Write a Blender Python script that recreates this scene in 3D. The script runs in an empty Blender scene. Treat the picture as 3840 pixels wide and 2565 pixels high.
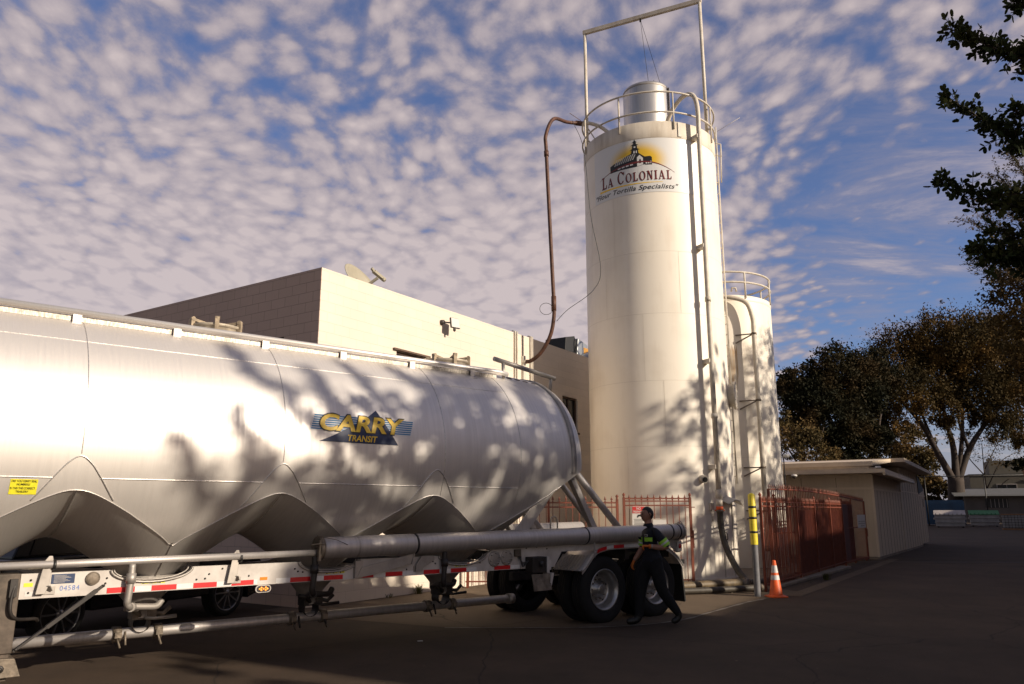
import bpy, bmesh, math, random
import numpy as np
from mathutils import Vector, Matrix
S = bpy.context.scene
R = math.radians
random.seed(7)
COL = S.collection

# ------------------------------------------------------------------ camera
cam = bpy.data.cameras.new("camera")
cam.sensor_width = 36.0; cam.lens = 36.0 * 2906 / 3840
cam.clip_start = 0.05; cam.clip_end = 5000
camo = bpy.data.objects.new("camera", cam); COL.objects.link(camo)
camo.location = (0, 0, 1.7)
camo.rotation_euler = (R(90 + 12.28), 0, 0)
S.camera = camo

# ------------------------------------------------------------------ sun + sky
SUN_B, SUN_E = R(120), R(22)          # compass bearing (from +Y towards +X), elevation
sd = Vector((math.sin(SUN_B) * math.cos(SUN_E), math.cos(SUN_B) * math.cos(SUN_E), math.sin(SUN_E)))
sun = bpy.data.lights.new("sun", 'SUN'); sun.energy = 5.0; sun.angle = R(0.7); sun.color = (1.0, 0.87, 0.70)
suno = bpy.data.objects.new("sun", sun); COL.objects.link(suno)
suno.rotation_euler = sd.to_track_quat('Z', 'Y').to_euler()
suno.location = (20, -12, 30)

world = bpy.data.worlds.new("World"); S.world = world; world.use_nodes = True

def build_world():
    nt = world.node_tree; N = nt.nodes; L = nt.links
    for n in list(N): N.remove(n)
    def nd(t, **k):
        n = N.new(t)
        for a, b in k.items():
            if a == 'ins':
                for i, v in b.items(): n.inputs[i].default_value = v
            else: setattr(n, a, b)
        return n
    def m(op, a, b=None, c=None):
        n = N.new('ShaderNodeMath'); n.operation = op
        for i, v in enumerate((a, b, c)):
            if v is None: continue
            if isinstance(v, (int, float)): n.inputs[i].default_value = v
            else: L.new(v, n.inputs[i])
        return n.outputs[0]
    out = nd('ShaderNodeOutputWorld'); bg = nd('ShaderNodeBackground'); L.new(bg.outputs[0], out.inputs[0])
    bg.inputs[1].default_value = 0.060
    sky = nd('ShaderNodeTexSky'); sky.sky_type = 'NISHITA'; sky.sun_disc = False
    sky.sun_elevation = SUN_E; sky.sun_rotation = SUN_B; sky.air_density = 1.0; sky.dust_density = 0.6; sky.ozone_density = 2.0
    tc = nd('ShaderNodeTexCoord'); sep = nd('ShaderNodeSeparateXYZ'); L.new(tc.outputs['Generated'], sep.inputs[0])
    X, Y, Z = sep.outputs
    zz = m('MAXIMUM', Z, 0.0)
    zc = m('ADD', zz, 0.17)                       # softened cloud-layer projection
    u = m('DIVIDE', X, zc); v = m('DIVIDE', Y, zc)
    cb = nd('ShaderNodeCombineXYZ'); L.new(u, cb.inputs[0]); L.new(v, cb.inputs[1])
    # rotate so the rows run diagonally, stretch a little
    mp = nd('ShaderNodeMapping'); mp.inputs['Rotation'].default_value = (0, 0, R(20)); mp.inputs['Scale'].default_value = (1.0, .80, 1)
    L.new(cb.outputs[0], mp.inputs[0])
    wn = nd('ShaderNodeTexNoise', ins={'Scale': 2.2, 'Detail': 2.0}); L.new(mp.outputs[0], wn.inputs['Vector'])
    wsub = nd('ShaderNodeVectorMath', operation='SUBTRACT'); L.new(wn.outputs['Color'], wsub.inputs[0]); wsub.inputs[1].default_value = (.5, .5, .5)
    wsc = nd('ShaderNodeVectorMath', operation='SCALE'); L.new(wsub.outputs[0], wsc.inputs[0]); wsc.inputs['Scale'].default_value = 0.17
    wad = nd('ShaderNodeVectorMath', operation='ADD'); L.new(mp.outputs[0], wad.inputs[0]); L.new(wsc.outputs[0], wad.inputs[1])
    # puffs: smooth voronoi cells broken up by noise
    vo = nd('ShaderNodeTexVoronoi', feature='SMOOTH_F1', ins={'Scale': 20.0, 'Smoothness': 0.65, 'Randomness': 1.0}); L.new(wad.outputs[0], vo.inputs['Vector'])
    vo2 = nd('ShaderNodeTexVoronoi', feature='SMOOTH_F1', ins={'Scale': 44.0, 'Smoothness': 0.8, 'Randomness': 1.0}); L.new(wad.outputs[0], vo2.inputs['Vector'])
    n1 = nd('ShaderNodeTexNoise', ins={'Scale': 24.0, 'Detail': 6.0, 'Roughness': 0.62}); L.new(wad.outputs[0], n1.inputs['Vector'])
    n2 = nd('ShaderNodeTexNoise', ins={'Scale': 0.9, 'Detail': 3.0}); L.new(cb.outputs[0], n2.inputs['Vector'])
    puff = m('SUBTRACT', 1.0, m('ADD', m('MULTIPLY', vo.outputs['Distance'], 1.25), m('MULTIPLY', vo2.outputs['Distance'], 0.40)))
    d = m('ADD', m('MULTIPLY', puff, 0.75), m('MULTIPLY', n1.outputs['Fac'], 0.62))
    d = m('ADD', d, m('MULTIPLY', m('SUBTRACT', n2.outputs['Fac'], 0.40), 0.50))
    # ripple bands running across the sheet, patches of fine and coarse puffs
    wv = nd('ShaderNodeTexWave', wave_type='BANDS', bands_direction='DIAGONAL', ins={'Scale': 3.1, 'Distortion': 3.0, 'Detail': 2.0, 'Detail Scale': 1.2}); L.new(cb.outputs[0], wv.inputs['Vector'])
    d = m('ADD', d, m('MULTIPLY', m('SUBTRACT', wv.outputs['Fac'], 0.45), 0.10))
    nf = nd('ShaderNodeTexNoise', ins={'Scale': 55.0, 'Detail': 4.0, 'Roughness': 0.7}); L.new(wad.outputs[0], nf.inputs['Vector'])
    d = m('ADD', d, m('MULTIPLY', m('SUBTRACT', nf.outputs['Fac'], 0.5), 0.22))
    az = m('DIVIDE', X, m('MAXIMUM', Y, 0.15))
    right = nd('ShaderNodeMapRange', interpolation_type='SMOOTHSTEP', ins={'From Min': 0.20, 'From Max': 0.50}); L.new(az, right.inputs['Value'])
    lowr = nd('ShaderNodeMapRange', interpolation_type='SMOOTHSTEP', ins={'From Min': 0.50, 'From Max': 0.40}); L.new(Z, lowr.inputs['Value'])
    d = m('SUBTRACT', d, m('MULTIPLY', m('MULTIPLY', right.outputs[0], lowr.outputs[0]), 0.48))
    # left low part: closed sheet
    lowz = nd('ShaderNodeMapRange', interpolation_type='SMOOTHSTEP', ins={'From Min': 0.52, 'From Max': 0.24}); L.new(Z, lowz.inputs['Value'])
    left = m('SUBTRACT', 1.0, right.outputs[0])
    d = m('ADD', d, m('MULTIPLY', m('MULTIPLY', left, lowz.outputs[0]), 0.55))
    # streaky sheet low on the right
    mps = nd('ShaderNodeMapping'); mps.inputs['Scale'].default_value = (0.55, 1.5, 1); mps.inputs['Rotation'].default_value = (0, 0, R(14)); L.new(cb.outputs[0], mps.inputs[0])
    ns = nd('ShaderNodeTexNoise', ins={'Scale': 1.3, 'Detail': 9.0, 'Roughness': 0.66, 'Distortion': 0.4}); L.new(mps.outputs[0], ns.inputs['Vector'])
    st = nd('ShaderNodeMapRange', interpolation_type='SMOOTHSTEP', ins={'From Min': 0.44, 'From Max': 0.66, 'To Max': 0.9}); L.new(ns.outputs['Fac'], st.inputs['Value'])
    cov = nd('ShaderNodeMapRange', interpolation_type='SMOOTHSTEP', ins={'From Min': 0.06, 'From Max': 0.74}); L.new(d, cov.inputs['Value'])
    streak = m('MULTIPLY', m('MULTIPLY', st.outputs[0], right.outputs[0]), lowr.outputs[0])
    c = m('MAXIMUM', cov.outputs[0], streak)
    c = m('MULTIPLY_ADD', c, 0.84, 0.08)
    # thin haze near the horizon
    hz = nd('ShaderNodeMapRange', interpolation_type='SMOOTHSTEP', ins={'From Min': 0.18, 'From Max': 0.0, 'To Max': 0.8}); L.new(Z, hz.inputs['Value'])
    c = m('MAXIMUM', c, hz.outputs[0])
    # the cloud sheet thins out overhead and behind the camera
    bk = nd('ShaderNodeMapRange', interpolation_type='SMOOTHSTEP', ins={'From Min': -0.15, 'From Max': 0.35, 'To Min': 0.20}); L.new(Y, bk.inputs['Value'])
    c = m('MULTIPLY', c, bk.outputs[0])
    # cloud colour in sky units; thicker = whiter
    ramp = nd('ShaderNodeMix', data_type='RGBA'); 
    shade = nd('ShaderNodeMapRange', ins={'From Min': 0.40, 'From Max': 1.10}); L.new(m('MAXIMUM', d, m('MULTIPLY', streak, 0.95)), shade.inputs['Value'])
    L.new(shade.outputs[0], ramp.inputs['Factor'])
    ramp.inputs['A'].default_value = (4.7, 4.15, 4.85, 1); ramp.inputs['B'].default_value = (9.0, 7.6, 7.4, 1)
    # deepen the clear sky towards a saturated blue
    hsv = nd('ShaderNodeMix', data_type='RGBA', blend_type='MULTIPLY'); hsv.inputs['Factor'].default_value = 1.0
    L.new(sky.outputs[0], hsv.inputs['A'])
    tint = nd('ShaderNodeMix', data_type='RGBA'); L.new(bk.outputs[0], tint.inputs['Factor'])
    tint.inputs['A'].default_value = (1.5, 1.1, 0.90, 1); tint.inputs['B'].default_value = (1.05, 1.2, 1.65, 1); L.new(tint.outputs['Result'], hsv.inputs['B'])
    mix = nd('ShaderNodeMix', data_type='RGBA'); L.new(c, mix.inputs['Factor'])
    L.new(hsv.outputs['Result'], mix.inputs['A']); L.new(ramp.outputs['Result'], mix.inputs['B'])
    L.new(mix.outputs['Result'], bg.inputs[0])
build_world()

S.view_settings.view_transform = 'Standard'; S.view_settings.look = 'None'
S.view_settings.exposure = 0.25; S.view_settings.gamma = 1.0
S.render.engine = 'CYCLES'
try:
    S.cycles.use_denoising = True; S.cycles.max_bounces = 6; S.cycles.sample_clamp_indirect = 6
except Exception: pass

# ------------------------------------------------------------------ materials
def mat(name, color, rough=0.6, metal=0.0, var=0.0, vscale=3.0, stretch=(1, 1, 1), bump=0.0, bscale=40.0, col2=None,
        rvar=0.0, emit=None, spec=0.5, coords='Object', detail=5.0, aniso=0.0):
    m = bpy.data.materials.new(name); m.use_nodes = True
    nt = m.node_tree; N = nt.nodes; L = nt.links; P = N['Principled BSDF']
    P.inputs['Base Color'].default_value = (*color, 1); P.inputs['Roughness'].default_value = rough; P.inputs['Metallic'].default_value = metal
    P.inputs['Specular IOR Level'].default_value = spec
    if aniso: P.inputs['Anisotropic'].default_value = aniso
    tc = N.new('ShaderNodeTexCoord'); mp = N.new('ShaderNodeMapping'); mp.inputs['Scale'].default_value = stretch
    L.new(tc.outputs[coords], mp.inputs[0])
    if var or col2 or rvar:
        n = N.new('ShaderNodeTexNoise'); n.inputs['Scale'].default_value = vscale; n.inputs['Detail'].default_value = detail; n.inputs['Roughness'].default_value = .6
        L.new(mp.outputs[0], n.inputs['Vector'])
        mr = N.new('ShaderNodeMapRange'); mr.inputs['From Min'].default_value = .35; mr.inputs['From Max'].default_value = .65
        L.new(n.outputs['Fac'], mr.inputs['Value'])
        mx = N.new('ShaderNodeMix'); mx.data_type = 'RGBA'; L.new(mr.outputs[0], mx.inputs['Factor'])
        c2 = col2 if col2 else tuple(c * (1 - var) for c in color)
        c1 = color if col2 else tuple(min(1, c * (1 + var)) for c in color)
        mx.inputs['A'].default_value = (*c1, 1); mx.inputs['B'].default_value = (*c2, 1)
        L.new(mx.outputs['Result'], P.inputs['Base Color'])
        if rvar:
            r2 = N.new('ShaderNodeMapRange'); r2.inputs['To Min'].default_value = max(0.02, rough - rvar); r2.inputs['To Max'].default_value = min(1, rough + rvar)
            L.new(mr.outputs[0], r2.inputs['Value']); L.new(r2.outputs[0], P.inputs['Roughness'])
    if bump:
        nb = N.new('ShaderNodeTexNoise'); nb.inputs['Scale'].default_value = bscale; nb.inputs['Detail'].default_value = 4
        L.new(mp.outputs[0], nb.inputs['Vector'])
        b = N.new('ShaderNodeBump'); b.inputs['Strength'].default_value = bump; b.inputs['Distance'].default_value = .02
        L.new(nb.outputs['Fac'], b.inputs['Height']); L.new(b.outputs[0], P.inputs['Normal'])
    if emit:
        P.inputs['Emission Color'].default_value = (*emit[0], 1); P.inputs['Emission Strength'].default_value = emit[1]
    return m

def streaked(name, color, dirt, rough=.5, metal=0.0, amount=.5, sx=6.0, sz=.35, lo=.5, hi=.75, bump=0.0, extra=None):
    """paint or metal with vertical dirt streaks (long in local z)"""
    m = bpy.data.materials.new(name); m.use_nodes = True
    nt = m.node_tree; N = nt.nodes; L = nt.links; P = N['Principled BSDF']
    P.inputs['Roughness'].default_value = rough; P.inputs['Metallic'].default_value = metal
    tc = N.new('ShaderNodeTexCoord'); mp = N.new('ShaderNodeMapping'); mp.inputs['Scale'].default_value = (sx, sx, sz); L.new(tc.outputs['Object'], mp.inputs[0])
    n = N.new('ShaderNodeTexNoise'); n.inputs['Scale'].default_value = 1.0; n.inputs['Detail'].default_value = 6; n.inputs['Roughness'].default_value = .65; L.new(mp.outputs[0], n.inputs['Vector'])
    n2 = N.new('ShaderNodeTexNoise'); n2.inputs['Scale'].default_value = 1.1; n2.inputs['Detail'].default_value = 4; L.new(tc.outputs['Object'], n2.inputs['Vector'])
    ad = N.new('ShaderNodeMath'); ad.operation = 'ADD'; L.new(n.outputs['Fac'], ad.inputs[0]); L.new(n2.outputs['Fac'], ad.inputs[1])
    hf = N.new('ShaderNodeMath'); hf.operation = 'MULTIPLY'; hf.inputs[1].default_value = .5; L.new(ad.outputs[0], hf.inputs[0])
    mr = N.new('ShaderNodeMapRange'); mr.inputs['From Min'].default_value = lo; mr.inputs['From Max'].default_value = hi; mr.inputs['To Max'].default_value = amount; L.new(hf.outputs[0], mr.inputs['Value'])
    mx = N.new('ShaderNodeMix'); mx.data_type = 'RGBA'; L.new(mr.outputs[0], mx.inputs['Factor'])
    mx.inputs['A'].default_value = (*color, 1); mx.inputs['B'].default_value = (*dirt, 1)
    L.new(mx.outputs['Result'], P.inputs['Base Color'])
    if bump:
        b = N.new('ShaderNodeBump'); b.inputs['Strength'].default_value = bump; b.inputs['Distance'].default_value = .01
        L.new(n.outputs['Fac'], b.inputs['Height']); L.new(b.outputs[0], P.inputs['Normal'])
    return m

def block_mat(name, color, axis, k=.72):
    """painted concrete block wall, 0.4 x 0.2 courses; axis = local axis that runs along the wall"""
    m = bpy.data.materials.new(name); m.use_nodes = True
    nt = m.node_tree; N = nt.nodes; L = nt.links; P = N['Principled BSDF']; P.inputs['Roughness'].default_value = .75
    tc = N.new('ShaderNodeTexCoord'); sp = N.new('ShaderNodeSeparateXYZ'); L.new(tc.outputs['Object'], sp.inputs[0])
    cb = N.new('ShaderNodeCombineXYZ'); L.new(sp.outputs[axis], cb.inputs[0]); L.new(sp.outputs[2], cb.inputs[1])
    br = N.new('ShaderNodeTexBrick'); L.new(cb.outputs[0], br.inputs['Vector'])
    br.inputs['Scale'].default_value = 1; br.inputs['Brick Width'].default_value = .406; br.inputs['Row Height'].default_value = .203
    br.inputs['Mortar Size'].default_value = .006; br.inputs['Mortar Smooth'].default_value = .3; br.inputs['Bias'].default_value = 0
    c = color
    br.inputs['Color1'].default_value = (*c, 1); br.inputs['Color2'].default_value = (c[0] * .96, c[1] * .96, c[2] * .955, 1)
    br.inputs['Mortar'].default_value = (c[0] * k, c[1] * k, c[2] * k, 1)
    n = N.new('ShaderNodeTexNoise'); n.inputs['Scale'].default_value = .8; n.inputs['Detail'].default_value = 8; L.new(tc.outputs['Object'], n.inputs['Vector'])
    mx = N.new('ShaderNodeMix'); mx.data_type = 'RGBA'; mx.blend_type = 'MULTIPLY'; mx.inputs['Factor'].default_value = .22
    L.new(br.outputs['Color'], mx.inputs['A']); L.new(n.outputs['Fac'], mx.inputs['B']); L.new(mx.outputs['Result'], P.inputs['Base Color'])
    n3 = N.new('ShaderNodeTexNoise'); n3.inputs['Scale'].default_value = 60; L.new(tc.outputs['Object'], n3.inputs['Vector'])
    h = N.new('ShaderNodeMath'); h.operation = 'MULTIPLY_ADD'; h.inputs[1].default_value = -1.0; L.new(br.outputs['Fac'], h.inputs[0])
    ns = N.new('ShaderNodeMath'); ns.operation = 'MULTIPLY'; ns.inputs[1].default_value = .25; L.new(n3.outputs['Fac'], ns.inputs[0]); L.new(ns.outputs[0], h.inputs[2])
    b = N.new('ShaderNodeBump'); b.inputs['Strength'].default_value = .6; b.inputs['Distance'].default_value = .006
    L.new(h.outputs[0], b.inputs['Height']); L.new(b.outputs[0], P.inputs['Normal'])
    return m

def asphalt_mat(name, c1, c2, speck):
    m = bpy.data.materials.new(name); m.use_nodes = True
    nt = m.node_tree; N = nt.nodes; L = nt.links; P = N['Principled BSDF']; P.inputs['Roughness'].default_value = .9; P.inputs['Specular IOR Level'].default_value = .25
    tc = N.new('ShaderNodeTexCoord')
    def noise(s, d, r=.6):
        n = N.new('ShaderNodeTexNoise'); n.inputs['Scale'].default_value = s; n.inputs['Detail'].default_value = d; n.inputs['Roughness'].default_value = r
        L.new(tc.outputs['Object'], n.inputs['Vector']); return n.outputs['Fac']
    a = noise(.45, 8, .7); b = noise(90, 3, .8); c = noise(1.6, 9, .75)
    mr = N.new('ShaderNodeMapRange'); mr.inputs['From Min'].default_value = .35; mr.inputs['From Max'].default_value = .65; L.new(a, mr.inputs['Value'])
    mx = N.new('ShaderNodeMix'); mx.data_type = 'RGBA'; mx.inputs['A'].default_value = (*c1, 1); mx.inputs['B'].default_value = (*c2, 1); L.new(mr.outputs[0], mx.inputs['Factor'])
    m2 = N.new('ShaderNodeMapRange'); m2.inputs['From Min'].default_value = .58; m2.inputs['From Max'].default_value = .72; L.new(b, m2.inputs['Value'])
    mx2 = N.new('ShaderNodeMix'); mx2.data_type = 'RGBA'; mx2.inputs['B'].default_value = (*speck, 1); L.new(mx.outputs['Result'], mx2.inputs['A']); L.new(m2.outputs[0], mx2.inputs['Factor'])
    m3 = N.new('ShaderNodeMapRange'); m3.inputs['From Min'].default_value = .55; m3.inputs['From Max'].default_value = .70; m3.inputs['To Max'].default_value = .6; L.new(c, m3.inputs['Value'])
    mx3 = N.new('ShaderNodeMix'); mx3.data_type = 'RGBA'; mx3.inputs['B'].default_value = (c1[0] * .5, c1[1] * .5, c1[2] * .5, 1); L.new(mx2.outputs['Result'], mx3.inputs['A']); L.new(m3.outputs[0], mx3.inputs['Factor'])
    # meandering cracks
    wn = N.new('ShaderNodeTexNoise'); wn.inputs['Scale'].default_value = 1.3; wn.inputs['Detail'].default_value = 5; L.new(tc.outputs['Object'], wn.inputs['Vector'])
    wm = N.new('ShaderNodeMix'); wm.data_type = 'RGBA'; wm.inputs['Factor'].default_value = .3; L.new(tc.outputs['Object'], wm.inputs['A']); L.new(wn.outputs['Color'], wm.inputs['B'])
    vo = N.new('ShaderNodeTexVoronoi'); vo.feature = 'DISTANCE_TO_EDGE'; vo.inputs['Scale'].default_value = .35; L.new(wm.outputs['Result'], vo.inputs['Vector'])
    vr = N.new('ShaderNodeMapRange'); vr.inputs['From Min'].default_value = .0035; vr.inputs['From Max'].default_value = .0; vr.inputs['To Max'].default_value = .8; L.new(vo.outputs['Distance'], vr.inputs['Value'])
    mx4 = N.new('ShaderNodeMix'); mx4.data_type = 'RGBA'; mx4.inputs['B'].default_value = (.012, .01, .009, 1); L.new(mx3.outputs['Result'], mx4.inputs['A']); L.new(vr.outputs[0], mx4.inputs['Factor'])
    L.new(mx4.outputs['Result'], P.inputs['Base Color'])
    bp = N.new('ShaderNodeBump'); bp.inputs['Strength'].default_value = .55; bp.inputs['Distance'].default_value = .01; L.new(b, bp.inputs['Height']); L.new(bp.outputs[0], P.inputs['Normal'])
    return m

def leaf_mat(name, a, b, c, scale=.6, trans=.15):
    m = bpy.data.materials.new(name); m.use_nodes = True
    nt = m.node_tree; N = nt.nodes; L = nt.links; P = N['Principled BSDF']; P.inputs['Roughness'].default_value = .7; P.inputs['Specular IOR Level'].default_value = .08
    tc = N.new('ShaderNodeTexCoord'); n = N.new('ShaderNodeTexNoise'); n.inputs['Scale'].default_value = scale; n.inputs['Detail'].default_value = 6; L.new(tc.outputs['Object'], n.inputs['Vector'])
    r = N.new('ShaderNodeValToRGB'); L.new(n.outputs['Fac'], r.inputs[0])
    r.color_ramp.elements[0].position = .36; r.color_ramp.elements[0].color = (*a, 1)
    r.color_ramp.elements[1].position = .66; r.color_ramp.elements[1].color = (*c, 1)
    e = r.color_ramp.elements.new(.5); e.color = (*b, 1)
    L.new(r.outputs[0], P.inputs['Base Color'])
    t = N.new('ShaderNodeBsdfTranslucent'); L.new(r.outputs[0], t.inputs[0]); mx = N.new('ShaderNodeMixShader'); mx.inputs[0].default_value = trans
    out = [x for x in N if x.type == 'OUTPUT_MATERIAL'][0]
    L.new(P.outputs[0], mx.inputs[1]); L.new(t.outputs[0], mx.inputs[2]); L.new(mx.outputs[0], out.inputs[0])
    return m

M = {}
M['alu'] = mat('brushed_aluminium', (.50, .465, .44), .52, .65, var=.07, vscale=2.0, stretch=(14, 1, .7), rvar=.06)
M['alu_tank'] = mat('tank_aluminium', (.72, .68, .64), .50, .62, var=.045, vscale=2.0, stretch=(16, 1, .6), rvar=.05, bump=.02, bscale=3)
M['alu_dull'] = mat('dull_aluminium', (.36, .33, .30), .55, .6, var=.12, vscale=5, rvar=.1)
M['weld'] = mat('weld_bead', (.66, .63, .60), .4, .8, var=.2, vscale=60)
M['steel_dirty'] = mat('dirty_steel', (.16, .13, .10), .6, .4, var=.45, vscale=9, bump=.2, bscale=30)
M['black_steel'] = mat('black_painted_steel', (.022, .018, .016), .5, .1, var=.3, vscale=8)
M['rubber'] = mat('tyre_rubber', (.0065, .006, .006), .85, 0, var=.25, vscale=5, bump=.3, bscale=30)
M['rim'] = mat('polished_rim', (.42, .40, .38), .36, .85, var=.12, vscale=9, rvar=.08)
M['white_rail'] = mat('white_painted_rail', (.58, .54, .50), .45, 0, var=.10, vscale=3, col2=(.40, .36, .33))
M['red_tape'] = mat('red_reflective_tape', (.55, .015, .018), .35, 0, var=.12, vscale=20)
M['white_tape'] = mat('white_reflective_tape', (.66, .64, .62), .35, 0, var=.08, vscale=20)
M['navy'] = mat('navy_print', (.012, .028, .09), .4, 0, var=.2, vscale=15)
M['stripe_blue'] = mat('blue_stripe_print', (.03, .20, .42), .4)
M['stripe_white'] = mat('white_print', (.72, .72, .72), .4)
M['yellow_print'] = mat('yellow_print', (.90, .58, .04), .4, 0, var=.15, vscale=12)
M['black_print'] = mat('black_print', (.015, .014, .014), .45)
M['sticker_yellow'] = mat('yellow_sticker', (.72, .66, .03), .5, 0, var=.12, vscale=30)
M['blue_plate'] = mat('blue_data_plate', (.03, .05, .11), .35, .2, var=.15, vscale=60)
M['amber'] = mat('amber_reflector', (.70, .20, .01), .3)
M['led'] = mat('amber_led', (.9, .35, .05), .3, emit=((1.0, .22, .02), 1.6))
M['red_lens'] = mat('red_lens', (.28, .01, .01), .25)
M['id_blue'] = mat('blue_vinyl_digits', (.10, .17, .42), .45)
M['tank_paint'] = streaked('silo_paint', (.84, .77, .66), (.52, .42, .31), .5, 0, .40, sx=2.4, sz=.12, lo=.50, hi=.72)
M['rim_paint'] = streaked('dirty_silo_paint', (.68, .61, .51), (.34, .27, .19), .6, 0, .6, sx=5, sz=.8, lo=.42, hi=.62)
M['white_paint'] = mat('white_pipe_paint', (.62, .57, .49), .5, 0, var=.08, vscale=4, col2=(.48, .42, .34))
M['seam'] = mat('seam_line', (.70, .63, .53), .6)
M['vent_metal'] = mat('stainless_vent', (.60, .57, .53), .38, .85, var=.08, vscale=2, stretch=(10, 10, .5), rvar=.05)
M['brown_pipe'] = mat('rusty_brown_pipe', (.085, .036, .021), .6, .15, var=.3, vscale=6, bump=.15, bscale=40)
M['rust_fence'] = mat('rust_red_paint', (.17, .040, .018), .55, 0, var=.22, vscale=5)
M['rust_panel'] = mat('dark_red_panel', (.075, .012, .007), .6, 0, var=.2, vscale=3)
M['wall_b'] = block_mat('cream_block_wall', (.78, .685, .575), 0, .90)
M['wall_l'] = block_mat('brown_block_wall', (.64, .46, .36), 1, .66)
M['roofing'] = mat('flat_roofing', (.25, .23, .21), .9, 0, var=.15)
M['glass'] = mat('dark_glass', (.012, .013, .015), .12)
M['frame_brown'] = mat('brown_window_frame', (.10, .06, .04), .6)
M['galv'] = mat('galvanised_duct', (.42, .43, .43), .42, .7, var=.25, vscale=5, rvar=.1)
M['black_cap'] = mat('black_sheet_metal', (.02, .02, .02), .6)
M['rust_spot'] = mat('rust_patch', (.45, .22, .04), .7, 0, var=.3, vscale=12)
M['dish'] = mat('grey_dish_paint', (.33, .30, .23), .5, 0, var=.06)
M['dish_mark'] = mat('dish_logo_grey', (.13, .12, .10), .5)
M['lamp_dark'] = mat('dark_lamp_housing', (.05, .04, .035), .5)
M['lamp_glass'] = mat('lamp_front_glass', (.62, .60, .56), .25)
M['shed'] = mat('tan_shed_panel', (.52, .42, .31), .7, 0, var=.07, vscale=1.5, stretch=(3, 3, .4))
M['shed_trim'] = mat('tan_trim', (.60, .49, .37), .65, 0, var=.06)
M['groove'] = mat('dark_panel_gap', (.10, .08, .06), .8)
M['concrete'] = mat('concrete_pad', (.20, .16, .12), .85, 0, var=.22, vscale=2.5, bump=.3, bscale=50)
M['asphalt'] = asphalt_mat('asphalt', (.072, .048, .032), (.040, .027, .018), (.20, .145, .10))
M['apron'] = asphalt_mat('sunlit_tone_asphalt', (.13, .094, .062), (.095, .07, .048), (.24, .18, .12))
M['line'] = mat('shade_edge_tone', (.17, .145, .12), .8, 0, var=.35, vscale=12)
M['yellow_paint'] = mat('yellow_bollard_paint', (.72, .58, .035), .45, 0, var=.1, vscale=10)
M['grey_paint'] = mat('grey_bollard_paint', (.14, .14, .15), .6, 0, var=.2, vscale=8)
M['orange'] = mat('orange_plastic', (.72, .10, .012), .5, 0, var=.12, vscale=9)
M['refl_white'] = mat('reflective_collar', (.62, .60, .58), .4, 0, var=.15, vscale=9)
M['hose'] = mat('black_ribbed_hose', (.045, .036, .026), .6, 0, var=.3, vscale=14)
M['hose_brown'] = mat('brown_ribbed_hose', (.12, .085, .045), .6, 0, var=.3, vscale=14)
M['sign_white'] = mat('white_sign', (.55, .52, .49), .5, 0, var=.04)
M['sign_red'] = mat('red_sign', (.45, .02, .02), .5)
M['cloth_navy'] = mat('navy_work_cloth', (.0065, .008, .015), .85, 0, var=.25, vscale=20)
M['cloth_black'] = mat('black_trousers', (.0035, .0035, .0045), .9, 0, var=.25, vscale=14)
M['skin'] = mat('skin', (.32, .155, .10), .55, 0, var=.06, vscale=20)
M['hair'] = mat('black_hair', (.008, .006, .005), .6, 0, bump=.4, bscale=200)
M['hivis'] = mat('lime_reflective_band', (.36, .70, .06), .5, 0, var=.08)
M['glove'] = mat('orange_glove', (.52, .13, .015), .7, 0, var=.15, vscale=20)
M['boots'] = mat('black_boots', (.010, .009, .008), .5)
M['car'] = mat('black_car_paint', (.008, .009, .012), .15)
M['car_glass'] = mat('car_window_glass', (.004, .005, .006), .06)
M['car_rim'] = mat('machined_spokes', (.22, .22, .23), .35, .8)
M['bark'] = mat('eucalyptus_bark', (.034, .022, .016), .85, 0, var=.35, vscale=2, stretch=(1, 1, .3), bump=.4, bscale=8)
M['bark_dark'] = mat('dark_bark', (.05, .035, .025), .9, 0, var=.3, vscale=6)
M['leaf_far'] = leaf_mat('eucalyptus_leaves', (.026, .021, .009), (.060, .041, .015), (.14, .082, .026), .22)
M['leaf_dense'] = leaf_mat('dense_dark_leaves', (.012, .014, .008), (.024, .022, .011), (.055, .036, .016), .3)
M['leaf_olive'] = leaf_mat('olive_brown_leaves', (.05, .04, .018), (.09, .065, .026), (.16, .10, .04), .3)
M['leaf_near'] = leaf_mat('dark_glossy_leaflets', (.018, .026, .010), (.030, .040, .014), (.060, .062, .020), 1.5, .12)
M['leaf_feather'] = leaf_mat('feathery_brown_leaves', (.04, .04, .02), (.08, .06, .028), (.13, .08, .035), 1.2)
M['grass'] = leaf_mat('grass_blades', (.05, .06, .015), (.09, .09, .03), (.14, .12, .05), 3)
M['house'] = mat('grey_stucco', (.15, .135, .11), .8, 0, var=.08, vscale=.5)
M['house_roof'] = mat('grey_metal_roof', (.12, .12, .12), .6, 0, var=.1)
M['dumpster'] = mat('white_dumpster_paint', (.36, .32, .30), .6, 0, var=.18, vscale=1.5)
M['green_lid'] = mat('green_plastic_lid', (.03, .17, .06), .5)
M['container'] = mat('blue_container_paint', (.02, .06, .12), .5, 0, var=.2, vscale=.8)
M['dark_wall'] = mat('dark_stucco', (.09, .08, .075), .8, 0, var=.2, vscale=.5)
M['wood'] = mat('orange_wood_post', (.26, .13, .06), .7, 0, var=.2)
M['shade_blocker'] = mat('shade_blocker_stucco', (.30, .26, .22), .8, 0, var=.1)
M['paper'] = mat('white_paper', (.6, .58, .55), .7)
M['wire'] = mat('black_wire', (.02, .02, .02), .6)

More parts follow.
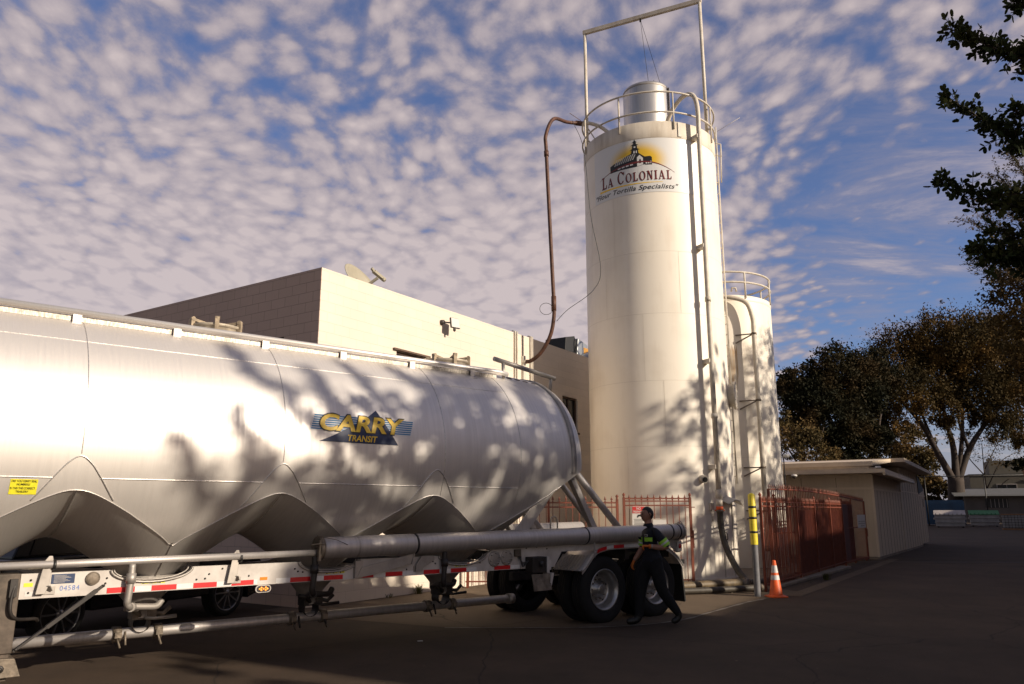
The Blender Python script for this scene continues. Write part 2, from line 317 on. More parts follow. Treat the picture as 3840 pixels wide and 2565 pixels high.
# ------------------------------------------------------------------ mesh builder
class MB:
    def __init__(s): s.v = []; s.f = []; s.m = []; s.s = []
    def add(s, vs, fs, mi=0, smooth=False):
        o = len(s.v); s.v += [tuple(v) for v in vs]
        for f in fs: s.f.append(tuple(i + o for i in f)); s.m.append(mi); s.s.append(smooth)
        return s
    def box(s, x0, x1, y0, y1, z0, z1, mi=0):
        vs = [(x, y, z) for x in (x0, x1) for y in (y0, y1) for z in (z0, z1)]
        return s.add(vs, [(0, 1, 3, 2), (4, 6, 7, 5), (0, 4, 5, 1), (2, 3, 7, 6), (0, 2, 6, 4), (1, 5, 7, 3)], mi)
    def cbox(s, c, sz, mi=0, rot=None):
        hx, hy, hz = sz[0] / 2, sz[1] / 2, sz[2] / 2
        vs = [Vector((x, y, z)) for x in (-hx, hx) for y in (-hy, hy) for z in (-hz, hz)]
        if rot is not None: vs = [rot @ v for v in vs]
        vs = [v + Vector(c) for v in vs]
        return s.add(vs, [(0, 1, 3, 2), (4, 6, 7, 5), (0, 4, 5, 1), (2, 3, 7, 6), (0, 2, 6, 4), (1, 5, 7, 3)], mi)
    def bar(s, a, b, w, h, mi=0, up=(0, 0, 1)):
        """rectangular bar from a to b, width w (sideways), height h"""
        a = Vector(a); b = Vector(b); d = (b - a).normalized(); sd_ = d.cross(Vector(up))
        if sd_.length < 1e-4: sd_ = d.cross(Vector((1, 0, 0)))
        sd_.normalize(); u = sd_.cross(d)
        vs = [p + sd_ * (w / 2 * i) + u * (h / 2 * j) for p in (a, b) for i, j in ((-1, -1), (1, -1), (1, 1), (-1, 1))]
        return s.add(vs, [(3, 2, 1, 0), (4, 5, 6, 7), (0, 1, 5, 4), (1, 2, 6, 5), (2, 3, 7, 6), (3, 0, 4, 7)], mi)
    def tube(s, pts, r, n=12, mi=0, caps=True, smooth=True):
        pts = [Vector(p) for p in pts]; rs = r if isinstance(r, (list, tuple)) else [r] * len(pts)
        vs = []; nrm = None
        for i, p in enumerate(pts):
            t = (pts[min(i + 1, len(pts) - 1)] - pts[max(i - 1, 0)]).normalized()
            if nrm is None:
                ref = Vector((0, 0, 1)) if abs(t.z) < .9 else Vector((1, 0, 0)); nrm = t.cross(ref).normalized()
            else:
                nrm = (nrm - t * nrm.dot(t))
                nrm = nrm.normalized() if nrm.length > 1e-6 else t.orthogonal().normalized()
            b = t.cross(nrm)
            for k in range(n):
                a = 2 * math.pi * k / n; vs.append(p + (nrm * math.cos(a) + b * math.sin(a)) * rs[i])
        fs = [(i * n + k, i * n + (k + 1) % n, (i + 1) * n + (k + 1) % n, (i + 1) * n + k) for i in range(len(pts) - 1) for k in range(n)]
        s.add(vs, fs, mi, smooth)
        if caps:
            e = (len(pts) - 1) * n
            o = len(s.v) - len(vs)
            s.f.append(tuple(o + k for k in reversed(range(n)))); s.m.append(mi); s.s.append(False)
            s.f.append(tuple(o + e + k for k in range(n))); s.m.append(mi); s.s.append(False)
        return s
    def lathe(s, prof, c=(0, 0, 0), axis='z', n=48, mi=0, smooth=True, a0=0, a1=2 * math.pi):
        """prof: list of (r, h) along axis"""
        full = abs(a1 - a0 - 2 * math.pi) < 1e-6; m = n if full else n + 1
        vs = []
        for r, h in prof:
            for k in range(m):
                a = a0 + (a1 - a0) * k / n; x, y = r * math.cos(a), r * math.sin(a)
                p = {'z': (x, y, h), 'y': (x, h, y), 'x': (h, x, y)}[axis]
                vs.append((p[0] + c[0], p[1] + c[1], p[2] + c[2]))
        fs = []
        for i in range(len(prof) - 1):
            for k in range(n):
                k2 = (k + 1) % m; fs.append((i * m + k, i * m + k2, (i + 1) * m + k2, (i + 1) * m + k))
        return s.add(vs, fs, mi, smooth)
    def prism(s, poly, h0, h1, plane='xz', mi=0):
        """poly 2D extruded along the third axis"""
        def P(a, b, h): return {'xz': (a, h, b), 'xy': (a, b, h), 'yz': (h, a, b)}[plane]
        n = len(poly); vs = [P(a, b, h0) for a, b in poly] + [P(a, b, h1) for a, b in poly]
        fs = [tuple(range(n)), tuple(reversed(range(n, 2 * n)))] + [(i, i + n, (i + 1) % n + n, (i + 1) % n) for i in range(n)]
        return s.add(vs, fs, mi)
    def xf(s, mtx):
        s.v = [tuple(mtx @ Vector(v)) for v in s.v]; return s
    def mesh(s, name, mats):
        me = bpy.data.meshes.new(name); me.from_pydata(s.v, [], s.f)
        mats = mats if isinstance(mats, (list, tuple)) else [mats]
        for m_ in mats: me.materials.append(m_)
        me.polygons.foreach_set('material_index', s.m); me.polygons.foreach_set('use_smooth', s.s)
        bm = bmesh.new(); bm.from_mesh(me); bmesh.ops.recalc_face_normals(bm, faces=bm.faces); bm.to_mesh(me); bm.free()
        me.update(); return me
    def obj(s, name, mats, parent=None, bevel=0):
        o = bpy.data.objects.new(name, s.mesh(name, mats)); COL.objects.link(o)
        if parent is not None: o.parent = parent
        if bevel:
            b = o.modifiers.new('bevel', 'BEVEL'); b.width = bevel; b.segments = 2; b.limit_method = 'ANGLE'; b.angle_limit = R(40)
        return o

def tag(o, label=None, cat=None, group=None, kind=None):
    if label: o['label'] = label
    if cat: o['category'] = cat
    if group: o['group'] = group
    if kind: o['kind'] = kind
    return o
def thing(name, label, cat, loc=(0, 0, 0), rz=0, group=None):
    o = bpy.data.objects.new(name, None); COL.objects.link(o); o.location = loc; o.rotation_euler = (0, 0, rz); o.empty_display_size = .2
    return tag(o, label, cat, group)
def copy_tree(o, parent=None):
    c = o.copy(); COL.objects.link(c); c.parent = parent
    for ch in [x for x in bpy.data.objects if x.parent == o]: copy_tree(ch, c)
    return c
def smooth_path(pts, n=8):
    """Catmull-Rom through pts"""
    P = [Vector(p) for p in pts]; P = [P[0] * 2 - P[1]] + P + [P[-1] * 2 - P[-2]]; out = []
    for i in range(1, len(P) - 2):
        for k in range(n):
            t = k / n; a, b, c, d = P[i - 1], P[i], P[i + 1], P[i + 2]
            out.append(.5 * ((2 * b) + (c - a) * t + (2 * a - 5 * b + 4 * c - d) * t * t + (3 * b - a - 3 * c + d) * t ** 3))
    out.append(P[-2]); return out
def arc_pts(c, r, a0, a1, n, z=None):
    return [(c[0] + r * math.cos(a0 + (a1 - a0) * i / n), c[1] + r * math.sin(a0 + (a1 - a0) * i / n), c[2] if z is None else z) for i in range(n + 1)]

def text2d(body, size=1.0, shear=0.0, bold=0.0, spacing=1.0, align='LEFT', lines=1.0, res=4):
    cu = bpy.data.curves.new('t', 'FONT'); cu.body = body; cu.size = size; cu.shear = shear; cu.offset = bold; cu.space_character = spacing
    cu.align_x = align; cu.space_line = lines; cu.resolution_u = res; cu.fill_mode = 'FRONT'
    o = bpy.data.objects.new('t', cu); COL.objects.link(o)
    dg = bpy.context.evaluated_depsgraph_get(); dg.update()
    me = bpy.data.meshes.new_from_object(o.evaluated_get(dg))
    vs = [(v.co.x, v.co.y) for v in me.vertices]; fs = [tuple(p.vertices) for p in me.polygons]
    bpy.data.objects.remove(o); bpy.data.curves.remove(cu); bpy.data.meshes.remove(me)
    return vs, fs
def fit2d(t, x0, x1, y0, y1, keep=False):
    vs, fs = t; xs = [v[0] for v in vs]; ys = [v[1] for v in vs]
    ax, bx, ay, by = min(xs), max(xs), min(ys), max(ys)
    sx = (x1 - x0) / (bx - ax); sy = (y1 - y0) / (by - ay)
    return [(x0 + (x - ax) * sx, y0 + (y - ay) * sy) for x, y in vs], fs
def poly2d(*polys):
    vs = []; fs = []
    for p in polys: fs.append(tuple(range(len(vs), len(vs) + len(p)))); vs += list(p)
    return vs, fs
def cut2d(t, step):
    """slice a flat mesh on a grid so that it can be wrapped round a curve"""
    vs, fs = t; bm = bmesh.new(); bv = [bm.verts.new((x, y, 0)) for x, y in vs]
    for f in fs:
        try: bm.faces.new([bv[i] for i in f])
        except ValueError: pass
    for ax in (0, 1):
        lo = min(v.co[ax] for v in bm.verts); hi = max(v.co[ax] for v in bm.verts); k = math.floor(lo / step) + 1
        if ax == 0 and step_x_off: continue
        while k * step < hi:
            no = [0, 0, 0]; no[ax] = 1; co = [0, 0, 0]; co[ax] = k * step
            bmesh.ops.bisect_plane(bm, geom=bm.verts[:] + bm.edges[:] + bm.faces[:], plane_co=co, plane_no=no); k += 1
    bmesh.ops.triangulate(bm, faces=bm.faces[:])
    bm.verts.index_update(); o = ([(v.co.x, v.co.y) for v in bm.verts], [tuple(v.index for v in f.verts) for f in bm.faces]); bm.free(); return o
step_x_off = False

def leaves(name, lumps, n, size, material, parent, seed=1, shell=.55, aspect=2.0, droop=0.0, clump=0):
    """many small leaf faces spread through ellipsoid lumps (x,y,z,rx,ry,rz)"""
    rg = np.random.default_rng(seed); L_ = np.array(lumps, float)
    vol = (L_[:, 3] * L_[:, 4] * L_[:, 5]) ** .75; pick = rg.choice(len(L_), n, p=vol / vol.sum()); q = L_[pick]
    if clump:
        # sub-clumps inside each lump give light and dark bunches
        nc = max(1, n // clump); pk = rg.choice(len(L_), nc, p=vol / vol.sum()); qc = L_[pk]
        d = rg.normal(size=(nc, 3)); d /= np.linalg.norm(d, axis=1)[:, None]; rr = (shell + (1 - shell) * rg.random(nc)) ** (1 / 1.5)
        cc = qc[:, :3] + d * rr[:, None] * qc[:, 3:6]
        cs = (.10 + .13 * rg.random(nc))[:, None] * qc[:, 3:6].mean(1)[:, None]
        ci = rg.integers(0, nc, n); p = cc[ci] + rg.normal(size=(n, 3)) * cs[ci] * np.array([.8, .8, .65 + droop])
    else:
        d = rg.normal(size=(n, 3)); d /= np.linalg.norm(d, axis=1)[:, None]
        rr = shell + (1 - shell) * rg.random(n); p = q[:, :3] + d * rr[:, None] * q[:, 3:6]
    a = rg.normal(size=(n, 3)); a[:, 2] -= droop * 1.5; a /= np.linalg.norm(a, axis=1)[:, None]
    b = np.cross(a, rg.normal(size=(n, 3))); b /= np.linalg.norm(b, axis=1)[:, None]
    sz = size * (.6 + .8 * rg.random(n))[:, None]
    v = np.stack([p - a * sz, p + b * sz / aspect, p + a * sz, p - b * sz / aspect], 1).reshape(-1, 3)
    me = bpy.data.meshes.new(name); me.vertices.add(4 * n); me.vertices.foreach_set('co', v.ravel())
    me.loops.add(4 * n); me.loops.foreach_set('vertex_index', np.arange(4 * n)); me.polygons.add(n)
    me.polygons.foreach_set('loop_start', np.arange(0, 4 * n, 4)); me.polygons.foreach_set('loop_total', np.full(n, 4))
    me.materials.append(material); me.update(calc_edges=True); me.validate()
    o = bpy.data.objects.new(name, me); COL.objects.link(o); o.parent = parent
    return o

# ------------------------------------------------------------------ setting: ground
def sheet(name, poly, z, material, kind='structure'):
    mb = MB(); mb.add([(x, y, z) for x, y in poly], [tuple(range(len(poly)))])
    return tag(mb.obj(name, material), kind=kind)
sheet('ground', [(-600, -300), (700, -300), (700, 900), (-600, 900)], 0, M['asphalt'])
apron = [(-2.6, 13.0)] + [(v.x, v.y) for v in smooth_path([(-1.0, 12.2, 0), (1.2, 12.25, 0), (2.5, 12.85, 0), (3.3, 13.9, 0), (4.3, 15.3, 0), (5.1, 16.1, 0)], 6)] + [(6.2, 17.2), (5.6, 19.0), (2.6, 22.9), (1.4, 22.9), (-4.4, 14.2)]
sheet('apron', apron, .004, M['apron'])  # paler asphalt tone paints in the sunlit ground inside the curve
# pale line painted along the sun and shade boundary, curving to the bollard
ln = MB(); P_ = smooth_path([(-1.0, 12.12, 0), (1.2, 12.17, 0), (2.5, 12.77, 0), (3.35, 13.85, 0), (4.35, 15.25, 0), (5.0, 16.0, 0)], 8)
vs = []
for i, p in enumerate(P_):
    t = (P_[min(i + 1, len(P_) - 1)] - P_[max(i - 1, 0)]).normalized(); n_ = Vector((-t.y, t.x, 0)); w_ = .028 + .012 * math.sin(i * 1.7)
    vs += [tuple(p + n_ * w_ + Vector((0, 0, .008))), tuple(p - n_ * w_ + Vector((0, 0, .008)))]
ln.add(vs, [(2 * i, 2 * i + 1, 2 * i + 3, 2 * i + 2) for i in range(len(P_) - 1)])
tag(ln.obj('shade_edge_line', M['line']), kind='structure')
# silo pad
pad = MB(); pad.prism([(2.0, 18.55), (4.55, 17.55), (5.55, 17.45), (10.2, 24.2), (6.6, 28.2), (2.2, 22.6)], 0.0, .07, 'xy')
tag(pad.obj('silo_pad', M['concrete'], bevel=.015), kind='structure')
# strips along the road: gutter line and worn patches
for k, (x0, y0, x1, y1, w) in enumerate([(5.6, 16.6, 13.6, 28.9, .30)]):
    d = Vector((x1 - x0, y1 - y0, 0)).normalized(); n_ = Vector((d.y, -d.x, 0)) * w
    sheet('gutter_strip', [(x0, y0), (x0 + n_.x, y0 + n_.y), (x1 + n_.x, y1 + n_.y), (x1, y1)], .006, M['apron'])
sheet('road_joint', [(8.0, 27.35), (40, 26.2), (40, 26.27), (8.0, 27.43)], .006, M['black_print'])

# ------------------------------------------------------------------ tanker trailer
TRL = (1.439, 12.631, 0); TRZ = math.atan2(.63690, .77095)
tr = thing('tanker_trailer', 'silver dry bulk tanker trailer with hopper cones and yellow lettering', 'trailer', TRL, TRZ)
YC, ZC, RR = 1.2, 2.45, 1.45
HOP = [-8.58, -6.46, -4.37, -2.26]
MID = [-7.52, -5.415, -3.315]
def rad_s(s):
    if s <= -1.9: return RR
    if s <= -.78: t = (s + 1.9) / 1.12; return RR - .055 * t * t
    t = min(1, (s + .78) / .50); return 1.395 * max(0, 1 - t ** 2.6) ** (1 / 2.2)
def m_s(s):
    m = min(abs(s - h) for h in HOP)
    if s <= HOP[-1] and m > .5: m = 1.05 - math.sqrt(max(0, 1.05 - m) ** 2 + .17 ** 2) + .03
    return math.sqrt(m * m + .28 * m)
ZV = 1.29
def r_cone(z): return .87 + 1.36 * (z - ZV)
def zj(s):
    Rr = rad_s(s); m = m_s(s)
    f = lambda z: math.sqrt(max(0, r_cone(z) ** 2 - m * m)) - math.sqrt(max(0, Rr * Rr - (z - ZC) ** 2)) if r_cone(z) > 0 else -1
    lo, hi = max(ZV - .02, ZC - Rr), ZC + .3
    if f(hi) < 0 or Rr < .3: return None
    if f(lo) > 0: return None
    for _ in range(40):
        mid = (lo + hi) / 2
        if f(mid) > 0: hi = mid
        else: lo = mid
    return (lo + hi) / 2
def build_tank():
    ss = list(np.arange(-9.3, -.80, .045)) + [-.78] + [-.78 + .50 * (1 - (1 - k / 14) ** 1.8) for k in range(1, 15)]
    N1, N2 = 34, 14; rows = []
    for s in ss:
        Rr = max(rad_s(s), .004); m = m_s(s); z1 = zj(s)
        half = []
        if z1 is None:
            for k in range(N1 + N2 + 1):
                a = math.pi * k / (N1 + N2); half.append((Rr * math.sin(a), ZC + Rr * math.cos(a)))
        else:
            a1 = math.acos(max(-1, min(1, (z1 - ZC) / Rr)))
            for k in range(N1 + 1):
                a = a1 * k / N1; half.append((Rr * math.sin(a), ZC + Rr * math.cos(a)))
            zb = max(.95, ZV + (m - .87) / 1.36)
            for k in range(1, N2 + 1):
                t = 1 - (1 - k / N2) ** 2 if zb > .96 else k / N2
                z = z1 + (zb - z1) * t
                half.append((math.sqrt(max(0, r_cone(z) ** 2 - m * m)) if z > zb + 1e-6 or zb <= .96 else 0.0, z))
        rows.append([(s, YC - y, z) for y, z in half] + [(s, YC + y, z) for y, z in reversed(half[:-1])])
    n = len(rows[0]); mb = MB(); vs = [p for r in rows for p in r]
    fs = [(i * n + k, i * n + (k + 1) % n, (i + 1) * n + (k + 1) % n, (i + 1) * n + k) for i in range(len(rows) - 1) for k in range(n - 1)]
    mb.add(vs, fs, 0, True); mb.f.append(tuple(range(n))); mb.m.append(0); mb.s.append(False)
    o = mb.obj('tank', M['alu_tank'], tr)
    # crease between barrel and cones
    me = o.data
    sm = set()
    for i in range(len(rows) - 1):
        for k in (N1, n - 1 - N1): sm.add((i * n + k, (i + 1) * n + k))
    for e in me.edges:
        if tuple(sorted(e.vertices)) in sm: e.use_edge_sharp = True
    return o
tank = build_tank()
def on_tank(s, z, off=.004, Rr=None):
    Rr = rad_s(s) if Rr is None else Rr
    return (s, YC - math.sqrt(max(0, (Rr + off) ** 2 - (z - ZC) ** 2)), z)
# weld beads and plate seams
w = MB()
def seam(pts, r=.0055, mb=w): mb.tube(pts, r, 5, caps=False)
tents = [(-7.53,), (-5.45,), (-3.33,)]
def tent_pts(c, n=20):
    out = []
    prof = [(-.62, 1.48), (-.36, 1.80), (-.20, 2.03), (-.10, 2.16), (0, 2.225), (.10, 2.16), (.20, 2.03), (.36, 1.80), (.62, 1.48)]
    for p in smooth_path([(a, 0, b) for a, b in prof], 5):
        if p.z > (zj(c + p.x) or 0) + .01: out.append(on_tank(c + p.x, p.z, .003))
    return out
for (c,) in tents: seam(tent_pts(c), .0075)
segs = [-9.2, -7.74, -7.33, -5.66, -5.24, -3.53, -3.13, -1.9]
for a, b in zip(segs[::2], segs[1::2]): seam([on_tank(a + (b - a) * i / 12, 2.012, .001) for i in range(13)], .0065)
seam([on_tank(-9.2 + 7.3 * i / 30, 3.43, 0) for i in range(31)], .004)
for s in (-7.53, -5.46, -3.22, -1.9):
    z0 = 2.25 if s in (-7.53, -5.46) else (zj(s) or 1.8)
    seam([(s, YC - (RR + .001) * math.cos(a), ZC + (RR + .001) * math.sin(a)) for a in np.linspace(math.asin((z0 - ZC) / RR), 1.5, 30)], .006)
for h in HOP[1:]: seam([(h, YC - r_cone(z) - .003, z) for z in np.linspace(.97, (zj(h) or 1.36), 8)], .005)
for mcr in MID:   # weld down the saddle between two cones
    zb = ZV + (m_s(mcr) - .87) / 1.36; z1 = zj(mcr)
    seam([(mcr, YC - math.sqrt(max(0, r_cone(z) ** 2 - m_s(mcr) ** 2)) - .004, z) for z in np.linspace(zb + .01, z1 - .01, 14)], .012)
# junction edge bead
seam([(s, YC - math.sqrt(max(0, rad_s(s) ** 2 - (zj(s) - ZC) ** 2)) - .002, zj(s)) for s in np.arange(-9.2, -1.0, .06) if zj(s)], .005)
w.obj('weld_bead', M['weld'], tank)
# discharge hoppers under the tank
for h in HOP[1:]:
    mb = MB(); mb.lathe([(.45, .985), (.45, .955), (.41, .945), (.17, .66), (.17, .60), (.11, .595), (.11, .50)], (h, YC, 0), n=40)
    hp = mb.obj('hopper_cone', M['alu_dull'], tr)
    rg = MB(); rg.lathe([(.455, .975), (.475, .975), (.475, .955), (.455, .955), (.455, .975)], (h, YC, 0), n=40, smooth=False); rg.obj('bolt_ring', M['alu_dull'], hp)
    sk = MB(); sk.lathe([(.55, 1.08), (.62, 1.04), (.62, .99), (.50, .985)], (h, YC, 0), n=40); 
    v = MB(); v.cbox((h + .02, YC, .53), (.26, .20, .10)); v.lathe([(.10, -.10), (.10, .10)], (h, YC, .44), axis='y', n=16)
    v.tube([(h - .02, YC - .08, .52), (h - .10, YC - .16, .60), (h - .22, YC - .16, .62)], .028, 8); v.tube([(h + .1, YC - .06, .55), (h + .22, YC - .10, .53), (h + .30, YC - .10, .60)], .026, 8)
    v.cbox((h + .02, YC, .60), (.34, .05, .05)); v.tube([(h - .16, YC - .06, .36), (h - .16, YC - .12, .22)], .012, 6); v.tube([(h + .18, YC - .06, .36), (h + .20, YC - .13, .24)], .012, 6)
    v.obj('butterfly_valve', M['steel_dirty'] if h < -6 else M['black_steel'], hp)
    hd = MB(); hd.tube([(h + .02, YC - .12, .50), (h + .12, YC - .15, .49), (h + .36, YC - .15, .50)], [.02, .018, .022], 8); hd.obj('valve_handle', M['alu_dull'] if h < -6 else M['black_steel'], hp)
    # aeration pipe coming down from the side tube
    ap = MB(); px = {-6.46: -6.92, -4.37: -4.92, -2.26: -3.07}[h]
    ap.tube(smooth_path([(px, -.055, 1.17), (px, -.06, 1.02), (px - .01, -.06, .86), (px - .01, -.05, .79), (px + .03, .0, .745), (px + .14, .30, .72), (px + .26, .62, .66)], 5), .036, 10)
    ap.tube([(px, -.057, 1.08), (px, -.06, .98)], .048, 10); ap.tube([(px + .04, .02, .74), (px + .12, .24, .72)], .046, 10)
    ap.tube(smooth_path([(px + .10, .18, .73), (px + .24, .22, .715), (px + .36, .26, .71), (px + .42, .30, .76)], 5), .034, 10)
    ap.obj('aeration_pipe', M['alu_dull'] if h < -6 else M['black_steel'], tr)
# product line under the hoppers
pl = MB(); pl.tube([(-9.2, YC, .33), (-.95, YC, .33)], .062, 18)
pipe_l = pl.obj('product_line', M['alu'], tr)
cl = MB()
for h in HOP[1:]:
    for dx in (-.24, .20):
        cl.tube([(h + dx - .045, YC, .33), (h + dx + .045, YC, .33)], .085, 14); cl.cbox((h + dx, YC - .09, .33), (.07, .04, .06)); cl.tube([(h + dx, YC - .07, .29), (h + dx + .03, YC - .10, .19)], .012, 6)
cl.obj('pipe_coupling', M['steel_dirty'], pipe_l)
ec = MB(); ec.tube([(-.98, YC, .33), (-.86, YC, .33)], .078, 14); ec.obj('end_cap', M['alu_dull'], pipe_l)

# frame rails
NOTCH = (-6.70, -4.70, -2.73)
def rail(y0, y1, name='frame_rail'):
    mb = MB(); top = [(-7.89, 1.115)]
    for c in NOTCH:
        top += [(c + .40 * math.cos(t), 1.115 - .130 * math.sin(t)) for t in np.linspace(math.pi, 0, 13)]
    top += [(-2.32, 1.115)]
    for (a, z1), (b, z2) in zip(top[:-1], top[1:]):
        mb.add([(a, y0, .885), (b, y0, .885), (b, y0, z2), (a, y0, z1), (a, y1, .885), (b, y1, .885), (b, y1, z2), (a, y1, z1)], [(0, 1, 2, 3), (5, 4, 7, 6), (3, 2, 6, 7), (0, 4, 5, 1)])
    mb.add([(-7.89, y0, .885), (-7.89, y1, .885), (-7.89, y1, 1.115), (-7.89, y0, 1.115)], [(0, 1, 2, 3)])
    mb.prism([(-2.32, .885), (-2.32, 1.115), (-2.05, 1.25), (-.2, 1.25), (1.75, 1.23), (1.75, 1.10), (-.9, 1.10), (-1.05, .885)], y0, y1)
    return mb.obj(name, M['white_rail'], tr)
fr = rail(0.0, .05); rail(2.35, 2.40)
cr = MB()
for s in (-7.7, -5.4, -3.3, -1.3, .6, 1.6): cr.box(s - .05, s + .05, .05, 2.35, .93, 1.08)
cr.obj('cross_member', M['black_steel'], tr)
for c in NOTCH:
    mb = MB(); mb.tube([(c + .40 * math.cos(t), -.012, 1.115 - .130 * math.sin(t)) for t in np.linspace(math.pi, 0, 17)], .013, 6); mb.tube([(c + .365 * math.cos(t), .03, 1.115 - .110 * math.sin(t)) for t in np.linspace(math.pi, 0, 17)], .008, 6); mb.obj('notch_trim', M['alu_dull'], fr)
# conspicuity tape
red = [(-7.12, -6.86), (-6.70, -6.45), (-6.28, -6.03), (-5.87, -5.62), (-5.19, -4.94), (-4.77, -4.52), (-4.28, -4.10), (-3.93, -3.68), (-3.36, -3.11), (-2.93, -2.67), (-2.19, -1.90)]
tp = MB(); wt = MB(); prev = None
for a, b in red: tp.box(a, b, -.0035, -.0015, .893, .945)
for a, b in [(-6.86, -6.70), (-6.45, -6.28), (-6.03, -5.87), (-5.62, -5.58), (-5.36, -5.19), (-4.94, -4.77), (-4.10, -3.93), (-3.68, -3.48), (-3.11, -2.93), (-2.67, -2.5), (-1.90, -1.72)]: wt.box(a, b, -.0035, -.0015, .893, .945)
tp.obj('red_tape', M['red_tape'], fr); wt.obj('white_tape', M['white_tape'], fr)
pt = MB(); pt.box(-7.62, -7.42, -.006, -.001, 1.012, 1.10); dp = pt.obj('data_plate', M['blue_plate'], fr)
lt = MB()
for k in range(7): lt.box(-7.60, -7.60 + .16 * (.6 + .4 * ((k * 37) % 10) / 10), -.0075, -.0062, 1.022 + k * .0105, 1.0255 + k * .0105)
lt.obj('plate_print', M['alu_dull'], dp)
cp = MB(); cp.lathe([(0, -.022), (.050, -.022), (.056, -.018), (.056, -.002)], (-7.26, 0, 1.045), axis='y', n=24); cp.lathe([(.056, -.02), (.064, -.02), (.064, -.001)], (-7.26, 0, 1.045), axis='y', n=24)
cp.obj('round_cap', M['steel_dirty'], fr)
t2 = fit2d(text2d('04584', spacing=1.15), -7.54, -7.37, .944, .990)
mb = MB(); mb.add([(x, -.003, y) for x, y in t2[0]], t2[1]); mb.obj('number', M['id_blue'], fr)
mb = MB()
for a in (-6.80, -6.72, -6.64): mb.box(a, a + .07, -.003, -.0015, .965, .992)
for a in (-4.75, -4.66, -4.57): mb.box(a, a + .07, -.003, -.0015, .965, .992)
for a in (-2.86, -2.79, -2.72): mb.box(a, a + .06, -.003, -.0015, .965, .992)
mb.box(-7.845, -7.77, -.003, -.0015, .995, 1.03)
wl = mb.obj('warning_label', M['sticker_yellow'], fr)
tk = MB()
for a in (-6.80, -6.72, -6.64, -4.75, -4.66, -4.57, -2.86, -2.79, -2.72): tk.prism([(a + .004, .967), (a + .028, .967), (a + .016, .989)], -.0040, -.0032); tk.box(a + .036, a + .064, -.0040, -.0032, .972, .976); tk.box(a + .036, a + .064, -.0040, -.0032, .981, .985)
tk.obj('warning_print', M['black_print'], wl)
mb = MB(); mb.box(-7.83, -7.75, -.003, -.0015, .905, .95); mb.obj('paper_label', M['sign_white'], fr)
# bolts along the rail
mb = MB()
for s, z in [(-7.79, 1.055), (-7.70, 1.02), (-7.72, .93), (-7.80, .94), (-7.13, 1.04), (-7.14, .99), (-6.12, 1.03), (-6.16, .985), (-6.25, .98), (-5.68, .99), (-5.98, 1.08), (-5.14, 1.04), (-5.10, 1.01), (-5.04, 1.0), (-3.22, 1.05), (-3.18, 1.02), (-2.5, 1.06), (-2.44, 1.03), (-2.44, 1.0), (-2.56, 1.04), (-3.62, .965), (-1.6, 1.17), (-1.4, 1.18), (-1.2, 1.15)]:
    mb.lathe([(0, -.010), (.009, -.010), (.011, 0)], (s, 0, z), axis='y', n=8)
mb.obj('bolt', M['black_steel'], fr)
# amber reflector and side lamp
mb = MB(); mb.box(-5.55, -5.465, -.006, -.001, .935, .968); mb.obj('amber_reflector', M['amber'], fr)
mb = MB()
def stadium(cx_, cz_, a, b, n=10): return [(cx_ + a + b * math.cos(t), cz_ + b * math.sin(t)) for t in np.linspace(-math.pi / 2, math.pi / 2, n)] + [(cx_ - a + b * math.cos(t), cz_ + b * math.sin(t)) for t in np.linspace(math.pi / 2, 3 * math.pi / 2, n)]
mb.prism(stadium(-5.51, .842, .05, .040), -.02, -.001); hb = mb.obj('side_lamp', M['white_rail'], fr)
mb = MB(); mb.prism(stadium(-5.51, .842, .046, .033), -.026, -.021); mb.obj('lamp_base', M['black_print'], hb)
mb = MB()
for dx, dz in [(-.045, 0), (-.025, .013), (-.025, -.013), (0, 0), (.0, .0), (.025, .013), (.025, -.013), (.045, 0)]: mb.lathe([(0, -.031), (.008, -.030), (.010, -.027)], (-5.51 + dx, 0, .842 + dz), axis='y', n=10)
mb.obj('light_diode', M['led'], hb)
# hangers that carry the side tube
for s0 in (-7.69, -5.88):
    mb = MB(); mb.prism([(s0 - .06, .925), (s0 + .02, .925), (s0 + .05, 1.02), (s0 + .06, 1.24), (s0 + .05, 1.275), (s0 + .02, 1.275), (s0 - .01, 1.235)], -.055, -.045)
    mb.box(s0 - .05, s0 + .11, -.010, -.0015, .915, .99); mb.bar((s0 + .02, -.05, 1.0), (s0 + .05, -.01, .95), .09, .01)
    hg = mb.obj('tube_hanger', M['alu_dull'], tr, bevel=.003)
    mb = MB(); mb.lathe([(.040, -.012), (.047, -.012), (.047, .012), (.040, .012)], (s0 + .07, -.055, 1.19), axis='x', n=20); mb.obj('clamp_strap', M['black_print'], hg)
mb = MB(); mb.tube([(-9.3, -.055, 1.185), (-4.88, -.055, 1.215)], .037, 18); mb.obj('air_tube', M['alu'], tr)
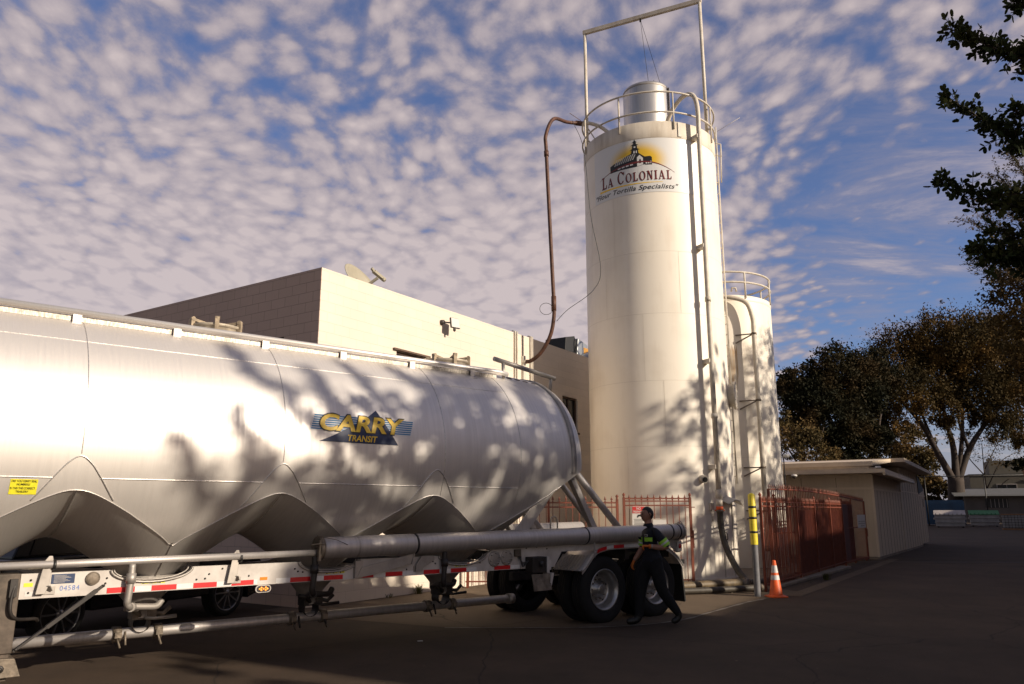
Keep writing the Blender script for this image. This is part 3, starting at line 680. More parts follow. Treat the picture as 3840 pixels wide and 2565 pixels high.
# hose tubes (large)
TA, TB = Vector((-4.86, -.02, 1.262)), Vector((1.86, -.02, 1.352))
def tpos(t): return TA.lerp(TB, t)
mb = MB(); pts = [tpos(k / 40) for k in range(41)]
rs = [.128 - (.010 * math.exp(-((k - 14) / 1.3) ** 2)) - (.006 * math.exp(-((k - 24) / 1.0) ** 2)) for k in range(41)]
mb.tube(pts, rs, 36); ht = mb.obj('hose_tube', M['alu'], tr)
mb = MB()
for t in (.070, .975): p, q = tpos(t), tpos(t + .004); mb.tube([p, q], .1295, 36, caps=False)
mb.obj('tube_joint', M['alu_dull'], ht)
mb = MB()
for t in (.195, .655, .955, .985): p, q = tpos(t), tpos(t + .0045); mb.tube([p, q], .1325, 36)
mb.obj('tube_strap', M['black_print'], ht)
mb = MB(); p, q = tpos(-.004), tpos(.004); mb.tube([p, q], .140, 30); mb.bar((-4.90, -.12, 1.36), (-4.90, -.12, 1.12), .05, .03); mb.tube([(-5.02, -.15, 1.31), (-4.90, -.15, 1.32), (-4.84, -.15, 1.31)], .010, 6); mb.tube([(-4.93, -.10, 1.41), (-4.7, -.155, 1.36), (-4.55, -.15, 1.30)], .004, 5)
mb.obj('tube_end_cap', M['steel_dirty'], ht)
mb = MB(); p, q = tpos(1.0), tpos(1.006); mb.tube([p, q], .138, 30); mb.tube([(1.80, -.05, 1.49), (1.88, -.05, 1.52), (1.90, -.10, 1.45)], .010, 6); mb.obj('rear_tube_cap', M['alu_dull'], ht)
mb = MB(); mb.tube([(-2.4, 2.40, 1.30), (1.86, 2.40, 1.36)], .128, 28); f2 = mb.obj('hose_tube', M['alu'], tr)
mb = MB()
for k in range(7):
    a = math.pi * k / 6; mb.v += []
mb.tube([(-.62, .55, 1.30)] + [(-.62 + .075 - .075 * math.cos(a), .55, 1.52 + .09 * math.sin(a)) for a in np.linspace(0, math.pi, 9)] + [(-.47, .55, 1.30)], .012, 8)
mb.obj('grab_loop', M['alu'], tr)
# tube brackets with folded flange
mb = MB(); mb.prism([(-4.36, .90), (-4.30, 1.02), (-3.62, 1.15), (-3.55, 1.16), (-3.60, 1.03), (-4.12, .93)], -.06, -.05); mb.bar((-3.585, -.055, 1.03), (-3.55, -.055, 1.17), .05, .012); mb.box(-4.38, -4.28, -.05, -.002, .90, 1.10)
mb.obj('tube_bracket', M['alu_dull'], tr)
mb = MB(); mb.prism([(-3.50, .935), (-3.44, .95), (-3.22, 1.07), (-3.22, 1.125), (-3.42, 1.125), (-3.50, 1.02)], -.04, -.03); mb.box(-3.52, -3.38, -.012, -.002, .93, 1.0); mb.obj('tube_bracket', M['alu_dull'], tr)
mb = MB(); mb.bar((-.30, -.10, 1.00), (-.30, -.10, 1.26), .02, .012); mb.bar((-.30, -.10, 1.27), (-.26, .02, 1.27), .02, .012); mb.obj('tube_bracket', M['alu'], tr)
# round suspension plate with bolts, plates behind
mb = MB(); mb.lathe([(0, -.016), (.095, -.016), (.105, -.012), (.105, -.0015)], (-2.19, 0, 1.04), axis='y', n=28)
for k in range(6): a = k * math.pi / 3 + .3; mb.lathe([(0, -.04), (.009, -.04), (.013, -.016)], (-2.19 + .078 * math.cos(a), 0, 1.04 + .078 * math.sin(a)), axis='y', n=8)
mb.obj('bolted_plate', M['alu_dull'], fr)
mb = MB(); mb.lathe([(0, -.016), (.095, -.016), (.105, -.012), (.105, -.0015)], (-1.97, 0, 1.05), axis='y', n=28)
for k in range(6): a = k * math.pi / 3 + .8; mb.lathe([(0, -.04), (.009, -.04), (.013, -.016)], (-1.97 + .078 * math.cos(a), 0, 1.05 + .078 * math.sin(a)), axis='y', n=8)
mb.obj('bolted_plate', M['alu_dull'], fr)
mb = MB(); mb.box(-1.84, -1.73, -.05, -.0015, 1.06, 1.16); mb.obj('junction_box', M['steel_dirty'], fr, bevel=.01)
# valve cabinet, hanging open
mb = MB(); mb.box(-1.62, -1.36, -.17, -.001, .83, 1.05); cab = mb.obj('control_box', M['black_steel'], tr, bevel=.006)
mb = MB(); mb.box(-1.345, -1.30, -.17, .02, .82, 1.05); mb.box(-1.29, -1.23, -.13, -.09, .86, 1.0); mb.obj('box_side', M['white_rail'], cab)
mb = MB(); mb.cbox((-1.47, -.19, .70), (.34, .012, .23), rot=Matrix.Rotation(R(-12), 3, 'X')); mb.obj('open_lid', M['steel_dirty'], cab)
mb = MB(); mb.prism([(-1.29, .82), (-1.24, .82), (-1.30, .60), (-1.33, .60)], -.20, -.02); mb.obj('lid_stay', M['white_rail'], cab)
mb = MB()
for k in range(4): mb.tube(smooth_path([(-1.78 + .02 * k, -.02, 1.08), (-1.72, -.06, .98 - .02 * k), (-1.64, -.10, 1.00)], 4), .007, 6)
mb.tube([(-1.47, -.178, .99), (-1.47, -.178, .92)], .03, 10); mb.obj('air_hose', M['black_print'], cab)

# fender over the tandem, front apron ribbed
FP = [(-.50, .80), (-.42, .86), (-.30, .98), (-.17, 1.085), (0, 1.13), (.2, 1.15), (1.0, 1.165), (1.25, 1.16), (1.45, 1.12), (1.65, 1.03), (1.82, .91), (1.93, .78)]
FPs = [(p.x, p.z) for p in smooth_path([(a, 0, b) for a, b in FP], 3)]
def fender(y0, y1):
    mb = MB(); n = len(FPs)
    vs = [(a, y, b) for y in (y0, y1) for a, b in FPs] + [(a, y, b - .012) for y in (y0, y1) for a, b in FPs]
    fs = [(i, i + 1, n + i + 1, n + i) for i in range(n - 1)] + [(2 * n + i, 3 * n + i, 3 * n + i + 1, 2 * n + i + 1) for i in range(n - 1)]
    fs += [(i, 2 * n + i, 2 * n + i + 1, i + 1) for i in range(n - 1)] + [(n + i, n + i + 1, 3 * n + i + 1, 3 * n + i) for i in range(n - 1)]
    mb.add(vs, fs, 0, True)
    mb.tube([(a, y0, b) for a, b in FPs], .016, 8)
    mb.add([(a, y0 - .003, b + q) for q in (0, -.055) for a, b in FPs], [(i, i + 1, n + i + 1, n + i) for i in range(n - 1)], 0, True)
    return mb.obj('fender', M['alu'], tr)
fd = fender(-.02, .60); fender(1.80, 2.42)
mb = MB()
k = 0
for (a, b) in [(.02, .15), (.32, .46), (.60, .72)]:
    k += 1
# red and white tape on the fender edge (curved strip just proud of the lip)
def edge_strip(i0, i1, material, name):
    mb = MB(); pts = FPs[i0:i1 + 1]; vs = []
    for a, b in pts: vs += [(a, -.037, b + .014), (a, -.037, b - .036)]
    mb.add(vs, [(2 * i, 2 * i + 1, 2 * i + 3, 2 * i + 2) for i in range(len(pts) - 1)]); mb.add([(x, y + .003, z) for x, y, z in vs], [(2 * i, 2 * i + 2, 2 * i + 3, 2 * i + 1) for i in range(len(pts) - 1)]); return mb.obj(name, material, fd)
edge_strip(9, 13, M['red_tape'], 'red_tape'); edge_strip(13, 15, M['white_tape'], 'white_tape'); edge_strip(15, 16, M['red_tape'], 'red_tape'); edge_strip(16, 18, M['white_tape'], 'white_tape')
mb = MB()
for k in range(9):   # ribbed front apron
    y = .03 + k * .065; mb.prism([(y, -.502), (y + .032, -.502 - .022), (y + .065, -.502)], 0, 0) if False else None
    mb.add([(-.50 - .02, y, .80), (-.50 - .045, y + .03, .80), (-.50 - .02, y + .062, .80), (-.28 - .02, y, 1.02), (-.28 - .045, y + .03, 1.02), (-.28 - .02, y + .062, 1.02)], [(0, 1, 4, 3), (1, 2, 5, 4)])
mb.obj('ribbed_apron', M['alu_dull'], fd)
mb = MB(); mb.prism([(1.90, .80), (1.93, .80), (2.00, .20), (1.97, .18)], 0.0, .60); mb.obj('mud_flap', M['rubber'], tr)
mb = MB(); mb.prism([(1.90, .80), (1.93, .80), (2.00, .20), (1.97, .18)], 1.80, 2.40); mb.obj('mud_flap', M['rubber'], tr)
mb = MB(); mb.box(1.84, 1.93, .62, 1.78, .74, .82); mb.box(1.80, 1.92, -.02, 2.42, 1.10, 1.17); mb.prism([(1.45, 1.23), (1.90, 1.23), (1.90, 1.0), (1.80, 1.0), (1.62, 1.14)], .0, .02); mb.obj('rear_crossbar', M['alu_dull'], tr)
for y in (-.03, 2.32):
    mb = MB(); mb.box(1.80, 1.92, y, y + .11, 1.02, 1.19); hb = mb.obj('tail_lamp_box', M['white_rail'], tr, bevel=.01)
    mb = MB(); mb.lathe([(0, -.012), (.036, -.010), (.042, 0)], (1.86, y - .001, 1.105), axis='y', n=20); mb.lathe([(0, .012), (.036, .010), (.042, 0)], (1.921, y + .055, 1.105), axis='x', n=20); mb.obj('red_lens', M['red_lens'], hb)
mb = MB(); mb.box(1.90, 1.98, -.02, .08, .81, .88); mb.obj('marker_box', M['black_print'], tr)
# axles, hangers, subframe in shadow
mb = MB()
for s in (.018, 1.242): mb.tube([(s, .1, .50), (s, 2.3, .50)], .065, 12); mb.cbox((s - .25, .72, .62), (.55, .1, .14)); mb.cbox((s - .25, 1.68, .62), (.55, .1, .14)); mb.lathe([(.0, -.14), (.14, -.14), (.14, .14), (0, .14)], (s + .12, .72, .78), axis='z', n=16)
mb.box(-1.0, 1.75, .68, .76, .90, 1.10); mb.box(-1.0, 1.75, 1.64, 1.72, .90, 1.10)
mb.obj('axle_frame', M['black_steel'], tr)
# wheels
def make_tyre(w_, y0):
    mb = MB(); r = .505
    mb.lathe([(.305, y0 + .02), (.33, y0 + .002), (.44, y0 - .004), (.485, y0 + .015), (r - .006, y0 + .035), (r, y0 + .05)] + [(r, y0 + w_ - .05), (r - .006, y0 + w_ - .035), (.485, y0 + w_ - .015), (.44, y0 + w_ + .004), (.33, y0 + w_ - .002), (.305, y0 + w_ - .02)], (0, 0, 0), axis='y', n=56)
    g = []
    for k in range(4):
        yy = y0 + .06 + k * (w_ - .12) / 3; mb.lathe([(r + .0015, yy - .018), (r + .005, yy - .016), (r + .005, yy + .016), (r + .0015, yy + .018)], (0, 0, 0), axis='y', n=56)
    return mb
def wheel_pair(s, near):
    e = bpy.data.objects.new('wheel', None); COL.objects.link(e); e.parent = tr; e.location = (s, 0 if near else 2.40, .495)
    if not near: e.rotation_euler = (0, 0, math.pi)
    make_tyre(.26, .0).obj('tyre', M['rubber'], e); make_tyre(.26, .33).obj('tyre', M['rubber'], e)
    mb = MB()
    mb.lathe([(.313, .012), (.316, .004), (.300, .000), (.290, .010), (.283, .020), (.272, .030), (.262, .060), (.250, .095), (.246, .150), (.235, .165), (.200, .172), (.120, .168), (.118, .13), (.085, .125), (.080, .07), (.065, .060), (0, .058)], (0, 0, 0), axis='y', n=56)
    rim = mb.obj('rim', M['rim'], e)
    mb = MB()
    for k in range(10): a = 2 * math.pi * k / 10; mb.lathe([(0, .130), (.012, .131), (.014, .168)], (.150 * math.cos(a), 0, .150 * math.sin(a)), axis='y', n=8)
    mb.obj('lug_nut', M['steel_dirty'], rim)
    mb = MB()
    for k in range(5): a = 2 * math.pi * k / 5 + .3; mb.lathe([(0, .1685), (.020, .1685)], (.212 * math.cos(a), 0, .212 * math.sin(a)), axis='y', n=12)
    mb.obj('hand_hole', M['black_print'], rim)
for s in (.018, 1.242): wheel_pair(s, True); wheel_pair(s, False)

# rear struts
def strut(a, b, w_, h_, name='rear_strut', material=None, round_=False):
    mb = MB()
    if round_: mb.tube([a, b], w_, 14)
    else: mb.bar(a, b, w_, h_, up=(0, 1, 0))
    return mb.obj(name, material or M['alu'], tr, bevel=0 if round_ else .01)
strut((-.80, .06, 2.33), (-1.74, .06, 1.30), .20, .02)          # broad flat brace along the rear slope
strut((-.60, .15, 2.30), (.05, .15, 1.25), .10, .10)
strut((-.52, .20, 2.42), (.72, .20, 1.30), .055, 0, round_=True)
strut((-.45, .55, 2.20), (.40, .55, 1.38), .045, 0, round_=True)
strut((-1.24, .55, 1.85), (-.92, .55, 1.28), .09, .09)
strut((-.60, 2.25, 2.30), (.05, 2.25, 1.25), .10, .10); strut((-.52, 2.20, 2.42), (.72, 2.20, 1.30), .055, 0, round_=True)
mb = MB(); mb.prism([(-.80, 2.42), (-.66, 2.50), (-.55, 2.38), (-.60, 2.16), (-.70, 2.22)], .0, .03); mb.bar((-.76, -.02, 2.30), (-.56, -.02, 2.44), .04, .05)
mb.lathe([(0, -.05), (.03, -.05), (.03, .0)], (-.57, 0, 2.36), axis='y', n=12); mb.lathe([(0, -.03), (.012, -.03), (.012, .0)], (-.74, 0, 2.25), axis='y', n=8)
mb.obj('gusset_plate', M['alu_dull'], tr)
# head band (dark channel round the rear head)
mb = MB(); vs = []; a_ = np.linspace(R(-8), R(188), 60)
for dx, dr in [(-.045, .0), (-.045, .035), (.035, .035), (.035, .0)]:
    for a in a_: vs.append((-.80 + dx, YC - (rad_s(-.80) + dr - .008) * math.cos(a), ZC + (rad_s(-.80) + dr - .008) * math.sin(a)))
n = len(a_); fs = [(j * n + i, j * n + i + 1, (j + 1) * n + i + 1, (j + 1) * n + i) for j in range(3) for i in range(n - 1)]
mb.add(vs, fs, 0, True); mb.obj('head_band', M['alu_dull'], tr)
mb = MB()
for k in range(4): mb.cbox((-1.45 + k * .17, .58 + .005 * k, ZC + math.sqrt(rad_s(-1.4 + k * .17) ** 2 - .62 ** 2) + .008), (.08, .05, .012), rot=Matrix.Rotation(R(25), 3, 'X'))
mb.obj('step_cleat', M['steel_dirty'], tr)
# top walkway: pipe rail, tread plate, brackets
RY, RZ = .44, 3.80
wk = MB(); wk.tube([(-9.3, RY, RZ), (-1.75, RY, RZ), (-1.60, RY, RZ - .02)], .036, 14); wr = wk.obj('walkway_rail', M['alu_tank'], tr)
mb = MB(); mb.box(-9.3, -6.35, RY + .03, 1.0, 3.755, 3.765); mb.box(-9.3, -1.8, RY + .02, RY + .03, 3.70, 3.76)
mb.obj('walkway_tread', mat('perforated_tread', (.55, .50, .44), .5, .5, col2=(.2, .18, .15), var=.1, vscale=25, stretch=(3, 1, 1)), tr)
for s in (-8.66, -7.60, -6.56, -5.50, -4.43, -3.35, -2.28):
    mb = MB(); mb.cbox((s, RY - .012, RZ - .07), (.085, .014, .15)); mb.bar((s, RY - .012, RZ - .14), (s, RY - .075, RZ - .165), .085, .01, up=(0, 0, 1)); mb.cbox((s, RY + .06, RZ - .03), (.08, .16, .012)); mb.obj('rail_bracket', M['alu'], wr)
mb = MB(); mb.tube([(-1.85, .62, 3.97), (-1.75, .62, 4.06), (-.62, .62, 3.98), (-.56, .62, 3.93)] if False else [(-1.80, .52, 4.02), (-.52, .52, 3.84)], .036, 14)
mb.tube([(-1.62, .52, 4.0), (-1.62, .50, 3.63)], .028, 8); mb.tube([(-.60, .52, 3.86), (-.60, .55, 3.62)], .028, 8); mb.obj('rear_handrail', M['alu_dull'], tr)
# manholes
for s in (-8.9, -5.88, -2.20):
    mb = MB(); mb.lathe([(.30, 3.80), (.30, 3.99), (.33, 3.99), (.33, 4.02), (.27, 4.035), (0, 4.05)], (s, YC, 0), n=36); mh = mb.obj('manhole', M['alu_dull'] if False else mat('weathered_manhole', (.38, .33, .26), .6, .3, var=.3, vscale=9), tr)
    mb = MB()
    for k in range(6):
        a = k * math.pi / 3 + .25; c, s_ = math.cos(a), math.sin(a); p = Vector((s + .33 * c, YC + .33 * s_, 4.0))
        mb.cbox(p, (.05, .05, .15), rot=Matrix.Rotation(a, 3, 'Z')); mb.tube([p + Vector((-.03 * s_, .03 * c, .08)), p + Vector((.03 * s_, -.03 * c, .08))], .028, 8)
        mb.bar(p + Vector((0, 0, .075)), Vector((s + .14 * c, YC + .14 * s_, 4.05)), .04, .035)
    mb.obj('clamp_dog', M['steel_dirty'] if False else mat('weathered_clamp', (.30, .24, .17), .65, .3, var=.3, vscale=12), mh)

# logo on the tank side
def tank_decal(t, off, name, material, parent, step=.07):
    global step_x_off
    step_x_off = True; t = cut2d(t, step); step_x_off = False
    mb = MB(); mb.add([on_tank(x, y, off, RR) for x, y in t[0]], t[1], 0, False)
    return mb.obj(name, material, parent)
lg = bpy.data.objects.new('logo', None); COL.objects.link(lg); lg.parent = tr
strp = []
for k in range(7):
    z = 2.650 + k * .0275
    def sh(a, z): return a + (z - 2.65) * .32
    strp.append((z, [(sh(-5.15, z), z), (sh(-3.77, z), z), (sh(-3.77, z + .0155), z + .0155), (sh(-5.15, z + .0155), z + .0155)]))
sh = lambda a, z: a + (z - 2.65) * .32
tank_decal(poly2d([(sh(-5.16, 2.64), 2.64), (sh(-3.76, 2.64), 2.64), (sh(-3.76, 2.835), 2.835), (sh(-5.16, 2.835), 2.835)]), .003, 'white_field', M['stripe_white'], lg)
tank_decal(poly2d(*[p for _, p in strp]), .0045, 'blue_stripes', M['stripe_blue'], lg)
tank_decal(poly2d([(-5.04, 2.505), (-3.95, 2.505), (-4.25, 2.945)] if False else [(-5.04, 2.51), (-3.955, 2.51), (-4.25, 2.94), (-4.44, 2.80), (-4.86, 2.585)]), .006, 'blue_triangle', M['navy'], lg)
tc_ = fit2d(text2d('CARRY', shear=.22, bold=.05, spacing=.98), -5.045, -3.835, 2.628, 2.865); tank_decal(tc_, .0085, 'letter_outline', M['black_print'], lg)
tc_ = fit2d(text2d('CARRY', shear=.22, bold=.032, spacing=1.01), -5.028, -3.852, 2.642, 2.850); tank_decal(tc_, .0105, 'lettering', M['yellow_print'], lg)
tc_ = fit2d(text2d('TRANSIT', shear=.22, bold=.025, spacing=1.02), -4.665, -4.255, 2.527, 2.607); tank_decal(tc_, .0085, 'small_lettering', M['yellow_print'], lg)
st = MB(); st.add([on_tank(x, z, .004, RR) for x, z in [(-8.085, 1.85), (-7.86, 1.85), (-7.86, 1.92), (-8.085, 1.92), (-7.86, 1.99), (-8.085, 1.99)]], [(0, 1, 2, 3), (3, 2, 4, 5)]); sk = st.obj('yellow_sticker', M['sticker_yellow'], tr)
for body, z0, x0, x1 in [('DID YOU VERIFY SEAL', 1.962, -8.075, -7.87), ('NUMBERS?', 1.932, -8.03, -7.92), ('IS THIS THE CORRECT', 1.897, -8.078, -7.875), ('TRAILER!!', 1.866, -8.03, -7.93)]:
    tank_decal(fit2d(text2d(body, bold=.01), x0, x1, z0, z0 + .020), .0062, 'sticker_text', M['black_print'], sk)
# landing gear
lg_ = MB(); lg_.box(-8.16, -7.885, -.09, .12, .42, 1.125); lg_.box(-8.12, -7.90, -.07, .10, .18, .45); g = lg_.obj('landing_leg', mat('grimy_leg_steel', (.085, .065, .05), .6, .3, var=.4, vscale=8), tr, bevel=.008)
mb = MB(); mb.prism([(-8.20, .22), (-7.80, .22), (-7.86, .38), (-8.10, .40), (-8.2, .38)], -.13, .16); mb.obj('foot', M['steel_dirty'], g, bevel=.006)
mb = MB(); mb.lathe([(0, -.03), (.018, -.03), (.018, 0)], (-7.97, -.13, .30), axis='y', n=14); mb.lathe([(.018, -.012), (.034, -.012), (.034, 0)], (-7.97, -.13, .30), axis='y', n=14); mb.obj('foot_bolt', M['black_steel'], g)
mb = MB(); mb.tube(smooth_path([(-7.93, -.12, 1.03), (-7.95, -.13, .90), (-7.94, -.13, .78), (-7.88, -.08, .72), (-7.78, .02, .70), (-7.70, .1, .69), (-7.66, .2, .66)], 5), .016, 8); mb.cbox((-7.94, -.11, 1.0), (.06, .05, .16)); mb.obj('crank_handle', M['black_steel'], g)
mb = MB(); mb.bar((-7.87, -.035, .43), (-7.16, -.035, .975), .02, .055, up=(0, 1, 0)); mb.bar((-7.62, -.04, .62), (-7.22, -.04, .93), .035, .05, up=(0, 1, 0)); mb.lathe([(0, -.065), (.012, -.065), (.012, -.03)], (-7.165, 0, .972), axis='y', n=10); mb.lathe([(0, -.065), (.014, -.065), (.014, -.03)], (-7.85, 0, .445), axis='y', n=10)
mb.obj('diagonal_brace', M['black_steel'], tr)
mb = MB(); mb.box(-8.16, -7.95, 2.24, 2.42, .42, 1.13); mb.prism([(-8.20, .16), (-7.90, .16), (-7.94, .32), (-8.2, .32)], 2.2, 2.46); mb.obj('landing_leg', M['steel_dirty'], tr)

# ------------------------------------------------------------------ big silo
SC = Vector((4.0, 21.05, 0)); SR = 1.88
silo = thing('silo', 'tall cream silo with a painted church sign at its top, directly behind the trailer struts', 'silo', SC)
def sb(bear, r, z):   # silo-local point at a compass bearing
    a = R(bear); return (r * math.sin(a), r * math.cos(a), z)
mb = MB(); mb.lathe([(SR, .04), (SR, 11.5)], n=96); shell = mb.obj('shell', M['tank_paint'], silo)
mb = MB(); mb.lathe([(SR + .004, 11.5), (SR + .012, 11.52), (SR + .012, 11.97), (SR - .03, 12.0), (.8, 12.22), (0, 12.26)], n=96); mb.obj('roof', M['rim_paint'], silo)
mb = MB()
for z in (1.62, 3.26, 4.90, 6.64, 8.30, 9.94): mb.lathe([(SR + .0005, z - .006), (SR + .004, z), (SR + .0005, z + .006)], n=96)
for b, z0, z1 in ((232, 6.64, 8.3), (170, 6.64, 8.3), (200, 4.9, 6.64), (250, 8.3, 9.94), (222, 8.30, 9.94), (186, 3.26, 4.9), (216, 1.62, 3.26), (175, .1, 1.62)): mb.add([sb(b - .15, SR + .003, z0), sb(b + .15, SR + .003, z0), sb(b + .15, SR + .003, z1), sb(b - .15, SR + .003, z1)], [(0, 1, 2, 3)])
mb.obj('plate_seam', M['seam'], shell)
mb = MB(); mb.lathe([(SR + .0, .07), (SR + .05, .07), (SR + .05, .10), (SR, .11)], n=96); mb.obj('base_ring', M['rim_paint'], silo)
# sign panel wrapped round the top, printed church in front of a yellow sun
def panel():
    mb = MB(); N_ = 48; vs = []; uv = []
    for j in range(9):
        z = 9.945 + (11.49 - 9.945) * j / 8
        for i in range(N_ + 1):
            b = 243 - 90.3 * i / N_; vs.append(sb(b, SR + .005, z)); uv.append((R(243 - b) * SR, z - 9.945))
    fs = [(j * (N_ + 1) + i, j * (N_ + 1) + i + 1, (j + 1) * (N_ + 1) + i + 1, (j + 1) * (N_ + 1) + i) for j in range(8) for i in range(N_)]
    mb.add(vs, fs, 0, True)
    m = bpy.data.materials.new('sign_print'); m.use_nodes = True; nt = m.node_tree; N = nt.nodes; L = nt.links; P = N['Principled BSDF']; P.inputs['Roughness'].default_value = .4
    at = N.new('ShaderNodeUVMap'); at.uv_map = 'UVMap'
    mp = N.new('ShaderNodeMapping'); mp.inputs['Location'].default_value = (-1.40 / .95, -.93 / .62, 0); mp.inputs['Scale'].default_value = (1 / .95, 1 / .62, 1); L.new(at.outputs[0], mp.inputs[0])
    ln_ = N.new('ShaderNodeVectorMath'); ln_.operation = 'LENGTH'; L.new(mp.outputs[0], ln_.inputs[0])
    mr = N.new('ShaderNodeMapRange'); mr.interpolation_type = 'SMOOTHSTEP'; mr.inputs['From Min'].default_value = .98; mr.inputs['From Max'].default_value = .45; L.new(ln_.outputs['Value'], mr.inputs['Value'])
    mx = N.new('ShaderNodeMix'); mx.data_type = 'RGBA'; mx.inputs['A'].default_value = (.70, .69, .67, 1); mx.inputs['B'].default_value = (.76, .48, .03, 1); L.new(mr.outputs[0], mx.inputs['Factor']); L.new(mx.outputs['Result'], P.inputs['Base Color'])
    o = mb.obj('sign_panel', m, silo); me = o.data; l = me.uv_layers.new(name='UVMap')
    for lp in me.loops: l.data[lp.index].uv = uv[lp.vertex_index]
    return o
sp_ = panel()
def sil_decal(t, off, name, material, parent=None, step=.12):
    """x = metres along the arc from the panel's left edge, y = height"""
    t0 = cut2d(t, step); mb = MB(); mb.add([sb(243 - math.degrees(x / SR), SR + .005 + off, y) for x, y in t0[0]], t0[1])
    return mb.obj(name, material, parent or sp_)
bx = lambda b: R(243 - b) * SR
M['maroon'] = mat('maroon_print', (.17, .022, .018), .45)
# white hill under the arc, arc line
def arc_y(x):
    x0, x1, xp, zp = bx(235.7), bx(170), bx(198), 10.83
    return zp - (zp - 10.57) * ((x - xp) / (x0 - xp)) ** 2 if x < xp else zp - (zp - 10.50) * ((x - xp) / (x1 - xp)) ** 2
xs = np.linspace(bx(235.7), bx(170), 26)
sil_decal(poly2d(*[[(a, 10.30), (b, 10.30), (b, arc_y(b)), (a, arc_y(a))] for a, b in zip(xs[:-1], xs[1:])]), .001, 'white_hill', mat('sign_white_print', (.70, .69, .67), .4))
# church: body, arcade, nave, gable, wing and the tiered belfry
X0 = bx(224); X1 = bx(188)
WD = X1 - X0
def cp_(pts): return [(X0 + a * WD, 10.60 + b) for a, b in pts]
blk = [cp_([(0, .10), (.0, .34), (.10, .40), (.30, .46), (.40, .56), (.62, .62), (.62, .12)]), cp_([(.40, .56), (.52, .62), (.64, .64), (.74, .50), (.62, .40)]),
       cp_([(.62, .12), (.62, .50), (.70, .62), (.84, .46), (.84, .18)]), cp_([(.84, .16), (.84, .46), (.96, .47), (1.0, .42), (1.0, .15)]),
       cp_([(.53, .58), (.55, .78), (.69, .78), (.71, .58)]), cp_([(.50, .74), (.74, .74), (.68, .79), (.56, .79)]), cp_([(.56, .79), (.57, .93), (.67, .93), (.68, .79)]), cp_([(.53, .91), (.71, .91), (.66, .955), (.58, .955)]), cp_([(.59, .955), (.59, 1.02), (.65, 1.02), (.65, .955)]), cp_([(.56, 1.01), (.68, 1.01), (.62, 1.09)]), cp_([(.61, 1.08), (.63, 1.08), (.62, 1.13)])]
sil_decal(poly2d(*[[(x, 10.60 + (y - 10.60) * .80) for x, y in p] for p in blk]), .0025, 'church_print', M['black_print'])
wh = [cp_([(.665, .14), (.665, .46), (.725, .54), (.80, .42), (.80, .18)])]
for k in range(4): wh.append(cp_([(.20 + k * .10, .15 + k * .015), (.20 + k * .10, .20 + k * .015), (.27 + k * .10, .22 + k * .015), (.27 + k * .10, .165 + k * .015)]))
for k in range(3): wh.append(cp_([(.86 + k * .048, .20), (.86 + k * .048, .28), (.892 + k * .048, .28), (.892 + k * .048, .20)]))
for r_ in range(6):
    for k in range(9):
        a = .11 + k * .055 + r_ * .012; b = .33 + r_ * .037 + k * .012
        if .06 < a < .60 and b < .60: wh.append(cp_([(a, b - .03), (a + .032, b - .022), (a + .036, b + .0), (a + .006, b - .008)]))
wh += [cp_([(.59, .62), (.59, .70), (.605, .72), (.62, .70), (.62, .62)]), cp_([(.645, .62), (.645, .70), (.66, .72), (.67, .70), (.67, .62)]), cp_([(.60, .82), (.60, .87), (.64, .87), (.64, .82)])]
sil_decal(poly2d(*[[(x, 10.60 + (y - 10.60) * .80) for x, y in p] for p in wh]), .004, 'church_highlights', mat('sign_white_print', (.70, .69, .67), .4))
sil_decal(poly2d(*[[(X0 + a * WD, 10.60 + .8 * b) for a, b in p] for p in [[(.715, .24), (.715, .36), (.735, .40), (.755, .36), (.755, .24)]]]), .0055, 'church_window', M['black_print'])
sil_decal(poly2d(*[[(a, arc_y(a) - .022 * (1 - abs(2 * (k / 25.) - 1)) - .004), (b, arc_y(b) - .022 * (1 - abs(2 * ((k + 1) / 25.) - 1)) - .004), (b, arc_y(b) + .022 * (1 - abs(2 * ((k + 1) / 25.) - 1)) + .004), (a, arc_y(a) + .022 * (1 - abs(2 * (k / 25.) - 1)) + .004)] for k, (a, b) in enumerate(zip(xs[:-1], xs[1:]))]), .006, 'arc_print', M['maroon'])
# serif capitals drawn by hand: LA COLONIAL
def glyph(ch):
    B = []   # list of polygons in a 0..1 box (height 1)
    def box(x0, y0, x1, y1): B.append([(x0, y0), (x1, y0), (x1, y1), (x0, y1)])
    if ch == 'L': box(.10, 0, .26, 1); box(0, 0, .60, .08); box(0, .93, .36, 1); B.append([(.50, .08), (.60, .08), (.62, .30), (.57, .30)]); w_ = .64
    elif ch == 'I': box(.10, 0, .26, 1); box(0, 0, .36, .07); box(0, .93, .36, 1); w_ = .36
    elif ch == 'N': box(.09, 0, .15, 1); box(.60, 0, .66, 1); B.append([(.09, 1), (.26, 1), (.66, 0), (.54, 0)]); box(0, 0, .25, .06); box(0, .94, .2, 1); box(.50, .94, .76, 1); w_ = .76
    elif ch == 'A': B.append([(.06, 0), (.13, 0), (.40, .96), (.34, 1)]); B.append([(.34, 1), (.44, 1), (.76, 0), (.58, 0)]); box(.20, .30, .60, .37); box(0, 0, .22, .06); box(.48, 0, .84, .06); w_ = .84
    elif ch in 'OC':
        n = 20; w_ = .80 if ch == 'O' else .72
        for k in range(n):
            if ch == 'C' and k in (0, 19, 18, 1): continue
            a0, a1 = 2 * math.pi * k / n, 2 * math.pi * (k + 1) / n
            q = lambda a, f: (w_ / 2 + (w_ / 2) * math.cos(a) * (1 if f else .62), .5 + .52 * math.sin(a) * (1 if f else .88))
            B.append([q(a0, 1), q(a1, 1), q(a1, 0), q(a0, 0)])
        if ch == 'C': B.append([(w_ * .88, .70), (w_ * .97, .70), (w_ * .97, 1.0), (w_ * .90, .92)])
    return B, w_
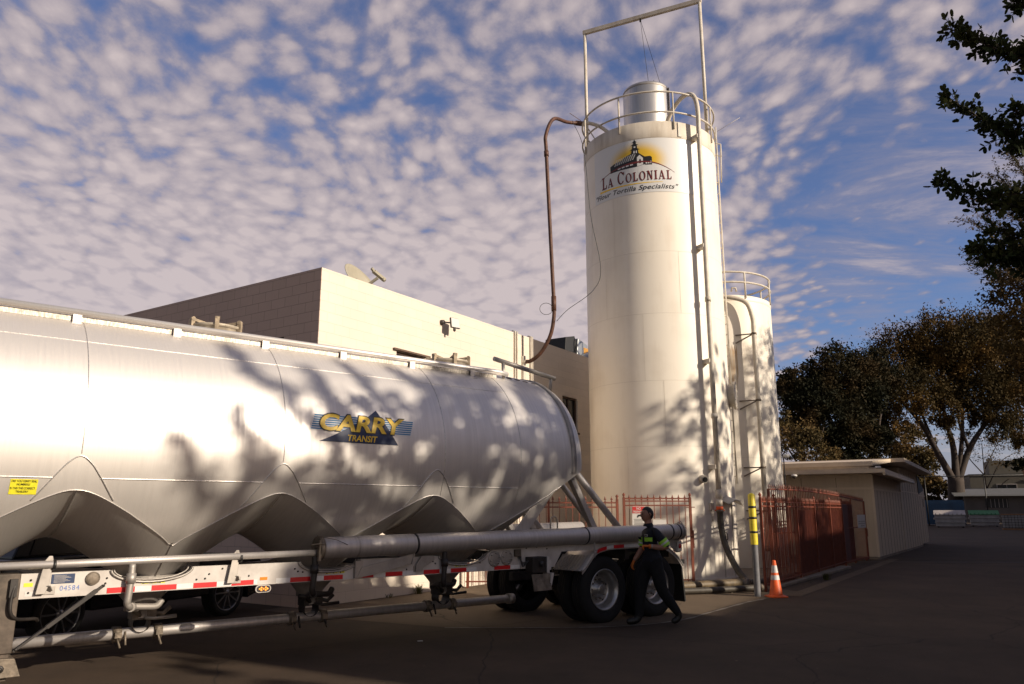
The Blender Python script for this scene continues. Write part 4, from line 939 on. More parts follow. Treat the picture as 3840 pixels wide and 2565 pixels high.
def word(s_, x0, x1, y0, hs):
    polys = []; x = 0
    for i, ch in enumerate(s_):
        if ch == ' ': x += .34; continue
        h = hs[i]; B, w_ = glyph(ch)
        for p in B: polys.append([(x + a * h * .92, b * h) for a, b in p])
        x += w_ * h * .92 + .13
    k = (x1 - x0) / (x - .13)
    return [[(x0 + a * k, y0 + b) for a, b in p] for p in polys]
big, sml = 1.0, .74
hs = [big, sml, 0, big, sml, sml, sml, sml, sml, sml, sml]
H_ = .34
pl_ = word('LA COLONIAL', bx(233.2), bx(172.6), 0, hs)
pl_ = [[(a, 10.30 + b * H_) for a, b in p] for p in pl_]
sil_decal(poly2d(*[[(a - .012, b - .012) for a, b in p] for p in pl_]), .004, 'name_shadow', M['black_print'])
sil_decal(poly2d(*pl_), .006, 'name_letters', M['maroon'])
yx = np.linspace(bx(236), bx(180), 14)
sil_decal(poly2d(*[[(a, 10.215 - .012 * (1 - k / 13)), (b, 10.215 - .012 * (1 - (k + 1) / 13)), (b, 10.225 + .030 * (1 - (k + 1) / 13)), (a, 10.225 + .030 * (1 - k / 13))] for k, (a, b) in enumerate(zip(yx[:-1], yx[1:]))]), .004, 'yellow_swoosh', M['yellow_print'])
sil_decal(fit2d(text2d('"Flour Tortilla Specialists"', shear=.32, bold=.012, spacing=1.05), bx(241.3), bx(167.2), 9.985, 10.17), .004, 'tagline', M['black_print'])

# top guard rail, goal-post hoist frame, vent
mb = MB()
for z in (12.24, 12.84): mb.tube(arc_pts((0, 0, z), SR + .03, 0, 2 * math.pi, 64), .026, 8, caps=False)
for k in range(8): b = 62 + k * 45 + 17; mb.tube([sb(b, SR + .03, 11.75), sb(b, SR + .03, 12.84)], .024, 8)
mb.obj('guard_rail', M['white_paint'], silo)
fl, frr = Vector((-1.72, .62, 0)), Vector((1.50, -.95, 0))
mb = MB(); mb.tube([fl + Vector((0, 0, 11.6)), fl + Vector((0, 0, 16.3))], .05, 10); mb.tube([frr + Vector((0, 0, 11.9)), frr + Vector((0, 0, 16.3))], .05, 10)
mb.tube([fl + Vector((-.0, .1, 12.6)), fl + Vector((.5, .0, 12.1))], .02, 6); mb.tube([fl + Vector((-.1, .0, 13.3)), fl + Vector((.6, .0, 12.1))], .018, 6)
frm = mb.obj('hoist_post', M['white_paint'], silo)
mb = MB(); mb.bar(fl + Vector((-.05, .02, 16.33)), frr + Vector((.05, -.02, 16.33)), .10, .12); mb.obj('hoist_beam', M['rim_paint'], silo)
mb = MB(); c_ = fl.lerp(frr, .50) + Vector((0, 0, 16.26)); mb.tube([c_, c_ + Vector((0, 0, -.08))], .03, 6); mb.tube([c_, Vector((.05, -.3, 13.88))], .006, 4); mb.tube([c_, Vector((.45, -.2, 13.88))], .006, 4); mb.tube([Vector((.05, -.3, 13.88)), Vector((.20, -.3, 14.15))], .006, 4); mb.obj('hoist_line', M['wire'], silo)
mb = MB(); mb.lathe([(.68, 12.1), (.68, 13.86), (.665, 13.90), (.3, 13.96), (0, 13.97)], n=48); vt = mb.obj('top_vent', M['vent_metal'], silo)
mb = MB(); mb.tube([(.60, -.36, 12.1), (.60, -.36, 13.85)], .03, 8); mb.lathe([(.683, 13.80), (.69, 13.81), (.69, 13.84), (.683, 13.85)], n=48); mb.obj('vent_trim', M['alu_dull'], vt)
# white pipe from the roof over the rim and down the front
pb = 151; pd = Vector(sb(pb, 1, 0))
pts = [Vector((.35, -.60, 12.30)), Vector((.52, -.95, 12.75)), pd * 1.55 + Vector((0, 0, 12.98)), pd * 1.95 + Vector((0, 0, 12.85)), pd * 2.12 + Vector((0, 0, 12.4)), pd * 2.12 + Vector((0, 0, 11.6)), pd * 2.12 + Vector((0, 0, 6)), pd * 2.12 + Vector((0, 0, 2.12))]
mb = MB(); mb.tube(smooth_path(pts[:6], 6) + pts[6:], .062, 14); dp_ = mb.obj('discharge_pipe', M['white_paint'], silo)
mb = MB()
for z in (11.55, 8.45, 5.4, 2.75): mb.bar(pd * 1.86 + Vector((0, 0, z)), pd * 2.14 + Vector((0, 0, z)), .16, .10)
for z in (7.0, 4.0): mb.tube([pd * 2.12 + Vector((0, 0, z - .06)), pd * 2.12 + Vector((0, 0, z + .06))], .078, 14)
mb.tube([pd * 2.12 + Vector((0, 0, 2.20)), pd * 2.12 + Vector((0, 0, 1.98))], .082, 14); mb.tube([pd * 2.12 + Vector((0, 0, 1.96)), pd * 2.12 + Vector((0, 0, 1.82))], .075, 14)
mb.obj('pipe_bracket', M['white_paint'], dp_)
mb = MB(); q = pd * 2.12 + Vector((0, 0, 1.76)); mb.tube([q + Vector((0, 0, -.05)), q + Vector((0, 0, .04))], .082, 14); mb.bar(q + Vector((-.12, 0, -.05)), q + Vector((.12, 0, -.05)), .03, .03); mb.obj('pipe_coupler', M['orange'], dp_)
# short strip hanging over the rim, camera, electric box, door, manhole, ladder
mb = MB(); q = Vector(sb(164, SR + .025, 11.75)); mb.cbox(q, (.10, .02, .42), rot=Matrix.Rotation(R(-164 + 180), 3, 'Z')); mb.obj('rim_strap', M['white_paint'], silo)
mb = MB(); q = Vector(sb(159.6, SR + .08, 2.46)); dd = Vector(sb(175, 1, 0)); mb.tube([Vector(sb(159.6, SR, 2.46)), q], .07, 14); mb.lathe([(0, 0), (.075, 0), (.09, .03), (.09, .08)], n=16)
mb.v = mb.v[:0]; mb.f = []; mb.m = []; mb.s = []
mb.tube([Vector(sb(159.6, SR - .01, 2.46)), Vector(sb(159.6, SR + .06, 2.46)), Vector(sb(159.6, SR + .10, 2.44)) + dd * .05], [.095, .095, .085], 18); cm = mb.obj('camera_housing', M['white_paint'], silo)
mb = MB(); mb.tube([Vector(sb(159.6, SR + .10, 2.44)) + dd * .05, Vector(sb(159.6, SR + .10, 2.435)) + dd * .085], .062, 14); mb.obj('camera_dome', M['black_print'], cm)
mb = MB(); q = Vector(sb(153, SR + .04, 1.80)); mb.cbox(q, (.10, .08, .17), rot=Matrix.Rotation(R(180 - 153), 3, 'Z')); mb.tube([q + Vector((0, 0, -.08)), q + Vector((0, 0, -.28)), Vector(sb(152, SR + .03, 1.45))], .012, 6); mb.obj('electric_box', M['white_paint'], silo)
mb = MB()
for b in (126, 141): mb.bar(sb(b, SR + .012, .12), sb(b, SR + .012, 1.92), .035, .02)
mb.tube([sb(b, SR + .012, 1.92) for b in range(126, 142, 3)], .018, 6); dr = mb.obj('door_frame', M['white_paint'], silo)
mb = MB(); mb.add([sb(b, SR + (.26 if j else .01), 2.06 - (.10 if j else 0) - .0025 * (b - 133.5) ** 2 * .6) for j in (0, 1) for b in range(124, 145, 3)], [(i, i + 1, i + 8, i + 7) for i in range(6)]); mb.tube([sb(b, SR + .26, 1.96 - .0015 * (b - 133.5) ** 2) for b in range(124, 145, 3)], .015, 6); mb.obj('door_canopy', M['white_paint'], silo)
mb = MB(); mb.tube([sb(138.5, SR + .02, 1.18), sb(138.3, SR + .06, 1.14), sb(138.0, SR + .06, 1.02), sb(138.5, SR + .02, .98)], .012, 6); mb.obj('door_handle', M['black_steel'], dr)
mb = MB(); a = R(110)
ct = Vector(sb(110, SR + .0, 4.68)); T1 = Vector((math.cos(a), -math.sin(a), 0)); Nn = Vector((math.sin(a), math.cos(a), 0))
def disc(mb, c, r0, n_, d0, d1, nn=28):
    vs = []
    for d_ in (d0, d1):
        for k in range(nn): t = 2 * math.pi * k / nn; vs.append(c + Nn * d_ + (T1 * math.cos(t) + Vector((0, 0, 1)) * math.sin(t)) * r0)
    mb.add(vs, [tuple(range(nn)), tuple(range(nn, 2 * nn))] + [(k, (k + 1) % nn, nn + (k + 1) % nn, nn + k) for k in range(nn)])
disc(mb, ct, .30, 0, -.05, .12); disc(mb, ct, .37, 0, .12, .17)
for k in range(14): t = 2 * math.pi * k / 14; p = ct + (T1 * math.cos(t) + Vector((0, 0, 1)) * math.sin(t)) * .335; mb.tube([p + Nn * .10, p + Nn * .20], .014, 6)
mb.obj('side_manhole', M['white_paint'], silo)
lad = MB(); lb = 86
l0, l1 = Vector(sb(lb - 6, SR + .12, 0)), Vector(sb(lb + 6, SR + .12, 0))
for l_ in (l0, l1): lad.tube([l_ + Vector((0, 0, 2.4)), l_ + Vector((0, 0, 12.75))], .022, 6)
for k in range(33): z = 2.6 + k * .3; lad.tube([l0 + Vector((0, 0, z)), l1 + Vector((0, 0, z))], .012, 5)
for z in (3, 5, 7, 9, 11): lad.bar(Vector(sb(lb - 6, SR, z)), l0 + Vector((0, 0, z)), .04, .02); lad.bar(Vector(sb(lb + 6, SR, z)), l1 + Vector((0, 0, z)), .04, .02)
lad.obj('ladder', M['white_paint'], silo)
mb = MB(); mb.tube([sb(92, SR + .02, 11.9), sb(92, SR + .24, 11.8), sb(92, SR + .24, 12.2), sb(92, SR + .0, 12.25)], .02, 6); mb.tube([sb(92, SR + .24, 12.2), sb(92, SR + .20, 11.0)], .018, 6); mb.tube([sb(104, SR + .1, 12.4), sb(104, SR + .75, 12.75)], .006, 4); mb.obj('ladder_hoop', M['white_paint'], silo)
# fill pipe: white bend on the roof, brown hose-pipe to the building
q0 = fl + SC
mb = MB(); mb.tube(smooth_path([(fl.x + .95, fl.y - .15, 12.05), (fl.x + .85, fl.y - .12, 12.6), (fl.x + .45, fl.y - .08, 13.05), (fl.x + .05, fl.y - .05, 13.22), (fl.x - .15, fl.y - .05, 13.2)], 6), .055, 12); mb.obj('roof_inlet_bend', M['white_paint'], silo)

fp = thing('fill_pipe', 'rusty brown pipe arching from the silo top down to the block wall', 'pipe', (1.13, 19.95, 0))
O = Vector((1.13, 19.95, 0))
pp = [q0 + Vector((-.13, -.05, 13.2)), q0 + Vector((-.62, -.30, 13.12)), Vector((1.20, 20.55, 12.78)), Vector((.96, 20.22, 12.1)), Vector((.965, 20.2, 11.6)), Vector((1.032, 20.11, 9.6)), Vector((1.092, 20.02, 7.85)), Vector((1.115, 19.99, 7.2)), Vector((1.115, 19.99, 6.75)), Vector((1.02, 20.05, 6.25)), Vector((.78, 20.18, 5.82)), Vector((.52, 20.33, 5.62)), Vector((.36, 20.42, 5.60))]
pp = [p - O for p in pp]
mb = MB(); mb.tube(smooth_path(pp, 6), .052, 14); fpm = mb.obj('pipe_run', M['brown_pipe'], fp)
mb = MB(); mb.tube([pp[0] + Vector((.06, .02, 0)), pp[0] - Vector((.22, .05, 0))], .075, 12); mb.bar(pp[0] + Vector((-.05, 0, .10)), pp[0] + Vector((-.4, -.1, .30)), .012, .012); mb.tube([pp[4], pp[4] + Vector((.005, -.01, -.16))], .068, 12); mb.tube([pp[7] + Vector((0, 0, .1)), pp[7] + Vector((0, 0, -.3))], .068, 14)
mb.obj('pipe_clamp', M['brown_pipe'], fp)
mb = MB(); mb.tube(smooth_path([pp[-1] + Vector((.02, -.01, 0)), pp[-1], pp[-1] + Vector((-.05, .03, -.06)), pp[-1] + Vector((-.05, .03, -.25)), pp[-1] + Vector((-.05, .03, -5.4))], 4), .058, 12); mb.obj('wall_elbow', M['white_paint'], fp)
wr_ = thing('loose_wire', 'thin black wire hanging from the pipe top beside the silo', 'wire', O)
mb = MB(); mb.tube(smooth_path([pp[1] + Vector((.15, 0, .05)), Vector((.85, -.1, 11.5)), Vector((1.0, -.2, 9.5)), Vector((1.22, -.3, 8.0)), Vector((1.02, -.2, 7.4)), Vector((.35, -.1, 6.9)), Vector((.05, -.03, 6.6))], 8), .008, 5); mb.obj('wire_strand', M['wire'], wr_)
mb = MB(); mb.tube(arc_pts((0, 0, 0), .17, 0, 6.0, 24), .007, 5); mb.xf(Matrix.Translation((-.22, .02, 6.95)) @ Matrix.Rotation(R(80), 4, 'X')); mb.obj('wire_coil', M['wire'], wr_)

# ------------------------------------------------------------------ smaller silo
S2 = Vector((6.85, 25.08, 0)); R2 = 1.70
s2 = thing('silo', 'shorter cream silo standing behind the tall one', 'silo', S2)
mb = MB(); mb.lathe([(R2, .03), (R2, 8.12)], n=80); sh2 = mb.obj('shell', M['tank_paint'], s2)
mb = MB(); mb.lathe([(R2 + .004, 8.12), (R2 + .01, 8.14), (R2 + .01, 8.28), (R2 - .1, 8.33), (0, 8.5)], n=80); mb.obj('roof', M['tank_paint'], s2)
mb = MB()
for z in (1.6, 3.25, 4.92, 6.4): mb.lathe([(R2 + .0005, z - .006), (R2 + .004, z), (R2 + .0005, z + .006)], n=80)
mb.obj('plate_seam', M['seam'], sh2)
mb = MB(); mb.add([sb(187 - 1.2 * i, R2 + .003, z) for i in range(9) for z in (5.2 + .3 * (i % 3), 6.7 - .2 * (i % 2))], [(2 * i, 2 * i + 2, 2 * i + 3, 2 * i + 1) for i in range(8)])
mb.obj('rust_run', streaked('rust_runs', (.62, .55, .45), (.45, .27, .12), .6, 0, .9, sx=9, sz=.4, lo=.45, hi=.6), sh2)
mb = MB()
for z in (8.72, 9.05): mb.bar((0, 0, z), (0, 0, z + .001), .001, .001); mb.tube(arc_pts((0, 0, z), R2 + .02, 0, 2 * math.pi, 56), .032, 6, caps=False)
for k in range(8): b = 29 + 45 * k; mb.tube([sb(b, R2 + .02, 8.2), sb(b, R2 + .02, 9.05)], .03, 6)
mb.obj('guard_rail', M['white_paint'], s2)
pb = 164; pd = Vector(sb(pb, 1, 0)); pw = Vector(sb(205, 1, 0))
mb = MB(); mb.tube(smooth_path([pw * 1.3 + Vector((0, 0, 7.9)), pw * 1.55 + Vector((.15, -.3, 8.22)), pd * 2.0 + Vector((-.25, 0, 8.05)), pd * 2.02 + Vector((-.02, 0, 7.55)), pd * 2.02 + Vector((0, 0, 6.9))], 6) + [pd * 2.02 + Vector((0, 0, 4)), pd * 2.02 + Vector((0, 0, .62))], .07, 14); p2 = mb.obj('discharge_pipe', M['white_paint'], s2)
mb = MB()
for z in (7.0, 4.95, 2.95, 1.7):
    for j in (-28, 0): mb.bar(Vector(sb(pb + 14 - j * .0, R2, z + (.0 if j else -.25))) , pd * 2.0 + Vector((0, 0, z)), .035, .035)
    mb.tube([pd * 2.02 + Vector((0, 0, z - .03)), pd * 2.02 + Vector((0, 0, z + .03))], .085, 12)
mb.tube([pd * 2.02 + Vector((0, 0, .72)), pd * 2.02 + Vector((0, 0, .56))], .09, 12)
mb.obj('pipe_bracket', M['steel_dirty'], p2)
mb = MB(); q = Vector(sb(176, R2 - .05, 8.42)); mb.tube([q + Vector((-.08, 0, 0)), q + Vector((-.06, 0, .12)), q + Vector((.06, 0, .12)), q + Vector((.08, 0, 0))], .03, 6); mb.obj('lifting_lug', M['white_paint'], s2)

# ------------------------------------------------------------------ block building
bd = thing('block_building', 'cream painted block building with a brown end wall and roof ducts', 'building', (-3.71, 14.46, 0), math.atan2(.8328, .5536))
HB = 6.34
def wall_openings(mb, L0, L1, z0, z1, holes, y0, y1):
    """wall slab along x with rectangular holes (x0,x1,z0,z1)"""
    xs = sorted({L0, L1} | {h[0] for h in holes} | {h[1] for h in holes}); zs = sorted({z0, z1} | {h[2] for h in holes} | {h[3] for h in holes})
    for a, b in zip(xs[:-1], xs[1:]):
        for c, d in zip(zs[:-1], zs[1:]):
            if any(h[0] <= a and b <= h[1] and h[2] <= c and d <= h[3] for h in holes): continue
            mb.box(a, b, y0, y1, c, d)
holes = [(2.22, 3.16, 4.05, 5.06), (9.33, 10.22, 3.95, 4.96)]
mb = MB(); wall_openings(mb, .010, 17.5, 0, HB, holes, 0, .22); mb.obj('wall', M['wall_b'], bd)
mb = MB(); xs = None
mbh = MB()
# end wall with a louvre opening, local x = 0 plane
def endwall():
    mb = MB(); hs_ = [(.98, 1.95, 4.45, 5.07)]
    xs = [0, .98, 1.95, 26]; zs = [0, 4.45, 5.07, HB + .002]
    for a, b in zip(xs[:-1], xs[1:]):
        for c, d in zip(zs[:-1], zs[1:]):
            if (a, c) == (.98, 4.45): continue
            mb.box(0, .218, max(a, .222), b, c, d)
    mb.box(0, .008, .001, .221, 0, HB + .002)
    return mb.obj('wall', M['wall_l'], bd)
endwall()
mb = MB(); mb.box(.23, 17.5, .23, 26, HB - .30, HB - .22); mb.obj('roof', M['roofing'], bd)
mb = MB(); mb.box(.14, .16, .98, 1.95, 4.45, 5.07)
for k in range(8): mb.cbox((.07, 1.465, 4.50 + k * .075), (.09, .96, .012), rot=Matrix.Rotation(R(30), 3, 'Y'))
mb.obj('louvre', M['black_cap'], bd)
for a, b, c, d in holes:
    mb = MB(); mb.box(a, b, .05, .12, c, c + .05); mb.box(a, b, .05, .12, d - .05, d); mb.box(a, a + .05, .05, .12, c + .05, d - .05); mb.box(b - .05, b, .05, .12, c + .05, d - .05); mb.box((a + b) / 2 - .015, (a + b) / 2 + .015, .06, .10, c + .05, d - .05)
    wf = mb.obj('window', M['frame_brown'], bd)
    mb = MB(); mb.box(a + .05, b - .05, .09, .10, c + .05, d - .05); mb.obj('pane', M['glass'], wf)
    mb = MB(); mb.box(a - .05, b + .06, -.04, .0, c - .06, c - .002); mb.obj('sill', M['frame_brown'], wf)
mb = MB(); mb.bar((2.1, -.03, 5.085), (3.3, -.03, 5.085), .06, .04); mb.obj('window_lintel', M['frame_brown'], bd)
mb = MB()
for x in (6.80, 6.90, 7.58, 7.66): mb.tube([(x, .06, HB + .05), (x, -.035, HB + .03), (x, -.035, 0.1)], .022, 8)
mb.obj('conduit', M['white_paint'], bd)
# flood lamp on the wall
fl_ = thing('flood_lamp', 'square flood lamp with a sensor fixed high on the cream wall', 'lamp', (-3.71 + 3.85 * .5536, 14.46 + 3.85 * .8328, 5.97), math.atan2(.8328, .5536))
mb = MB(); mb.lathe([(0, -.08), (.05, -.08), (.06, 0)], (-.13, 0, .02), axis='y', n=14); mb.bar((-.13, -.06, .02), (-.02, -.22, .0), .03, .03); mb.obj('lamp_mount', M['lamp_dark'], fl_)
mb = MB(); mb.cbox((0, 0, 0), (.27, .05, .26)); mb.xf(Matrix.Translation((.05, -.26, .0)) @ Matrix.Rotation(R(-14), 4, 'Z') @ Matrix.Rotation(R(-10), 4, 'X')); lh = mb.obj('lamp_head', M['lamp_dark'], fl_, bevel=.02)
mb = MB(); mb.cbox((0, -.028, 0), (.235, .006, .225)); mb.xf(Matrix.Translation((.05, -.26, .0)) @ Matrix.Rotation(R(-14), 4, 'Z') @ Matrix.Rotation(R(-10), 4, 'X')); mb.obj('lamp_glass', M['lamp_glass'], lh)
mb = MB(); mb.lathe([(0, -.05), (.03, -.03), (.035, .04), (0, .05)], (.03, -.27, -.16), axis='z', n=14); mb.obj('motion_sensor', M['lamp_dark'], fl_)
# satellite dish on the roof
dh = thing('satellite_dish', 'grey oval satellite dish peeking over the roof edge', 'satellite dish', (-3.71 + 1.85 * .5536 - .75 * .8328, 14.46 + 1.85 * .8328 + .75 * .5536, HB - .2), math.atan2(.8328, .5536))
mb = MB(); n1, n2 = 40, 6; vs = [(0, 0, 0)]
DM = Matrix.Translation((-.05, 0, .52)) @ Matrix.Rotation(R(8), 4, 'Z') @ Matrix.Rotation(R(-22), 4, 'X') @ Matrix.Rotation(R(18), 4, 'Y')
def dpt(a, b): return Vector((a, .10 * ((a / .5) ** 2 + (b / .34) ** 2) * -1 + .10, b))
for j in range(1, n2 + 1):
    for k in range(n1): t = 2 * math.pi * k / n1; vs.append(dpt(.52 * j / n2 * math.cos(t), .33 * j / n2 * math.sin(t)))
vs[0] = dpt(0, 0)
fs = [(0, 1 + k, 1 + (k + 1) % n1) for k in range(n1)] + [(1 + (j - 1) * n1 + k, 1 + j * n1 + k, 1 + j * n1 + (k + 1) % n1, 1 + (j - 1) * n1 + (k + 1) % n1) for j in range(1, n2) for k in range(n1)]
mb.add(vs, fs, 0, True); mb.xf(DM); rf = mb.obj('reflector', M['dish'], dh); sm_ = rf.modifiers.new('t', 'SOLIDIFY'); sm_.thickness = .015
def dish_decal(t, name):
    t = cut2d(t, .06); mb = MB(); mb.add([DM @ (dpt(x, y) - Vector((0, .012, 0))) for x, y in t[0]], t[1]); return mb.obj(name, M['dish_mark'], rf)
dish_decal(poly2d([(-.14, .02), (-.14, .16), (-.06, .13), (.0, .05), (.01, -.01), (-.10, .0)], [(.02, -.02), (.10, .0), (.14, .06), (.15, .13), (.17, .12), (.18, .02), (.12, -.07), (-.02, -.06)]), 'dish_emblem')
dish_decal(fit2d(text2d('DIRECTV', spacing=1.3), -.15, .18, -.13, -.085), 'dish_lettering')
mb = MB(); mb.tube([(0, .12, 0), (0, .12, .35), (0, .05, .5)], .03, 8); mb.obj('mast', M['dish'], dh)
mb = MB(); mb.bar((.02, -.02, .34), (.14, -.34, .56), .05, .05); mb.cbox((.18, -.34, .62), (.36, .09, .06), rot=Matrix.Rotation(R(18), 3, 'Y')); mb.bar((.03, -.34, .66), (-.06, -.34, .73), .05, .05); mb.tube([(.28, -.36, .57), (.30, -.40, .52)], .04, 10); mb.obj('feed_arm', M['dish'], dh)
# duct work on the roof
dc = thing('roof_duct', 'galvanised duct elbow with a black hood on the flat roof', 'duct', (-3.71 + 12.9 * .5536 - 1.8 * .8328, 14.46 + 12.9 * .8328 + 1.8 * .5536, HB - .22), math.atan2(.8328, .5536))
mb = MB(); mb.prism([(-.85, .55), (-.75, 1.28), (-.15, 1.42), (.15, .95), (.05, .50)], -.35, .45); mb.obj('hood', M['black_cap'], dc, bevel=.01)
mb = MB(); mb.prism([(-.14, .62), (-.02, 1.36), (.55, 1.25), (1.05, .95), (1.15, .55)], -.42, .35); mb.obj('duct_box', M['galv'], dc, bevel=.02)
mb = MB(); mb.box(.35, .75, -.432, -.424, .72, 1.10); mb.obj('rust_patch', M['rust_spot'], dc)
mb = MB(); mb.tube(smooth_path([(.0, -.55, .45), (.35, -.65, .62), (.8, -.65, .58), (1.2, -.65, .50), (1.7, -.65, .52), (2.3, -.65, .45)], 5), .28, 16)
for k in range(6): mb.lathe([(.285, -.02), (.30, 0), (.285, .02)], (.4 + k * .34, -.65, .55), axis='x', n=18)
mb.obj('round_duct', M['galv'], dc); mb = MB(); mb.box(1.5, 2.5, -.5, .5, .3, 1.05); mb.obj('duct_box', M['galv'], dc, bevel=.02); mb = MB(); mb.box(2.55, 3.6, -.5, .4, .2, .82); mb.obj('duct_box', M['galv'], dc, bevel=.02)
# weeds at the wall foot
def tuft(name, loc, n, h, label, group):
    mb = MB(); rr = random.Random(int(loc[0] * 100))
    for k in range(n):
        a = rr.random() * 6.28; l = h * (.5 + rr.random() * .7); o = Vector((rr.gauss(0, .03), rr.gauss(0, .03), 0)); d = Vector((math.cos(a), math.sin(a), 0))
        p = [o, o + d * l * .25 + Vector((0, 0, l * .6)), o + d * l * .6 + Vector((0, 0, l * .9))]; sd_ = d.cross(Vector((0, 0, 1))) * .006
        mb.add([p[0] - sd_, p[0] + sd_, p[1] + sd_, p[1] - sd_, p[2]], [(0, 1, 2, 3), (3, 2, 4)])
    o = mb.obj(name, M['grass']); o.location = loc; tag(o, label, 'weed', group); return o
tuft('weed_tuft', (-1.95, 16.95, 0), 46, .22, 'tallest weed tuft at the foot of the cream wall under the trailer', 'weeds at the wall foot')
tuft('weed_tuft', (-2.45, 16.2, 0), 18, .10, 'small weed tuft at the foot of the cream wall', 'weeds at the wall foot')
tuft('weed_tuft', (5.62, 17.3, 0), 50, .16, 'weed tuft behind the yellow bollard at the first fence post', 'weeds at the wall foot')
tuft('weed_tuft', (7.9, 20.3, 0), 70, .18, 'green weed tuft under the red fence, farther along', 'weeds at the wall foot')

# ------------------------------------------------------------------ red fences
def picket_h(mb, x, z, y=0, w_=.016, fine=True):
    """spear-topped picket at x along the run"""
    mb.bar((x, y, .06), (x, y, z), w_, w_, up=(0, 1, 0))
    if fine:
        mb.lathe([(.010, z), (.024, z + .015), (.010, z + .03), (.009, z + .045), (.022, z + .065), (.016, z + .085), (0, z + .145)], (x, y, 0), n=6)
        mb.bar((x - .03, y, z + .055), (x + .03, y, z + .055), .012, .014)
    else: mb.lathe([(.014, z), (.018, z + .04), (0, z + .12)], (x, y, 0), n=4)
def post(x, z, y=0, w_=.055, mat_=None, parent=None):
    mb = MB(); mb.box(x - w_ / 2, x + w_ / 2, y - w_ / 2, y + w_ / 2, 0, z); mb.lathe([(.02, z), (.03, z + .015), (.015, z + .03), (.036, z + .055), (.036, z + .075), (.015, z + .10), (0, z + .115)], (x, y, 0), n=10)
    return mb.obj('fence_post', mat_ or M['rust_fence'], parent)
def fence_run(name, a, b, label, cat, ztop=1.98, step=.155, posts=(), rails=(.22, 1.0), group=None, base=0.0, ends=(0, 0), fine=True):
    a = Vector((*a, 0)); b = Vector((*b, 0)); L_ = (b - a).length
    e = thing(name, label, cat, (a.x, a.y, base), math.atan2(b.y - a.y, b.x - a.x), group)
    mb = MB(); n = int(L_ / step)
    for k in range(1, n + 1):
        x = k * L_ / (n + 1)
        if any(abs(x - p) < .05 for p in posts): continue
        picket_h(mb, x, ztop + .02, fine=fine)
    pk = mb.obj('picket_panel', M['rust_fence'], e)
    mb = MB()
    for z in (.14, ztop - .10, ztop): mb.bar((0, 0, z), (L_, 0, z), .032, .030)
    mb.obj('rail', M['rust_fence'], e)
    for p in posts: post(p, ztop + .08, parent=e)
    return e
# between the wall and the tall silo
fence_run('iron_fence', (-1.05, 18.18), (2.48, 18.50), 'rust red spear-topped fence behind the trailer struts, beside the block wall', 'fence', ztop=1.88, posts=(0.05, 1.9, 3.52))
g1 = fence_run('iron_gate', (2.60, 18.53), (4.22, 18.66), 'rust red gate in front of the tall silo, behind the driver', 'gate', ztop=1.92, posts=(.02, 1.60))
mb = MB(); mb.bar((.04, 0, 1.98), (1.58, 0, 1.98), .03, .03); mb.bar((1.50, -.03, 1.78), (1.70, -.03, 1.78), .02, .02); mb.cbox((1.64, 0, 1.05), (.03, .05, .40)); mb.obj('latch', M['rust_fence'], g1)
# no-trespassing sign wired to the gate
sg = thing('warning_sign', 'white sign with a red NO TRESPASSING header on the red gate', 'sign', (2.60 + .35 * .997, 18.53 - .05, 1.30), math.atan2(.13, 1.62))
mb = MB(); mb.box(-.155, .155, -.006, 0, 0, .50); sb_ = mb.obj('sign_board', M['sign_white'], sg)
mb = MB(); mb.box(-.148, .148, -.010, -.007, .34, .492); sr = mb.obj('red_header', M['sign_red'], sg)
mb = MB()
for body, x0, x1, z0, z1 in (('NO', -.05, .05, .42, .478), ('TRESPASSING', -.138, .138, .355, .40)):
    t = fit2d(text2d(body, bold=.02), x0, x1, z0, z1); mb.add([(x, -.012, y) for x, y in t[0]], t[1])
mb.obj('header_lettering', M['sign_white'], sr)
mb = MB(); mb.prism([(-.05, .25), (-.02, .31), (.05, .315), (.075, .28), (.06, .25), (.045, .27), (.0, .27), (-.02, .24)], -.010, -.0075)
for k in range(6): mb.box(-.12 + .01 * (k % 2), .12 - .015 * (k % 3), -.010, -.0075, .20 - k * .030, .209 - k * .030)
mb.obj('sign_print', M['black_print'], sb_)
# small white box on the gate
pb_ = thing('notice_box', 'small white box fixed on the red gate behind the driver', 'box', (3.42, 18.52, 1.30), .08)
mb = MB(); mb.box(-.16, .16, -.05, 0, 0, .20); mb.obj('box_body', M['sign_white'], pb_, bevel=.01); mb = MB(); mb.box(-.17, .17, -.06, .01, .20, .215); mb.obj('lid', M['white_paint'], pb_)
# yard fence: hinged short leaf, then long run towards the shed
e1 = fence_run('iron_fence', (5.43, 17.33), (11.45, 26.75), 'long dark red picket fence running back from the cone to the shed', 'fence', ztop=1.90, step=.118, posts=(.02, 1.18, 3.3, 5.4, 7.5, 9.4, 11.15), fine=False)
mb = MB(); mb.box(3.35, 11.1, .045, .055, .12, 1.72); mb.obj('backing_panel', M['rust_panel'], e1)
mb = MB(); mb.box(9.45, 11.1, -.02, -.012, .14, 1.88); mb.obj('solid_panel', M['rust_panel'], e1)
